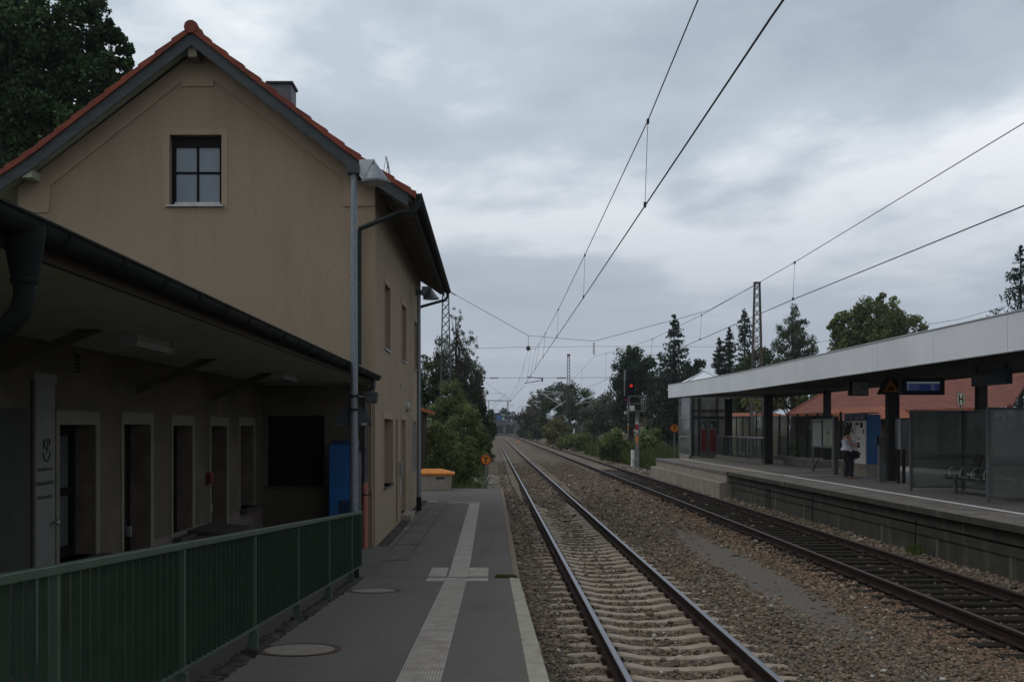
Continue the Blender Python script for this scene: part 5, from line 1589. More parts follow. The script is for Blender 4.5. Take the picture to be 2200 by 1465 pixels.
MB().cyl((bx, yb - .2, PZ + .05), (bx - .02, yb - .95, PZ + .5), .02, n=5).build('strut', 'black', ib)

# ------------------------------------------------------------------ stair enclosure, lift
st = thing('stair_railing', (12.15, 52, PZ), 'glass railing with bright handrail on a pale plinth in front of the stairs', 'railing')
MB().box(12.05, 12.25, 47.4, 57.3, PZ, PZ + .2).build('plinth', 'concrete_top', st)
MB().box(12.12, 12.18, 47.5, 57.3, 2.05, 2.11).build('handrail', 'rail_steel', st)
y = 47.9
while y < 57.4:
    MB().box(12.11, 12.19, y - .035, y + .035, PZ + .2, 2.05).build('post', 'steel_grey', st); y += 1.56
MB().add([(12.15, 47.5, PZ + .24), (12.15, 57.3, PZ + .24), (12.15, 57.3, 2.03), (12.15, 47.5, 2.03)], [(0, 1, 2, 3)]).build('pane', 'glass', st)
gs = thing('glass_screen', (14.8, 56, PZ), 'tall glass screen wall with dark upright posts behind the stairs', 'screen wall')
MB().box(14.7, 14.9, 44.5, 68, PZ, PZ + .22).build('plinth', 'concrete_top', gs)
y = 45.1
while y < 68:
    MB().box(14.76, 14.84, y - .045, y + .045, PZ + .2, 3.2).build('post', 'steel_dark', gs); y += 1.6
MB().add([(14.8, 44.5, PZ + .25), (14.8, 68, PZ + .25), (14.8, 68, 3.15), (14.8, 44.5, 3.15)], [(0, 1, 2, 3)]).build('pane', 'glass', gs)
MB().box(12.25, 14.7, 45.5, 47.4, PZ, PZ + .02).build('stair_landing', 'platform_paving', plat)
MB().box(13.0, 14.7, 43.0, 47.4, PZ + .0, PZ + .3).build('stair_parapet', 'concrete_top', plat)
lf = thing('lift_tower', (11.6, 59, PZ), 'glazed lift tower with red doors and pyramid skylight, far platform end', 'lift')
lx0, lx1, ly0, ly1 = 10.72, 12.75, 57.4, 60.6
MB().box(lx0 - .05, lx1 + .05, ly0 - .05, ly1 + .05, PZ - .9, PZ + .12).build('plinth', 'concrete', lf)
b = MB()
for x, y in ((lx0, ly0), (lx0, ly1), (lx1, ly0), (lx1, ly1)): b.box(x - .05, x + .05, y - .05, y + .05, PZ, 4.7)
for z in (1.0, 2.0, 3.05, 4.05): b.box(lx0 - .03, lx0 + .03, ly0, ly1, z, z + .07)
b.build('side_frame', 'steel_light', lf)
MB().add([(lx0, ly0, PZ), (lx0, ly1, PZ), (lx0, ly1, 4.7), (lx0, ly0, 4.7)], [(0, 1, 2, 3)]).build('side_glazing', 'glass_smoke', lf)
b = MB()
for x in (lx0 + .06, lx0 + .42, 12.1, 12.62): b.box(x, x + .12, ly0 - .04, ly0 + .06, PZ, 4.5)
b.box(lx0, lx1, ly0 - .03, ly0 + .05, 3.0, 3.15); b.box(lx0, lx1, ly0 - .03, ly0 + .05, 3.4, 3.5)
b.build('front_frame', 'steel_dark', lf)
MB().add([(lx0, ly0 + .01, PZ), (lx1, ly0 + .01, PZ), (lx1, ly0 + .01, 4.6), (lx0, ly0 + .01, 4.6)], [(0, 1, 2, 3)]).build('front_glazing', 'glass_smoke', lf)
for i, (xa, xb) in enumerate(((11.24, 11.64), (11.72, 12.12))):
    d = MB().box(xa, xb, ly0 - .06, ly0 - .02, PZ + .05, 3.0).build('door', 'steel_grey', lf)
    MB().box(xa + .05, xb - .05, ly0 - .07, ly0 - .061, PZ + .35, 2.42).build('door_panel', 'dark_red', d)
    MB().box(xa + .04, xb - .04, ly0 - .065, ly0 - .061, 2.5, 2.9).build('pane', 'pane_dark', d)
    b = MB().box(xa + .12, xa + .17, ly0 - .075, ly0 - .07, 2.5, 2.75); b.build('sticker', 'dull_white', d)
MB().box(lx0 + .1, lx1 - .1, ly0 + .6, ly1 - .4, PZ + .1, 4.4).build('lift_cabin', 'dark_red', lf)
ap = at(1512, 797, 59.2)
b = MB(); b.hull([(ap.x - 1.75, 57.6, 4.70), (ap.x + 1.6, 57.6, 4.70), (ap.x + 1.6, 61.2, 4.7), (ap.x - 1.75, 61.2, 4.7), (ap.x, 59.3, ap.z)])
b.build('skylight', 'fascia', lf)
b = MB()
for q in ((ap.x - 1.75, 57.6, 4.7), (ap.x + 1.6, 57.6, 4.7)): b.cyl(q, (ap.x, 59.3, ap.z + .01), .05, n=6)
b.build('skylight_ridge', 'lamp_metal', lf)

# ================================================================== WOMAN
def skin_body(name, verts, edges, radii, m, parent, root=0, sub=2):
    me = bpy.data.meshes.new(name + '_skeleton')
    me.from_pydata(verts, edges, [])
    o = bpy.data.objects.new(name, me); col.objects.link(o)
    s_ = o.modifiers.new('skin', 'SKIN'); s_.use_smooth_shade = True
    for i, v in enumerate(me.skin_vertices[0].data):
        v.radius = radii[i] if isinstance(radii[i], tuple) else (radii[i], radii[i]); v.use_root = (i == root)
    u = o.modifiers.new('sub', 'SUBSURF'); u.levels = sub; u.render_levels = sub
    bpy.context.view_layer.update()
    me2 = bpy.data.meshes.new_from_object(o.evaluated_get(bpy.context.evaluated_depsgraph_get()))
    bpy.data.objects.remove(o); bpy.data.meshes.remove(me)
    me2.name = name; me2.materials.clear(); me2.materials.append(M[m])
    me2.polygons.foreach_set('use_smooth', [True] * len(me2.polygons))
    r_ = bpy.data.objects.new(name, me2)
    put(r_, parent)
    BASE[r_] = BASE[parent]
    return r_
WP = Vector(((1822 - 1056) * 34.2 / F, 34.2, PZ))
pe = thing('person', WP, 'woman in white sleeveless top and dark trousers standing at the ticket machines', 'person', rot=R(8))
# local frame: x forwards, y to her left, z up
vs = [(0, 0, .92), (-.03, 0, 1.05), (-.03, 0, 1.20), (-.05, 0, 1.32), (-.03, 0, 1.41), (.0, 0, 1.47), (.035, 0, 1.53), (.05, 0, 1.60), (.045, 0, 1.66),
      (-.04, .15, 1.365), (-.02, .195, 1.22), (.0, .205, 1.08), (.13, .17, 1.075), (.25, .11, 1.09), (.31, .085, 1.10),
      (-.04, -.15, 1.365), (-.02, -.195, 1.22), (.0, -.205, 1.08), (.13, -.17, 1.075), (.25, -.11, 1.09), (.31, -.085, 1.10),
      (-.01, .09, .84), (.01, .095, .64), (.03, .10, .47), (.0, .10, .27), (-.03, .10, .09), (.03, .105, .045), (.14, .115, .028),
      (.0, -.09, .84), (.03, -.095, .64), (.06, -.10, .47), (.05, -.10, .27), (.03, -.10, .09), (.09, -.105, .045), (.20, -.12, .028),
      (.125, 0, 1.555)]
ed = [(0, 1), (1, 2), (2, 3), (3, 4), (4, 5), (5, 6), (6, 7), (7, 8), (3, 9), (9, 10), (10, 11), (11, 12), (12, 13), (13, 14), (3, 15), (15, 16), (16, 17), (17, 18), (18, 19), (19, 20),
      (0, 21), (21, 22), (22, 23), (23, 24), (24, 25), (25, 26), (26, 27), (0, 28), (28, 29), (29, 30), (30, 31), (31, 32), (32, 33), (33, 34), (6, 35)]
rd = [(.13, .15), (.12, .14), (.11, .13), (.11, .14), (.07, .08), .05, (.075, .062), (.092, .075), (.07, .06),
      .052, .047, .042, .038, .028, .026, .052, .047, .042, .038, .028, .026,
      .088, .075, .055, .05, .036, .034, .026, .088, .075, .055, .05, .036, .034, .026, .016]
body = skin_body('body', vs, ed, rd, 'skin', pe)
# fingers: five per hand, curled round what she holds
for s in (-1, 1):
    for i in range(4):
        y_ = s * .085 - s * .006; z_ = 1.125 - i * .017; l_ = (.026, .029, .027, .021)[i]
        skin_body('finger', [(.315, y_, z_), (.315 + l_ * 1.3, y_ - s * .008, z_), (.315 + l_ * 1.9, y_ - s * .026, z_ - .002), (.315 + l_ * 1.6, y_ - s * .042, z_ - .004)],
                  [(0, 1), (1, 2), (2, 3)], [.0085, .008, .0072, .006], 'skin', body, sub=1)
    skin_body('thumb', [(.295, s * .075, 1.125), (.318, s * .058, 1.145), (.345, s * .052, 1.145)], [(0, 1), (1, 2)], [.0105, .009, .0075], 'skin', body, sub=1)
# face: eyes, mouth, ear
b = MB()
for s in (-1, 1): b.sphere((.128, s * .030, 1.595), .009)
fm = b.build('eyes', 'black', None); fm.parent = body
b = MB(); b.sphere((.128, 0, 1.525), .008, .022, .006); fm = b.build('mouth', 'dark_red', None); fm.parent = body
b = MB()
for s in (-1, 1): b.sphere((.03, s * .078, 1.58), .018, .010, .028)
fm = b.build('ears', 'skin', None); fm.parent = body
hair = skin_body('hair', [(.03, 0, 1.665), (-.02, 0, 1.66), (-.05, 0, 1.58), (-.07, 0, 1.48), (-.09, .01, 1.40), (-.10, .015, 1.34), (.035, .05, 1.625), (.035, -.05, 1.625), (.01, .078, 1.55), (.01, -.078, 1.55), (-.02, .095, 1.46), (-.02, -.095, 1.46), (-.05, .10, 1.39), (-.05, -.10, 1.39)],
                 [(0, 1), (1, 2), (2, 3), (3, 4), (4, 5), (1, 6), (1, 7), (6, 8), (7, 9), (8, 10), (9, 11), (10, 12), (11, 13)],
                 [(.085, .088), (.095, .098), (.10, .10), (.10, .09), (.085, .07), (.04, .035), (.062, .05), (.062, .05), (.062, .05), (.062, .05), (.06, .045), (.06, .045), (.028, .025), (.028, .025)], 'hair', pe, root=1)
skin_body('top', [(-.02, 0, .98), (-.01, 0, 1.06), (-.005, 0, 1.18), (-.03, 0, 1.31), (-.045, .085, 1.375), (-.045, -.085, 1.375), (.0, 0, .965)],
          [(6, 0), (0, 1), (1, 2), (2, 3), (3, 4), (3, 5)], [(.150, .172), (.158, .168), (.148, .158), (.128, .150), (.052, .052), (.052, .052), (.142, .165)], 'top_white', pe, root=1)
skin_body('trousers', [(-.02, 0, .93), (-.02, 0, .84), (-.02, .09, .76), (.01, .10, .60), (.03, .105, .46), (.0, .105, .25), (-.02, .105, .06),
                       (-.0, -.09, .76), (.04, -.10, .60), (.065, -.105, .46), (.055, -.105, .25), (.045, -.105, .06)],
          [(0, 1), (1, 2), (2, 3), (3, 4), (4, 5), (5, 6), (1, 7), (7, 8), (8, 9), (9, 10), (10, 11)],
          [(.165, .19), (.16, .185), (.12, .115), (.105, .10), (.085, .085), (.08, .08), (.08, .08), (.12, .115), (.105, .10), (.085, .085), (.08, .08), (.08, .08)], 'trousers', pe)
for s, x in ((1, .03), (-1, .09)):
    o_ = MB().sphere((x + .01, s * .108, .012), .13, .045, .014).build('sandal', 'sandal', None); o_.parent = pe; BASE[o_] = BASE[pe]
cs, sn = math.cos(R(8)), math.sin(R(8))
def wl(x, y, z): return (WP.x + x * cs - y * sn, WP.y + x * sn + y * cs, WP.z + z)
wa = thing('wallet', wl(.36, 0, 1.08), 'dark wallet held open in the woman\'s hands', 'wallet', rot=R(8))
for s in (-1, 1):
    o_ = MB().box(-.012, .012, min(0, s * .085), max(0, s * .085), -.085, .085).build('cover_flap', 'black_matt' if s < 0 else 'wood_brown', None, bevel=.004)
    o_.parent = wa; o_.rotation_euler = (0, 0, s * .15); 
hbg = thing('handbag', wl(.17, -.16, .98), 'black handbag hanging in front of the woman\'s thigh', 'handbag', rot=R(8))
o_ = MB().hull([(-.11, -.05, -.38), (.13, -.05, -.30), (-.11, .05, -.38), (.13, .05, -.30), (-.10, -.025, -.06), (.10, -.025, -.10), (-.10, .025, -.06), (.10, .025, -.10)]).build('bag', 'black_matt', None, bevel=.01); o_.parent = hbg
o_ = MB().tube([(-.06, 0, -.09), (-.06, 0, .0), (.0, 0, .06), (.05, 0, -.01), (.06, 0, -.11)], .007, 5).build('strap', 'black_matt', None); o_.parent = hbg

# ================================================================== MASTS AND OVERHEAD LINE
def lattice(X, Y, z0, z1, w0, w1, n, m, parent, r=.035, name='lattice_frame', cap=None):
    b = MB()
    def c(t, sx, sy):
        w_ = w0 + (w1 - w0) * t
        return Vector((X + sx * w_ / 2, Y + sy * w_ / 2 * .7, z0 + (z1 - z0) * t))
    for sx in (-1, 1):
        for sy in (-1, 1):
            b.cyl(c(0, sx, sy), c(1, sx, sy), r * 1.7, r * 1.4, 4)
    for i in range(n):
        t0, t1 = i / n, (i + 1) / n
        for sy in (-1, 1):
            b.cyl(c(t0, -1, sy), c(t1, 1, sy), r * .7, n=4, caps=False); b.cyl(c(t0, 1, sy), c(t1, -1, sy), r * .7, n=4, caps=False)
        for sx in (-1, 1):
            b.cyl(c(t0, sx, -1), c(t1, sx, 1), r * .7, n=4, caps=False)
    b.build(name, m, parent)
    q = c(1, 1, 1)
    MB().box(X - w1 / 2 - .05, X + w1 / 2 + .05, Y - .2, Y + .2, z1 - .02, z1 + (cap or .10)).build('cap', m if not cap else 'dark_red', parent)

SY = 76.0
mX0, mX1 = (957.5 - 1056) * SY / F, (1626.5 - 1056) * SY / F
mt = zy(616, SY)
mL = thing('lattice_mast', (mX0, SY, -.3), 'tall green lattice mast rising behind the bushes by the house', 'mast')
lattice(mX0, SY, -.4, mt, .95, .40, 22, 'mast_green', mL)
mR = thing('lattice_mast', (mX1, SY, -.3), 'tall lattice mast rising behind the platform roof', 'mast')
lattice(mX1, SY, -.4, zy(609, SY), 1.0, .36, 22, 'mast_brown', mR)
MB().box(mX1 - .28, mX1 + .12, SY - .52, SY - .50, zy(917, SY), zy(895, SY)).build('number_plate', 'poster', mR)
text_mb('3', .55, (mX1 - .22, SY - .525, zy(914, SY)), (1, 0, 0), (0, 0, 1), .003).build('number', 'black', mR)

def ins(b, p, q, k=4, r=.075):
    p, q = Vector(p), Vector(q)
    b.cyl(p, q, .025, n=6)
    for i in range(k):
        c = p.lerp(q, (i + .5) / k); d = (q - p).normalized() * .02
        b.cyl(c - d, c + d, r, n=8)
# cross span
cs_ = thing('cross_span', (7, SY, 7), 'cross span wires stretched between the two tall lattice masts above the tracks', 'overhead wires')
A0 = Vector((mX0 + .2, SY, zy(625, SY))); A1 = at(1135, 721, SY); A2 = at(1276, 733, SY); A3 = at(1520, 668, SY); A4 = Vector((mX1 - .2, SY, zy(614, SY)))
b = MB(); b.tube([A0, A1], .017, 5); b.tube([A1, A2], .014, 5); b.tube([A2, A3, A4], .017, 5)
b.build('head_wire', 'wire', cs_)
b = MB(); b.tube([(mX0, SY, zy(751, SY)), at(1100, 746, SY), at(1276, 744, SY), (mX1, SY, zy(745, SY))], .012, 5); b.build('upper_wire', 'wire', cs_)
b = MB(); b.tube([(mX0, SY, zy(812, SY)), at(1276, 811, SY), (mX1, SY, zy(812, SY))], .013, 5); b.build('lower_wire', 'wire', cs_)
b = MB(); ins(b, at(1052, 812, SY), at(1070, 812, SY)); ins(b, at(1196, 812, SY), at(1216, 812, SY)); ins(b, at(1394, 812, SY), at(1412, 812, SY))
ins(b, at(1276, 736, SY), at(1276, 762, SY), 5, .08); ins(b, at(966, 627, SY), at(979, 634, SY), 3, .07)
b.cyl(A1, at(1135, 745, SY), .015, n=5); b.sphere(at(1135, 748, SY), .16, .14, .19)
b.build('insulators', 'insulator', cs_)
b = MB()
for (x0, x1, x2, dy_) in ((1133, 1165, 1127, 0), (1389, 1440, 1380, 1)):
    b.cyl(at(x0, 810 + dy_, SY), at(x1, 812.5 + dy_, SY), .03, n=6); b.cyl(at(x1, 811, SY), at(x1, 820, SY), .05, n=6); b.cyl(at(x1, 817, SY), at(x2, 823 + dy_ * 2, SY), .025, n=6)
b.build('steady_arms', 'wire', cs_)

def overhead(lab, pts_m, pts_c, drops, extra=None):
    t = thing('overhead_line', (pts_c[0][0], 20, 5.5), lab, 'overhead wires')
    b = MB(); b.tube(pts_m, .0075, 6); b.build('messenger_wire', 'wire', t)
    b = MB(); b.tube(pts_c, .0095, 6); b.build('contact_wire', 'wire', t)
    def interp(P, y):
        for a, c in zip(P, P[1:]):
            if a[1] <= y <= c[1]:
                k_ = (y - a[1]) / (c[1] - a[1]); return Vector([a[i] + (c[i] - a[i]) * k_ for i in range(3)])
        return Vector(P[-1])
    for y in drops:
        p, q = interp(pts_m, y), interp(pts_c, y + .15)
        r_ = .004 if y < 40 else .006
        b = MB(); b.cyl(p, q, r_, n=5); b.box(p.x - .015, p.x + .015, p.y - .03, p.y + .03, p.z - .04, p.z + .02); b.box(q.x - .015, q.x + .015, q.y - .03, q.y + .03, q.z - .02, q.z + .05)
        b.build('dropper', 'wire', t)
    return t
def P(px, py, X): # point on the vertical plane at lateral X
    Y = X * F / (px - 1056); return (X, Y, EYE - (py - 919) * Y / F)
c1p = [(2.10, 3.0, 5.55), (2.10, 8, 5.60), (2.13, 25, 5.53), (2.2, 50, 5.52), (2.35, SY, 5.55), (2.0, 150, 5.5), (2.4, 230, 5.5), (2.3, 320, 5.5)]
m1p = [(2.10, 3.0, 7.2), (2.10, 10.8, 6.87), (2.13, 14.5, 6.70), (2.15, 24.5, 6.50), (2.2, 35, 6.42), (2.3, 48, 6.55), (2.55, 62, 7.1), (2.64, SY, zy(750, SY)), (2.5, 95, 6.9), (2.2, 125, 6.2), (2.0, 150, 6.6), (2.0, 170, 7.2), (2.4, 230, 6.3), (2.3, 320, 7.1)]
overhead('overhead line above the nearer track, running up out of the top of the picture', m1p, c1p, [14.5, 24.5, 35, 45, 54, 62, 70, 84, 94, 104, 114, 124, 134, 146])
c2p = [(7.15, 6, 5.5), (7.15, 14.3, 5.5), (7.15, 25, 5.56), (7.2, 50, 5.55), (7.35, SY, 5.6), (7.0, 150, 5.5), (7.4, 300, 5.5)]
m2p = [(7.15, 6, 6.9), (7.15, 14.3, 6.61), (7.15, 25.2, 6.42), (7.2, 36, 6.38), (7.25, 48, 6.52), (7.3, 62, 7.0), (7.35, SY, zy(765, SY)), (7.3, 95, 6.9), (7.1, 125, 6.2), (7.0, 150, 6.5), (7.0, 170, 7.2), (7.4, 300, 7.0)]
overhead('overhead line above the further track, leaving at the right edge of the picture', m2p, c2p, [25.1, 36.5, 48, 59, 68, 86, 98, 110, 122, 134, 146])
# third line beyond the platform
overhead('faint overhead line beyond the platform roof at the right', [(17.5, 22, 7.0), (17.6, 40, 6.6), (17.8, SY, 7.7), (17, 140, 6.5)], [(17.5, 22, 5.5), (17.6, 50, 5.5), (17.7, SY, 5.5), (17, 140, 5.5)], [34, 46, 58, 68])

def mast_arm(lab, X, Y, top, arms, post='mast_grey', w_=.3, lat=True, group='masts down the line'):
    t = thing('cantilever_mast', (X, Y, -.4), lab, 'mast', group)
    if lat: lattice(X, Y, -.4, top, w_ * 1.6, w_, 10, post, t, r=.035)
    else: MB().box(X - w_ / 2, X + w_ / 2, Y - w_ / 2, Y + w_ / 2, -.4, top).build('pole', post, t)
    for (x0, z0, x1, z1, r_) in arms:
        MB().cyl((x0, Y, z0), (x1, Y, z1), r_, n=6).build('cantilever_tube', 'arm_grey', t)
    return t
def Z(py, Y): return zy(py, Y)
def Xp(px, Y): return (px - 1056) * Y / F
Y = 150
t = thing('lattice_mast', (Xp(1221, Y), Y, -.4), 'lattice mast with dark red cap standing free against the sky beyond the bushes', 'mast')
lattice(Xp(1221.5, Y), Y, -.4, Z(765, Y), .62, .30, 26, 'mast_brown', t, r=.03, cap=.28)
Y = 148
mast_arm('grey mast carrying long pale slanting tubes to both sides, just left of the red-capped mast', Xp(1214, Y), Y, Z(836, Y),
         [(Xp(1211, Y), Z(843, Y), Xp(1157, Y), Z(840, Y), .05), (Xp(1160, Y), Z(843, Y), Xp(1208, Y), Z(871, Y), .075), (Xp(1186, Y), Z(881, Y), Xp(1217, Y), Z(860, Y), .065),
          (Xp(1236, Y), Z(870, Y), Xp(1280, Y), Z(845, Y), .075), (Xp(1212, Y), Z(846, Y), Xp(1160, Y), Z(847, Y), .04), (Xp(1190, Y), Z(857, Y), Xp(1210, Y), Z(845, Y), .035), (Xp(1250, Y), Z(865, Y), Xp(1281, Y), Z(863, Y), .04)], 'mast_green', .34)
Y = 205
mast_arm('second grey mast with slanting tubes, left of the free-standing mast', Xp(1179, Y), Y, Z(862, Y),
         [(Xp(1178, Y), Z(866, Y), Xp(1146, Y), Z(861, Y), .08), (Xp(1147, Y), Z(868, Y), Xp(1173, Y), Z(889, Y), .09), (Xp(1178, Y), Z(878, Y), Xp(1230, Y), Z(878, Y), .06), (Xp(1180, Y), Z(868, Y), Xp(1207, Y), Z(886, Y), .05), (Xp(1150, Y), Z(864, Y), Xp(1216, Y), Z(862, Y), .05)], 'mast_green', .36)
Y = 290
mast_arm('slim third mast with short crossbar, further down the line', Xp(1134, Y), Y, Z(873, Y),
         [(Xp(1122, Y), Z(873, Y), Xp(1137, Y), Z(873, Y), .12), (Xp(1122, Y), Z(873, Y), Xp(1122, Y), Z(885, Y), .1), (Xp(1119, Y), Z(880, Y), Xp(1165, Y), Z(880, Y), .06), (Xp(1137, Y), Z(882, Y), Xp(1160, Y), Z(900, Y), .08), (Xp(1108, Y), Z(882, Y), Xp(1120, Y), Z(869, Y), .06)], 'mast_grey', .5)
Y = 370
mast_arm('most distant thin mast with pale tubes near the bridge', Xp(1114, Y), Y, Z(885, Y),
         [(Xp(1100, Y), Z(888, Y), Xp(1128, Y), Z(888, Y), .09), (Xp(1098, Y), Z(886, Y), Xp(1120, Y), Z(902, Y), .09), (Xp(1112, Y), Z(890, Y), Xp(1130, Y), Z(903, Y), .08), (Xp(1080, Y), Z(892, Y), Xp(1112, Y), Z(893, Y), .07)], 'mast_grey', .5, lat=False)
Y = 190
mast_arm('mast in the trees left of the track with a level boom and two hanging posts', Xp(1041, Y), Y, Z(852, Y),
         [(Xp(1041, Y), Z(860, Y), Xp(1099, Y), Z(860.5, Y), .10), (Xp(1091, Y), Z(861, Y), Xp(1091, Y), Z(885, Y), .12), (Xp(1050, Y), Z(861, Y), Xp(1050, Y), Z(884, Y), .10),
          (Xp(1058, Y), Z(869, Y), Xp(1089, Y), Z(845, Y), .05), (Xp(1054, Y), Z(845, Y), Xp(1090, Y), Z(845, Y), .03), (Xp(1058, Y), Z(877, Y), Xp(1080, Y), Z(859, Y), .04), (Xp(1092, Y), Z(871, Y), Xp(1104, Y), Z(871, Y), .05), (Xp(1060, Y), Z(881, Y), Xp(1085, Y), Z(880, Y), .04)], 'mast_brown', .36)
MB().tube([at(1030, 812, 150), at(1100, 862, 190)], .02, 4).build('guy_wire', 'wire', None, label='thin stay wire slanting down beyond the bushes at left', cat='wire')

# ================================================================== SIGNALS
def signal(lab, px, Y, base_z, k, head, plate, basket=True, lit=1.0, txt='N02'):
    """k: photo pixels per unit; all pieces placed relative to the mast."""
    t = thing('railway_signal', (Xp(px, Y), Y, base_z), lab, 'railway signal', 'railway signals right of the tracks')
    hx0, hx1, hy0, hy1 = head
    a, c = at(hx0, hy0, Y - .3), at(hx1, hy1, Y - .3)
    b = MB(); b.hull([(a.x, Y - .30, c.z), (c.x, Y - .30, c.z), (c.x, Y - .30, a.z - .1), (a.x, Y - .30, a.z - .1), (a.x + .12, Y - .30, a.z), (c.x - .12, Y - .30, a.z),
                      (a.x, Y - .12, c.z), (c.x, Y - .12, c.z), (c.x, Y - .12, a.z - .1), (a.x, Y - .12, a.z - .1), (a.x + .12, Y - .12, a.z), (c.x - .12, Y - .12, a.z)])
    hd = b.build('signal_head', 'black_matt', t)
    cz = a.z + (c.z - a.z) * .38; cxx = (a.x + c.x) / 2 + .08; s_ = (c.x - a.x)
    b = MB(); b.lathe((cxx, Y - .31, cz), [(s_ * .17, 0), (s_ * .17, -.02), (.0, -.045)], 16, 'Y'); b.build('lamp', emit('signal_red' + str(lit), (1.0, .03, .02), lit), hd)
    for q, zz in ((0, cz), (1, cz - s_ * .55), (2, cz + s_ * .6)):
        b = MB(); n = 10
        pts = [(cxx + s_ * .21 * math.cos(math.pi * i / n), Y - .31, zz + s_ * .21 * math.sin(math.pi * i / n)) for i in range(n + 1)]
        b.add(pts + [(p[0], Y - .52, p[2]) for p in pts], [(i, i + 1, i + 1 + n + 1, i + n + 1) for i in range(n)])
        b.build('visor', 'black_matt', hd)
    return t, a, c
Y = 70
sgX = Xp(1369, Y)
t, a, c = signal('near signal showing bright red above a railed service platform', 1369, Y, -.2, 1, (1344, 1363, 815, 850), None, lit=.38)
q0, q1 = at(1348, 791, Y - .3), at(1362, 812, Y - .3)
MB().box(q0.x, q1.x, Y - .30, Y - .12, q1.z, q0.z).build('indicator_box', 'black_matt', t, bevel=.02)
q0, q1 = at(1352.5, 852, Y - .3), at(1363, 871, Y - .3)
MB().box(q0.x, q1.x, Y - .28, Y - .12, q1.z, q0.z).build('indicator_box', 'black_matt', t)
b = MB(); x0, x1 = Xp(1351, Y), Xp(1385, Y); zt_, zb_ = zy(851.5, Y), zy(883, Y); r_ = .022
for yy in (Y - .35, Y + .5):
    for z in (zt_, (zt_ + zb_) / 2, zb_): b.cyl((x0, yy, z), (x1, yy, z), r_, n=5)
    for x in (x0, Xp(1380, Y), x1): b.cyl((x, yy, zb_), (x, yy, zt_), r_, n=5)
for z in (zt_, zb_):
    for x in (x0, x1): b.cyl((x, Y - .35, z), (x, Y + .5, z), r_, n=5)
b.box(x0, x1, Y - .35, Y + .5, zb_ - .04, zb_ - .01)
b.build('basket', 'mast_grey', t)
b = MB(); b.box(Xp(1340.5, Y), Xp(1343.8, Y), Y - .1, Y, zy(880, Y) + .9, zy(795, Y)); b.build('ladder_rail', 'zinc', t)
b = MB(); b.box(sgX - .11, sgX + .11, Y - .10, Y + .10, -.35, zy(884, Y)); b.build('post', 'mast_grey', t)
q0, q1 = at(1353.5, 871.5, Y - .36), at(1363, 881, Y - .36)
pp = MB().box(q0.x, q1.x, Y - .36, Y - .35, q1.z, q0.z).build('number_plate', 'white', t)
text_mb('N02', .135, ((q0.x + q1.x) / 2, Y - .365, q0.z - .20), (1, 0, 0), (0, 0, 1), .002, 'CENTER').build('number', 'black', pp)
b = MB(); b.tube([at(1354, 890, Y), at(1356, 896, Y), at(1361, 895, Y), at(1362, 888, Y)], .03, 6); b.build('cable_loop', 'black_matt', t)
q0, q1 = at(1365, 905, Y - .12), at(1371.3, 930, Y - .12); h_ = (q0.z - q1.z)
MB().box(q0.x, q1.x, Y - .13, Y - .12, q1.z, q1.z + h_ * .27).build('marker_plate', 'poster', t, label='pale lower end of the marker plate')
MB().box(q0.x, q1.x, Y - .13, Y - .12, q1.z + h_ * .27, q1.z + h_ * .74).build('marker_plate', 'red', t, label='red middle of the marker plate')
MB().box(q0.x, q1.x, Y - .13, Y - .12, q1.z + h_ * .74, q0.z).build('marker_plate', 'poster', t, label='pale upper end of the marker plate')
p0, p1_, p2_ = at(1366, 936, Y - .12), at(1372, 936, Y - .12), at(1369, 962, Y - .12)
MB().prism([p0, p1_, p2_], (0, .01, 0)).build('yellow_plate', 'orange', t)
cb = thing('relay_cabinet', (Xp(1361, 71), 71, -.3), 'pale grey track side cabinet at the foot of the near signal', 'cabinet')
q0, q1 = at(1357.5, 967, 71), at(1363.3, 991, 71)
MB().box(q0.x, q1.x, 71, 71.5, -.3, q0.z).build('cabinet_box', 'white', cb, bevel=.02)
q0, q1 = at(1367, 968, 71.6), at(1373.5, 992, 71.6)
MB().box(q0.x, q1.x, 71.6, 72, -.3, q0.z).build('cabinet_box', 'steel_light', cb, bevel=.02)
Y = 108
t, a, c = signal('further signal with a dim red lamp, half hidden left of the near signal', 1349, Y, -.2, 1, (1338.5, 1347.5, 851, 871), None, lit=.12)
MB().box(Xp(1348, Y), Xp(1351, Y), Y - .1, Y + .1, -.35, zy(872, Y)).build('post', 'mast_grey', t)
q0, q1 = at(1341, 883, Y - .3), at(1346.5, 889.5, Y - .3)
MB().box(q0.x, q1.x, Y - .31, Y - .3, q1.z, q0.z).build('number_plate', 'poster', t)
q0, q1 = at(1348, 900, Y - .12), at(1351.2, 913, Y - .12); h_ = (q0.z - q1.z)
MB().box(q0.x, q1.x, Y - .13, Y - .12, q1.z, q1.z + h_ * .27).build('marker_plate', 'poster', t)
MB().box(q0.x, q1.x, Y - .13, Y - .12, q1.z + h_ * .27, q1.z + h_ * .74).build('marker_plate', 'red', t, label='red middle of the marker plate')
MB().box(q0.x, q1.x, Y - .13, Y - .12, q1.z + h_ * .74, q0.z).build('marker_plate', 'poster', t)
p0, p1_, p2_ = at(1347.5, 916, Y - .12), at(1351.5, 916, Y - .12), at(1349.5, 928, Y - .12)
MB().prism([p0, p1_, p2_], (0, .01, 0)).build('yellow_plate', 'orange', t)
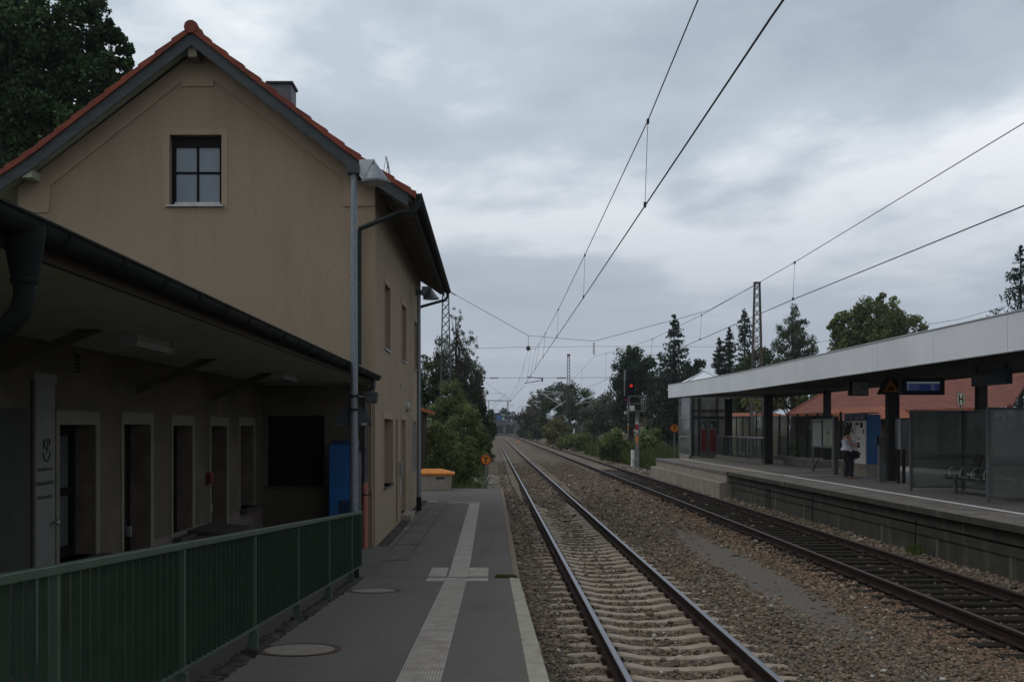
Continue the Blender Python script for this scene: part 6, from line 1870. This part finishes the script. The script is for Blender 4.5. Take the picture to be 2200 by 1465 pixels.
# marker post and globe street lamp
q0, q1 = at(1231.3, 921, 130), at(1234.8, 931, 130)
kmp = thing('marker_post', (q0.x, 130, -.3), 'small white marker plate standing in the bushes below the free-standing mast', 'marker post')
MB().box(q0.x, q1.x, 130, 130.03, q1.z, q0.z).build('plate', 'white', kmp)
MB().box((q0.x + q1.x) / 2 - .03, (q0.x + q1.x) / 2 + .03, 130.03, 130.08, -.4, q1.z + .1).build('post', 'mast_grey', kmp)
q0 = at(1336, 912, 125)
sl = thing('street_lamp', (q0.x, 125, -.4), 'white capped street lamp in front of the pale house behind the signals', 'street lamp')
MB().cyl((q0.x, 125, -.4), (q0.x, 125, q0.z - .35), .07, n=8).build('post', 'steel_dark', sl)
MB().lathe((q0.x, 125, q0.z), [(.12, -.35), (.16, 0), (.12, .1)], 12).build('globe', 'white', sl)
MB().lathe((q0.x, 125, q0.z), [(.40, .06), (.36, .14), (.05, .20)], 16).build('shade', 'white', sl)

# ================================================================== OTHER BUILDINGS
# long red roofed hall behind the platform
hall = thing('red_roofed_hall', (30, 62, -.4), 'long low hall with a big red tiled hipped roof behind the far platform', 'building')
EY = 60.0
e0 = at(1690, 889, EY); e1 = at(2168, 874, EY - 4)
RYd = 9.0
ez0, ez1 = e0.z, e1.z
rz = 6.6
b = MB()
rl = Vector((e0.x + 8.0, EY + RYd, rz)); rr_ = Vector((e1.x + 6.3, EY - 4 + RYd, rz + .3)); 
far0 = Vector((e0.x + 5.6, EY + 2 * RYd, ez0)); far1 = Vector((e1.x, EY - 4 + 2 * RYd, ez1))
b.add([e0, e1, rr_, rl], [(0, 1, 2, 3)]); b.add([e0, rl, far0], [(0, 1, 2)]); b.add([far0, far1, rr_, rl], [(3, 2, 1, 0)])
ov = b.build('roof', 'roof_red', hall)
b = MB(); b.cyl(e1 + Vector((0, -.05, .02)), rr_ + Vector((0, -.05, .05)), .13, n=6); b.cyl(e0 + Vector((0, 0, .0)), rl + Vector((0, 0, .0)), .07, n=6); b.cyl(rl, rr_, .12, n=6)
b.build('ridge_tiles', 'roof_red', ov)
b = MB(); b.prism([(e0.x + .7, EY + .9, -.4), (e1.x - .3, EY - 3.1, -.4), (e1.x - .3, EY - 3.1, ez1 + .2), (e0.x + .7, EY + .9, ez0 + .2)], (0, .3, 0))
b.add([(e1.x - .3, EY - 3.1, -.4), (e1.x - .3, EY + 18, -.4), (e1.x - .3, EY + 18, ez1), (e1.x + 2.4, EY + 5, 6.3), (e1.x - .3, EY - 3.1, ez1)], [(0, 1, 2, 3, 4)])
b.build('wall', 'wood_brown', hall)
for i in range(9):
    x = e0.x + 2 + i * 1.25
    MB().box(x, x + .7, EY + .25 - (x - e0.x) * .33, EY + .30 - (x - e0.x) * .33, .9, 2.3).build('window', 'pane_dark', hall)
MB().prism([e0 + Vector((0, 0, -.02)), e1 + Vector((0, 0, -.02)), e1 + Vector((0, 0, -.16)), e0 + Vector((0, 0, -.16))], (0, .05, 0)).build('gutter', 'roof_red2', hall)
# lower lean-to roof in front and small terracotta building left of it
ln = thing('lean_to', (24, 55, -.4), 'narrow orange tiled lean-to roof under the eaves of the red hall', 'shed')
l0, l1 = at(1800, 891, 55), at(1962, 884, 52.5)
b = MB(); b.add([l0 + Vector((0, 0, -.30)), l1 + Vector((0, 0, -.30)), l1 + Vector((.2, 2.4, .35)), l0 + Vector((.2, 2.4, .35))], [(0, 1, 2, 3)]); b.build('roof', 'roof_red2', ln)
MB().prism([(l0.x, 55.6, -.4), (l1.x, 53.1, -.4), (l1.x, 53.1, l1.z - .2), (l0.x, 55.6, l0.z - .2)], (0, .2, 0)).build('wall', 'wood_brown', ln)
sm = thing('garage', (20, 85, -.4), 'small terracotta coloured building with a shallow red roof behind the stairs', 'building')
Y = 86
s0, s1 = at(1583, 894, Y), at(1700, 894, Y)
b = MB(); b.add([s0, s1, (s1.x, Y + 5, s1.z + .35), (s0.x + .5, Y + 5, s0.z + .35)], [(0, 1, 2, 3)]); b.add([s0, (s0.x + .5, Y + 5, s0.z + .35), (s0.x, Y + 10, s0.z)], [(0, 1, 2)]); b.build('roof', 'roof_red2', sm)
MB().box(s0.x + .3, s1.x, Y + .5, Y + 9, -.4, s0.z + .05).build('wall', 'shed_wall', sm)
MB().box(s0.x + 1.2, s0.x + 1.9, Y + .46, Y + .5, 1.1, 1.7).build('window', 'poster', sm)
MB().box(s0.x + 3.4, s0.x + 4.2, Y + .46, Y + .5, -.4, 1.9).build('door', 'stone_sill', sm)
# pale house behind the signals
ph = thing('pale_house', (23, 150, -.4), 'pale yellow house with a small red roof behind the signals', 'house')
Y = 150
x0, x1 = Xp(1350, Y), Xp(1402, Y)
hz_ = zy(889, Y)
w_ = MB().box(x0, x1, Y, Y + 8, -.4, hz_).build('wall', 'cream_wall', ph)
b = MB(); b.hull([(x0 + .8, Y - .3, hz_ - .05), (x1 - 1.2, Y - .3, hz_ - .05), (x0 + .8, Y + 8, hz_ - .05), (x1 - 1.2, Y + 8, hz_ - .05), (x0 + 1.6, Y + 4, zy(868, Y)), (x1 - 2.2, Y + 4, zy(868, Y))])
b.build('roof', 'roof_red', ph)
b = MB(); q0 = at(1388, 885, Y - 1); b.prism([q0, at(1397, 872, Y - 1), at(1400, 878, Y - 1), at(1396, 884, Y - 1)], (0, 2, 0)); b.build('gable_edge', 'white', ph)
for i, px in enumerate((1357, 1362, 1373, 1377, 1382, 1387)):
    q0, q1 = at(px - 1.1, 903, Y - .02), at(px + 1.1, 915, Y - .02)
    MB().box(q0.x, q1.x, Y - .03, Y, q1.z, q0.z).build('window', 'steel_dark' if i % 2 else 'poster', ph)
# shed roof between the lamp post and the bushes
sh_ = thing('tiled_shed', (-3.3, 47, -.2), 'small red tiled shed roof half hidden by bushes beside the lamp post', 'shed')
Y = 47
s0, s1 = at(880, 872, Y), at(927, 884, Y)
b = MB(); b.add([(s0.x, Y, s0.z + .1), (s1.x, Y, s1.z), (s1.x, Y + 3, s1.z), (s0.x, Y + 3, s0.z + .1), (s0.x, Y, s0.z), (s1.x, Y, s1.z - .1), (s1.x, Y + 3, s1.z - .1), (s0.x, Y + 3, s0.z)],
          [(0, 1, 2, 3), (4, 7, 6, 5), (0, 4, 5, 1), (1, 5, 6, 2), (2, 6, 7, 3), (3, 7, 4, 0)]); b.build('roof', 'roof_main', sh_)
MB().box(s0.x, s1.x - .35, Y + .2, Y + 2.8, -.4, s1.z - .02).build('wall', 'wood_brown', sh_)
# distant bridge and blue container on it
br = thing('road_bridge', (8, 430, 0), 'dark road bridge crossing the line in the far distance', 'bridge')
Y = 430
q0, q1 = Xp(1050, Y), Xp(1150, Y)
MB().box(q0, q1, Y, Y + 10, zy(912, Y), zy(906, Y)).build('deck', 'bridge', br)
b = MB()
for i in range(26): b.box(q0 + i * .74, q0 + i * .74 + .08, Y, Y + .1, zy(906, Y), zy(902, Y))
b.box(q0, q1, Y, Y + .1, zy(902.4, Y), zy(901.6, Y)); b.build('parapet', 'mast_grey', br)
for px in (1084, 1107, 1128):
    MB().box(Xp(px, Y) - .5, Xp(px, Y) + .5, Y + .5, Y + 9, -1, zy(912, Y)).build('pier', 'bridge', br)
q0, q1 = at(1067, 892, 428), at(1079, 903, 428)
bt = thing('blue_truck', (q0.x, 432, q1.z), 'blue box lorry on the distant bridge', 'lorry')
MB().box(q0.x, q1.x, 431, 434, q1.z + .1, q0.z).build('cargo_box', 'blue', bt)
MB().box(q1.x, q1.x + .9, 431.2, 433.8, q1.z - .1, q0.z - .6).build('cab', 'poster', bt)

# ================================================================== VEGETATION
def leaves(name, C, sizes, cols, parent, m='leaf', aspect=.55, droop=0, **kw):
    n = len(C)
    A = rng.normal(size=(n, 3)); A[:, 2] -= droop
    A /= np.linalg.norm(A, axis=1)[:, None]
    B = rng.normal(size=(n, 3)); B -= A * (A * B).sum(1)[:, None]; B /= np.linalg.norm(B, axis=1)[:, None]
    s = sizes[:, None]
    P0 = C - A * s * .5; P2 = C + A * s * .5; P1 = C + B * s * aspect * .5; P3 = C - B * s * aspect * .5
    V = np.stack([P0, P1, P2, P3], 1).reshape(-1, 3)
    Fv = np.arange(4 * n).reshape(-1, 4)
    return nmesh(name, V, 4, Fv, m, parent, np.repeat(cols, 4, 0), **kw)

def leafcols(n, base, var=.25, k=None, shift=None):
    c = np.array(base)[None] * np.exp(rng.normal(0, var, (n, 1)))
    c = c * (1 + rng.normal(0, .08, (n, 3)))
    return np.clip(c, .002, .9)

def crown_pts(blobs, n, clump=.16, nclump=60, shell=.55):
    """Leaf centres gathered in clumps that sit mostly in the outer part of each ellipsoid."""
    out, cid = [], []
    vol = np.array([b_[3] * b_[4] * b_[5] for b_ in blobs]) ** (2 / 3.); vol /= vol.sum()
    k0 = 0; cents = []
    for b_, f_ in zip(blobs, vol):
        c = np.array(b_[:3]); r = np.array(b_[3:6])
        nc = max(4, int(nclump * f_)); nl = int(n * f_)
        d = rng.normal(size=(nc, 3)); d /= np.linalg.norm(d, axis=1)[:, None]
        rad = rng.uniform(shell, 1.0, (nc, 1)) ** .6
        cc = c + d * rad * r
        sz = rng.uniform(.5, 1.35, nc)
        idx = rng.integers(0, nc, nl)
        g_ = rng.normal(size=(nl, 3)); g_ /= (np.linalg.norm(g_, axis=1)[:, None] + 1e-6); g_ *= rng.random((nl, 1)) ** (1 / 2.2)
        out.append(cc[idx] + g_ * (sz[idx][:, None]) * clump * r.mean() * 2.0); cid.append(idx + k0); k0 += nc; cents.append(cc)
    return np.concatenate(out), np.concatenate(cid), np.concatenate(cents)

def broadleaf(name, lab, X, Y, z0, blobs, n, leaf, base, cat='tree', group=None, trunk_r=.2, nclump=70, clump=.16, var=.22, shell=.5, droop=0, aspect=.6, trunk_top=None, limbs=14):
    t = thing(name, (X, Y, z0), lab, cat, group)
    C, cid, cents = crown_pts(blobs, n, clump, nclump, shell)
    C = C[C[:, 2] > z0 + .05]; 
    tone = np.exp(rng.normal(0, .22, cents.shape[0] + 1))
    cols = leafcols(len(C), base, var)
    cid = cid[:len(C)]
    cols = cols * tone[cid][:, None]
    leaves('crown', C, leaf * rng.uniform(.6, 1.5, len(C)), cols, t, droop=droop, aspect=aspect)
    cz = max(b_[2] for b_ in blobs) if trunk_top is None else trunk_top
    b = MB()
    top = Vector((X + random.uniform(-.1, .1), Y, cz))
    b.tube([(X, Y, z0 - .2), (X + random.uniform(-.1, .1), Y, z0 + (cz - z0) * .4), tuple(top)], [trunk_r, trunk_r * .75, trunk_r * .28], 8)
    st = rng.choice(len(cents), min(limbs, len(cents)), replace=False)
    for i in st:
        q = Vector(cents[i]); k_ = random.uniform(.25, .9)
        p = Vector((X, Y, z0)).lerp(top, k_)
        mid = p.lerp(q, .5) + Vector((0, 0, (q - p).length * .12))
        b.tube([p, mid, q], [trunk_r * .38, trunk_r * .22, trunk_r * .06], 5)
    b.build('trunk', 'bark', t, smooth=True)
    return t

def conifer(name, lab, X, Y, z0, h, r, base, group=None, tiers=22, per=11, leaf=.30, dens=26, low=.06, ragged=.2, power=.85):
    t = thing(name, (X, Y, z0), lab, 'tree', group)
    P_, S_ = [], []
    b = MB(); b.tube([(X, Y, z0 - .2), (X, Y, z0 + h * .6), (X, Y, z0 + h)], [h * .013, h * .008, .02], 7)
    for i in range(tiers * per):
        f_ = low + (1 - low) * random.random() ** 1.15
        zc = z0 + h * f_
        R_ = r * (1 - f_) ** power * random.uniform(1 - ragged * 1.4, 1 + ragged) + .05
        a = random.uniform(0, 2 * math.pi); l_ = R_ * random.uniform(.75, 1.15)
        m_ = max(5, int(dens * l_ / r) + 5)
        ts = rng.random(m_) ** .7
        dz_ = -l_ * .30 * np.sin(ts * 2.2) + l_ * .16 * ts ** 2
        x_ = X + math.cos(a) * l_ * ts; y_ = Y + math.sin(a) * l_ * ts; z_ = zc + dz_
        w2 = (1 - ts * .6) * l_ * .15
        P_.append(np.stack([x_ + rng.normal(0, 1, m_) * w2, y_ + rng.normal(0, 1, m_) * w2, z_ + rng.normal(0, .6, m_) * w2 - .05 * l_], -1))
        if i % 3 == 0: b.cyl((X, Y, zc), (X + math.cos(a) * l_ * .8, Y + math.sin(a) * l_ * .8, zc - l_ * .2), .03, .01, n=4, caps=False)
    C = np.concatenate(P_)
    leaves('crown', C, leaf * rng.uniform(.6, 1.5, len(C)), leafcols(len(C), base, .25), t, droop=.9, aspect=.38)
    b.build('trunk', 'bark', t)
    return t

DG = (.046, .064, .024); MG = (.100, .130, .042); LG = (.142, .162, .052); OL = (.125, .122, .050); GG = (.108, .118, .078); SP = (.027, .040, .024)
# the tall tree behind the house
k_ = 36 / F
def BL(px, py, rx, ry, Y, d=None):
    p = at(px, py, Y); return (p.x, Y, p.z, rx * Y / F, d or rx * Y / F, ry * Y / F)
broadleaf('tall_tree', 'tall dark green tree rising behind the left side of the house roof', -17.2, 38, -.4,
          [BL(20, 110, 125, 150, 38), BL(150, 60, 90, 110, 38), BL(205, 170, 72, 80, 38), BL(60, 250, 110, 90, 38), BL(-60, 60, 120, 160, 38), BL(235, 85, 45, 60, 38), BL(262, 165, 40, 50, 38), BL(130, 230, 90, 80, 38), BL(20, 330, 80, 60, 38)],
          90000, .15, (.030, .060, .016), nclump=560, clump=.12, trunk_r=.25, limbs=16, shell=.15)
# bushes left of the line
for i, (lab, px, py, rx, ry, Y, n, lf, c) in enumerate([
        ('dense green bush right behind the grit bin', 945, 985, 52, 75, 49, 11000, .10, MG),
        ('lower bush reaching towards the round sign at the end of the near platform', 995, 1000, 34, 46, 51, 7000, .10, MG),
        ('yellowish green bush above the grit bin', 935, 940, 42, 40, 55, 8000, .11, LG),
        ('tall bush leaning over the cess behind the round sign', 1000, 935, 48, 62, 62, 11000, .12, MG),
        ('bush touching the left rail of the nearer track', 1032, 955, 26, 45, 72, 6000, .13, DG),
        ('mid green bush in the middle of the hedge left of the track', 965, 880, 55, 60, 66, 11000, .14, MG),
        ('dark bush below the lattice mast', 1020, 880, 30, 52, 84, 6500, .16, DG),
        ('bush at the far end of the hedge near the vanishing point', 1050, 915, 17, 34, 125, 3500, .22, DG)]):
    p = at(px, py, Y)
    bl = [BL(px, py, rx * .75, ry * .8, Y), BL(px - rx * .45, py + ry * .3, rx * .6, ry * .7, Y), BL(px + rx * .4, py + ry * .35, rx * .6, ry * .65, Y), BL(px + rx * .1, py - ry * .5, rx * .5, ry * .5, Y)]
    broadleaf('bush', lab, p.x, Y, -.35, bl, n, lf, c, cat='bush', group='bushes left of the line', nclump=60, clump=.24, trunk_r=.05, shell=.35, limbs=10)
broadleaf('dark_tree', 'dark rounded tree behind the hedge beside the lamp post', at(935, 0, 80).x, 80, -.4, [BL(925, 820, 45, 60, 80), BL(960, 850, 40, 60, 80), BL(905, 850, 40, 55, 80)], 12000, .2, DG, nclump=90, clump=.18, trunk_r=.18)
broadleaf('dark_tree', 'dark tree directly under the weeping birch', at(1005, 0, 82).x, 82, -.4, [BL(1000, 830, 36, 60, 82), BL(1030, 860, 22, 45, 82), BL(985, 870, 40, 50, 82)], 9000, .2, DG, nclump=80, clump=.18, trunk_r=.15)
broadleaf('weeping_birch', 'loose weeping birch with thin hanging twigs behind the lattice mast', at(982, 0, 80).x, 80, -.4,
          [BL(980, 695, 14, 36, 80), BL(955, 745, 32, 26, 80), BL(1000, 745, 28, 36, 80), BL(1018, 800, 26, 40, 80), BL(965, 800, 34, 40, 80), BL(1034, 850, 14, 40, 80), BL(1000, 850, 30, 40, 80)],
          8200, .15, (.068, .078, .044), nclump=330, clump=.10, trunk_r=.10, droop=2.6, aspect=.28, limbs=110, shell=.2, trunk_top=zy(680, 80))
# right of the line
for i, (lab, px, py, rx, ry, Y, n, lf, c) in enumerate([
        ('bright green bush left of the near signal', 1318, 955, 34, 34, 82, 7000, .16, MG),
        ('bush directly behind the near signal', 1392, 950, 40, 34, 80, 7000, .16, MG),
        ('bush between the white marker plate and the near signal', 1262, 948, 30, 24, 110, 5000, .2, MG),
        ('olive bush at the foot of the free-standing mast', 1200, 925, 34, 34, 135, 6000, .24, OL),
        ('low bush where the points branch off', 1228, 950, 36, 18, 120, 5000, .2, LG),
        ('dark bush beside the second distant mast', 1160, 918, 26, 28, 210, 4000, .34, DG),
        ('dark bush left of the third distant mast', 1128, 925, 20, 18, 260, 3000, .38, DG),
        ('bush in front of the pale house', 1420, 918, 36, 26, 105, 5000, .2, DG)]):
    p = at(px, py, Y)
    bl = [BL(px, py, rx * .75, ry * .8, Y), BL(px - rx * .5, py + ry * .3, rx * .55, ry * .6, Y), BL(px + rx * .5, py + ry * .35, rx * .55, ry * .6, Y), BL(px + rx * .1, py - ry * .4, rx * .5, ry * .5, Y)]
    broadleaf('bush', lab, p.x, Y, -.35, bl, n, lf, c, cat='bush', group='bushes right of the line', nclump=55, clump=.24, trunk_r=.05, shell=.35, limbs=8)
broadleaf('willow', 'grey green willow left of the dark chestnut', at(1305, 0, 135).x, 135, -.4, [BL(1300, 890, 34, 45, 135), BL(1325, 905, 26, 40, 135), BL(1272, 905, 26, 36, 135)], 13000, .26, GG, nclump=120, clump=.17, trunk_r=.22)
broadleaf('dark_tree', 'wide dark round tree on the skyline behind the free-standing mast', at(1225, 0, 190).x, 190, -.4, [BL(1200, 862, 34, 38, 190), BL(1240, 868, 36, 42, 190), BL(1270, 890, 26, 34, 190), BL(1185, 890, 28, 36, 190)], 15000, .36, DG, nclump=130, clump=.17, trunk_r=.3)
broadleaf('bare_tree', 'pale brownish thin tree on the skyline left of the dark round tree', at(1155, 0, 220).x, 220, -.4, [BL(1158, 858, 20, 24, 220), BL(1142, 875, 16, 20, 220), BL(1172, 852, 16, 18, 220)], 2600, .34, (.16, .135, .11), nclump=90, clump=.16, trunk_r=.2, limbs=60, shell=.1)
broadleaf('brown_tree', 'brownish green tree under the pale thin tree', at(1145, 0, 240).x, 240, -.4, [BL(1150, 895, 26, 22, 240), BL(1125, 905, 16, 16, 240)], 5000, .42, (.055, .050, .026), nclump=60, clump=.2, trunk_r=.25)
broadleaf('distant_tree', 'hazy round tree on the horizon beyond the blue lorry', at(1085, 0, 470).x, 470, -.4, [BL(1082, 890, 12, 12, 470), BL(1100, 896, 12, 8, 470), BL(1065, 898, 12, 9, 470)], 4000, .8, (.035, .05, .035), nclump=50, clump=.2, trunk_r=.4)
broadleaf('distant_hedge', 'dark tree mass behind the distant bridge', at(1105, 0, 500).x, 500, -.4, [BL(1105, 918, 40, 14, 500), BL(1065, 920, 26, 14, 500), BL(1140, 914, 26, 16, 500)], 7000, .8, (.026, .036, .02), nclump=60, clump=.25, trunk_r=.4)
broadleaf('chestnut', 'tall dark chestnut with dense round crown behind the near signal', at(1357, 0, 120).x, 120, -.4, [BL(1355, 785, 34, 38, 120), BL(1345, 830, 34, 44, 120), BL(1385, 800, 24, 36, 120), BL(1380, 860, 34, 50, 120), BL(1345, 880, 32, 46, 120)], 34000, .22, (.028, .052, .020), nclump=300, clump=.17, shell=.3, trunk_r=.35)
conifer('spruce', 'big dark spruce with ragged branches left of the platform roof', at(1448, 0, 105).x, 105, -.4, zy(675, 105) + .4, 5.4, SP, tiers=34, per=14, leaf=.34, dens=44, low=.10, power=.9, ragged=.3, group='spruces behind the far platform')
broadleaf('dark_tree', 'dark tree crown between the big spruce and the small spruces', at(1500, 0, 112).x, 112, -.4, [BL(1498, 790, 24, 28, 112), BL(1480, 830, 34, 40, 112), BL(1520, 850, 26, 30, 112), BL(1440, 860, 40, 50, 112)], 13000, .24, (.016, .030, .012), nclump=90, clump=.18, trunk_r=.2)
for px, py, Y, r_, lab in ((1545, 725, 118, 1.25, 'leftmost and shortest of the three slim spruces above the platform roof'), (1567, 703, 118, 1.3, 'middle one of the three slim spruces above the platform roof'),
                          (1600, 663, 116, 1.6, 'tallest of the three slim spruces, nearest the lattice mast')):
    conifer('spruce', lab, at(px, 0, Y).x, Y, -.4, zy(py, Y) + .4, r_ * 1.55, SP, tiers=38, per=11, leaf=.30, dens=24, ragged=.4, power=.6, group='spruces behind the far platform')
broadleaf('birch', 'soft grey green birch right of the lattice mast above the platform roof', at(1705, 0, 108).x, 108, -.4,
          [BL(1710, 690, 22, 40, 108), BL(1695, 735, 36, 40, 108), BL(1730, 745, 28, 36, 108), BL(1700, 790, 48, 40, 108)], 19000, .20, (.072, .088, .050), nclump=210, clump=.13, trunk_r=.2, droop=1.6, aspect=.35, limbs=40, shell=.2)
broadleaf('maple', 'broad round green tree above the middle of the platform roof', at(1885, 0, 95).x, 95, -.4,
          [BL(1890, 690, 62, 52, 95), BL(1830, 710, 42, 42, 95), BL(1945, 715, 48, 42, 95), BL(1870, 750, 80, 40, 95), BL(1805, 700, 26, 30, 95), BL(1985, 712, 16, 16, 95), BL(1905, 655, 26, 22, 95)],
          34000, .22, (.112, .135, .044), nclump=330, clump=.13, shell=.3, trunk_r=.3, limbs=50)
broadleaf('hedge_tree', 'yellow green leafy tree seen between roof and red hall', at(1700, 0, 92).x, 92, -.4, [BL(1690, 850, 50, 34, 92), BL(1745, 840, 46, 40, 92), BL(1640, 860, 40, 30, 92), BL(1780, 800, 50, 34, 92)], 14000, .22, LG, nclump=110, clump=.17, trunk_r=.2)
broadleaf('dark_tree', 'dark tree behind the stairs and the lift', at(1570, 0, 98).x, 98, -.4, [BL(1560, 850, 50, 40, 98), BL(1610, 820, 46, 40, 98), BL(1640, 790, 40, 36, 98)], 12000, .24, DG, nclump=100, clump=.18, trunk_r=.2)
conifer('spruce', 'dark spruce cut by the right edge of the picture', at(2193, 0, 78).x, 78, -.4, zy(528, 78) + .4, 5.4, (.020, .034, .024), tiers=36, per=14, leaf=.24, dens=60, ragged=.3, power=.85, group='spruces behind the far platform')

broadleaf('garden_hedge', 'dark green garden hedge seen through the glass screen in front of the hall', 22, 57.5, -.4,
          [(18 + i * 2.1, 57.4, 1.2, 1.6, 1.0, 1.5 + .2 * math.sin(i * 2.3)) for i in range(8)], 16000, .16, (.040, .064, .022), cat='hedge', nclump=130, clump=.2, trunk_r=.08, limbs=12)
# the far wood that closes the view
C_, cid_, ce_ = crown_pts([(Xp(px_w, 300), 300 + (i % 3) * 6, 2.2, 4.6, 4, 3.2 + (i % 4) * .6) for i, px_w in enumerate(range(1165, 1560, 26))], 26000, .2, 260, .3)
leaves('far_wood', C_, .55 * rng.uniform(.6, 1.5, len(C_)), leafcols(len(C_), (.034, .050, .024), .25), None, kind='stuff', label='dark distant wood closing the view behind the signals')
# grass: banks and tufts
def grass(name, lab, x0, x1, y0, y1, n, h, base, z=-.38):
    X = rng.uniform(x0, x1, n); Y = rng.uniform(y0, y1, n); H = h * rng.uniform(.4, 1.3, n) * (1 + .5 * np.sin(X * 2.1) * np.sin(Y * .9))
    a = rng.uniform(0, 6.28, n); wd = .035 + h * .03
    lean = rng.normal(0, .25, (n, 2)) * H[:, None]
    p0 = np.stack([X - np.cos(a) * wd, Y - np.sin(a) * wd, np.full(n, z)], -1); p1 = np.stack([X + np.cos(a) * wd, Y + np.sin(a) * wd, np.full(n, z)], -1)
    p2 = np.stack([X + lean[:, 0], Y + lean[:, 1], z + H], -1)
    V = np.stack([p0, p1, p2], 1).reshape(-1, 3)
    nmesh(name, V, 3, np.arange(3 * n).reshape(-1, 3), 'grass_mat', None, np.repeat(leafcols(n, base, .25) , 3, 0), kind='stuff', label=lab)
grass('tall_grass', 'tall green grass bank between the near signal and the lift', 9.9, 17, 60, 84, 26000, 1.0, (1.0, 1.15, .8))
grass('lawn', 'green lawn behind the far platform', 17.8, 48, 48, 84, 26000, .35, (.9, 1.2, .7))
grass('verge_grass', 'weeds and grass along the right edge of the ballast', 11, 26, 84, 200, 22000, .8, (1.0, .95, .7))
grass('verge_grass', 'grass under the bushes left of the line', -5, -.2, 44.6, 130, 12000, .45, (.85, 1.0, .7))
grass('moss_tuft', 'small green tuft at the drain beside the kerb', .08, .42, 17.85, 18.1, 500, .04, (1.3, 1.5, .5), z=.0)
grass('weed_tuft', 'small weed at the foot of the far platform wall', 8.75, 8.95, 22.0, 22.5, 120, .22, (1.0, 1.5, .6), z=-.12)
grass('dry_scrub', 'brownish dry scrub beside the further track', 9.6, 12.5, 84, 110, 5000, 1.3, (2.2, 1.3, 1.2))
# pale rubble beside the round sign at the platform end
n = 2600
stones('rubble', 420, 44.6, 60, (-1.2, .9), .026, [(.20, .23, .19), (.20, .17, .14), (.15, .13, .11), (.30, .27, .23)], None, lambda x, y: np.full_like(x, -.20), label='pale rubble beside the end of the near platform')
stones('rubble', 420, 57.5, 75, (8.2, 10.2), .032, [(.22, .19, .155), (.20, .17, .14), (.15, .13, .11)], None, lambda x, y: np.full_like(x, -.16), label='pale rubble at the far end of the raised platform')

# ------------------------------------------------------------------ haze
hm = bpy.data.materials.new('haze'); hm.use_nodes = True
t = hm.node_tree; t.nodes.clear()
o_ = t.nodes.new('ShaderNodeOutputMaterial'); v_ = t.nodes.new('ShaderNodeVolumePrincipled')
v_.inputs['Color'].default_value = (.82, .88, .95, 1); v_.inputs['Density'].default_value = .00022
v_.inputs['Anisotropy'].default_value = .3
t.links.new(v_.outputs[0], o_.inputs['Volume'])
M['haze'] = hm
HAZE = True
if HAZE:
    MB().box(-905, 905, -65, 2505, -1.5, 40).build('haze', 'haze', None, kind='stuff')
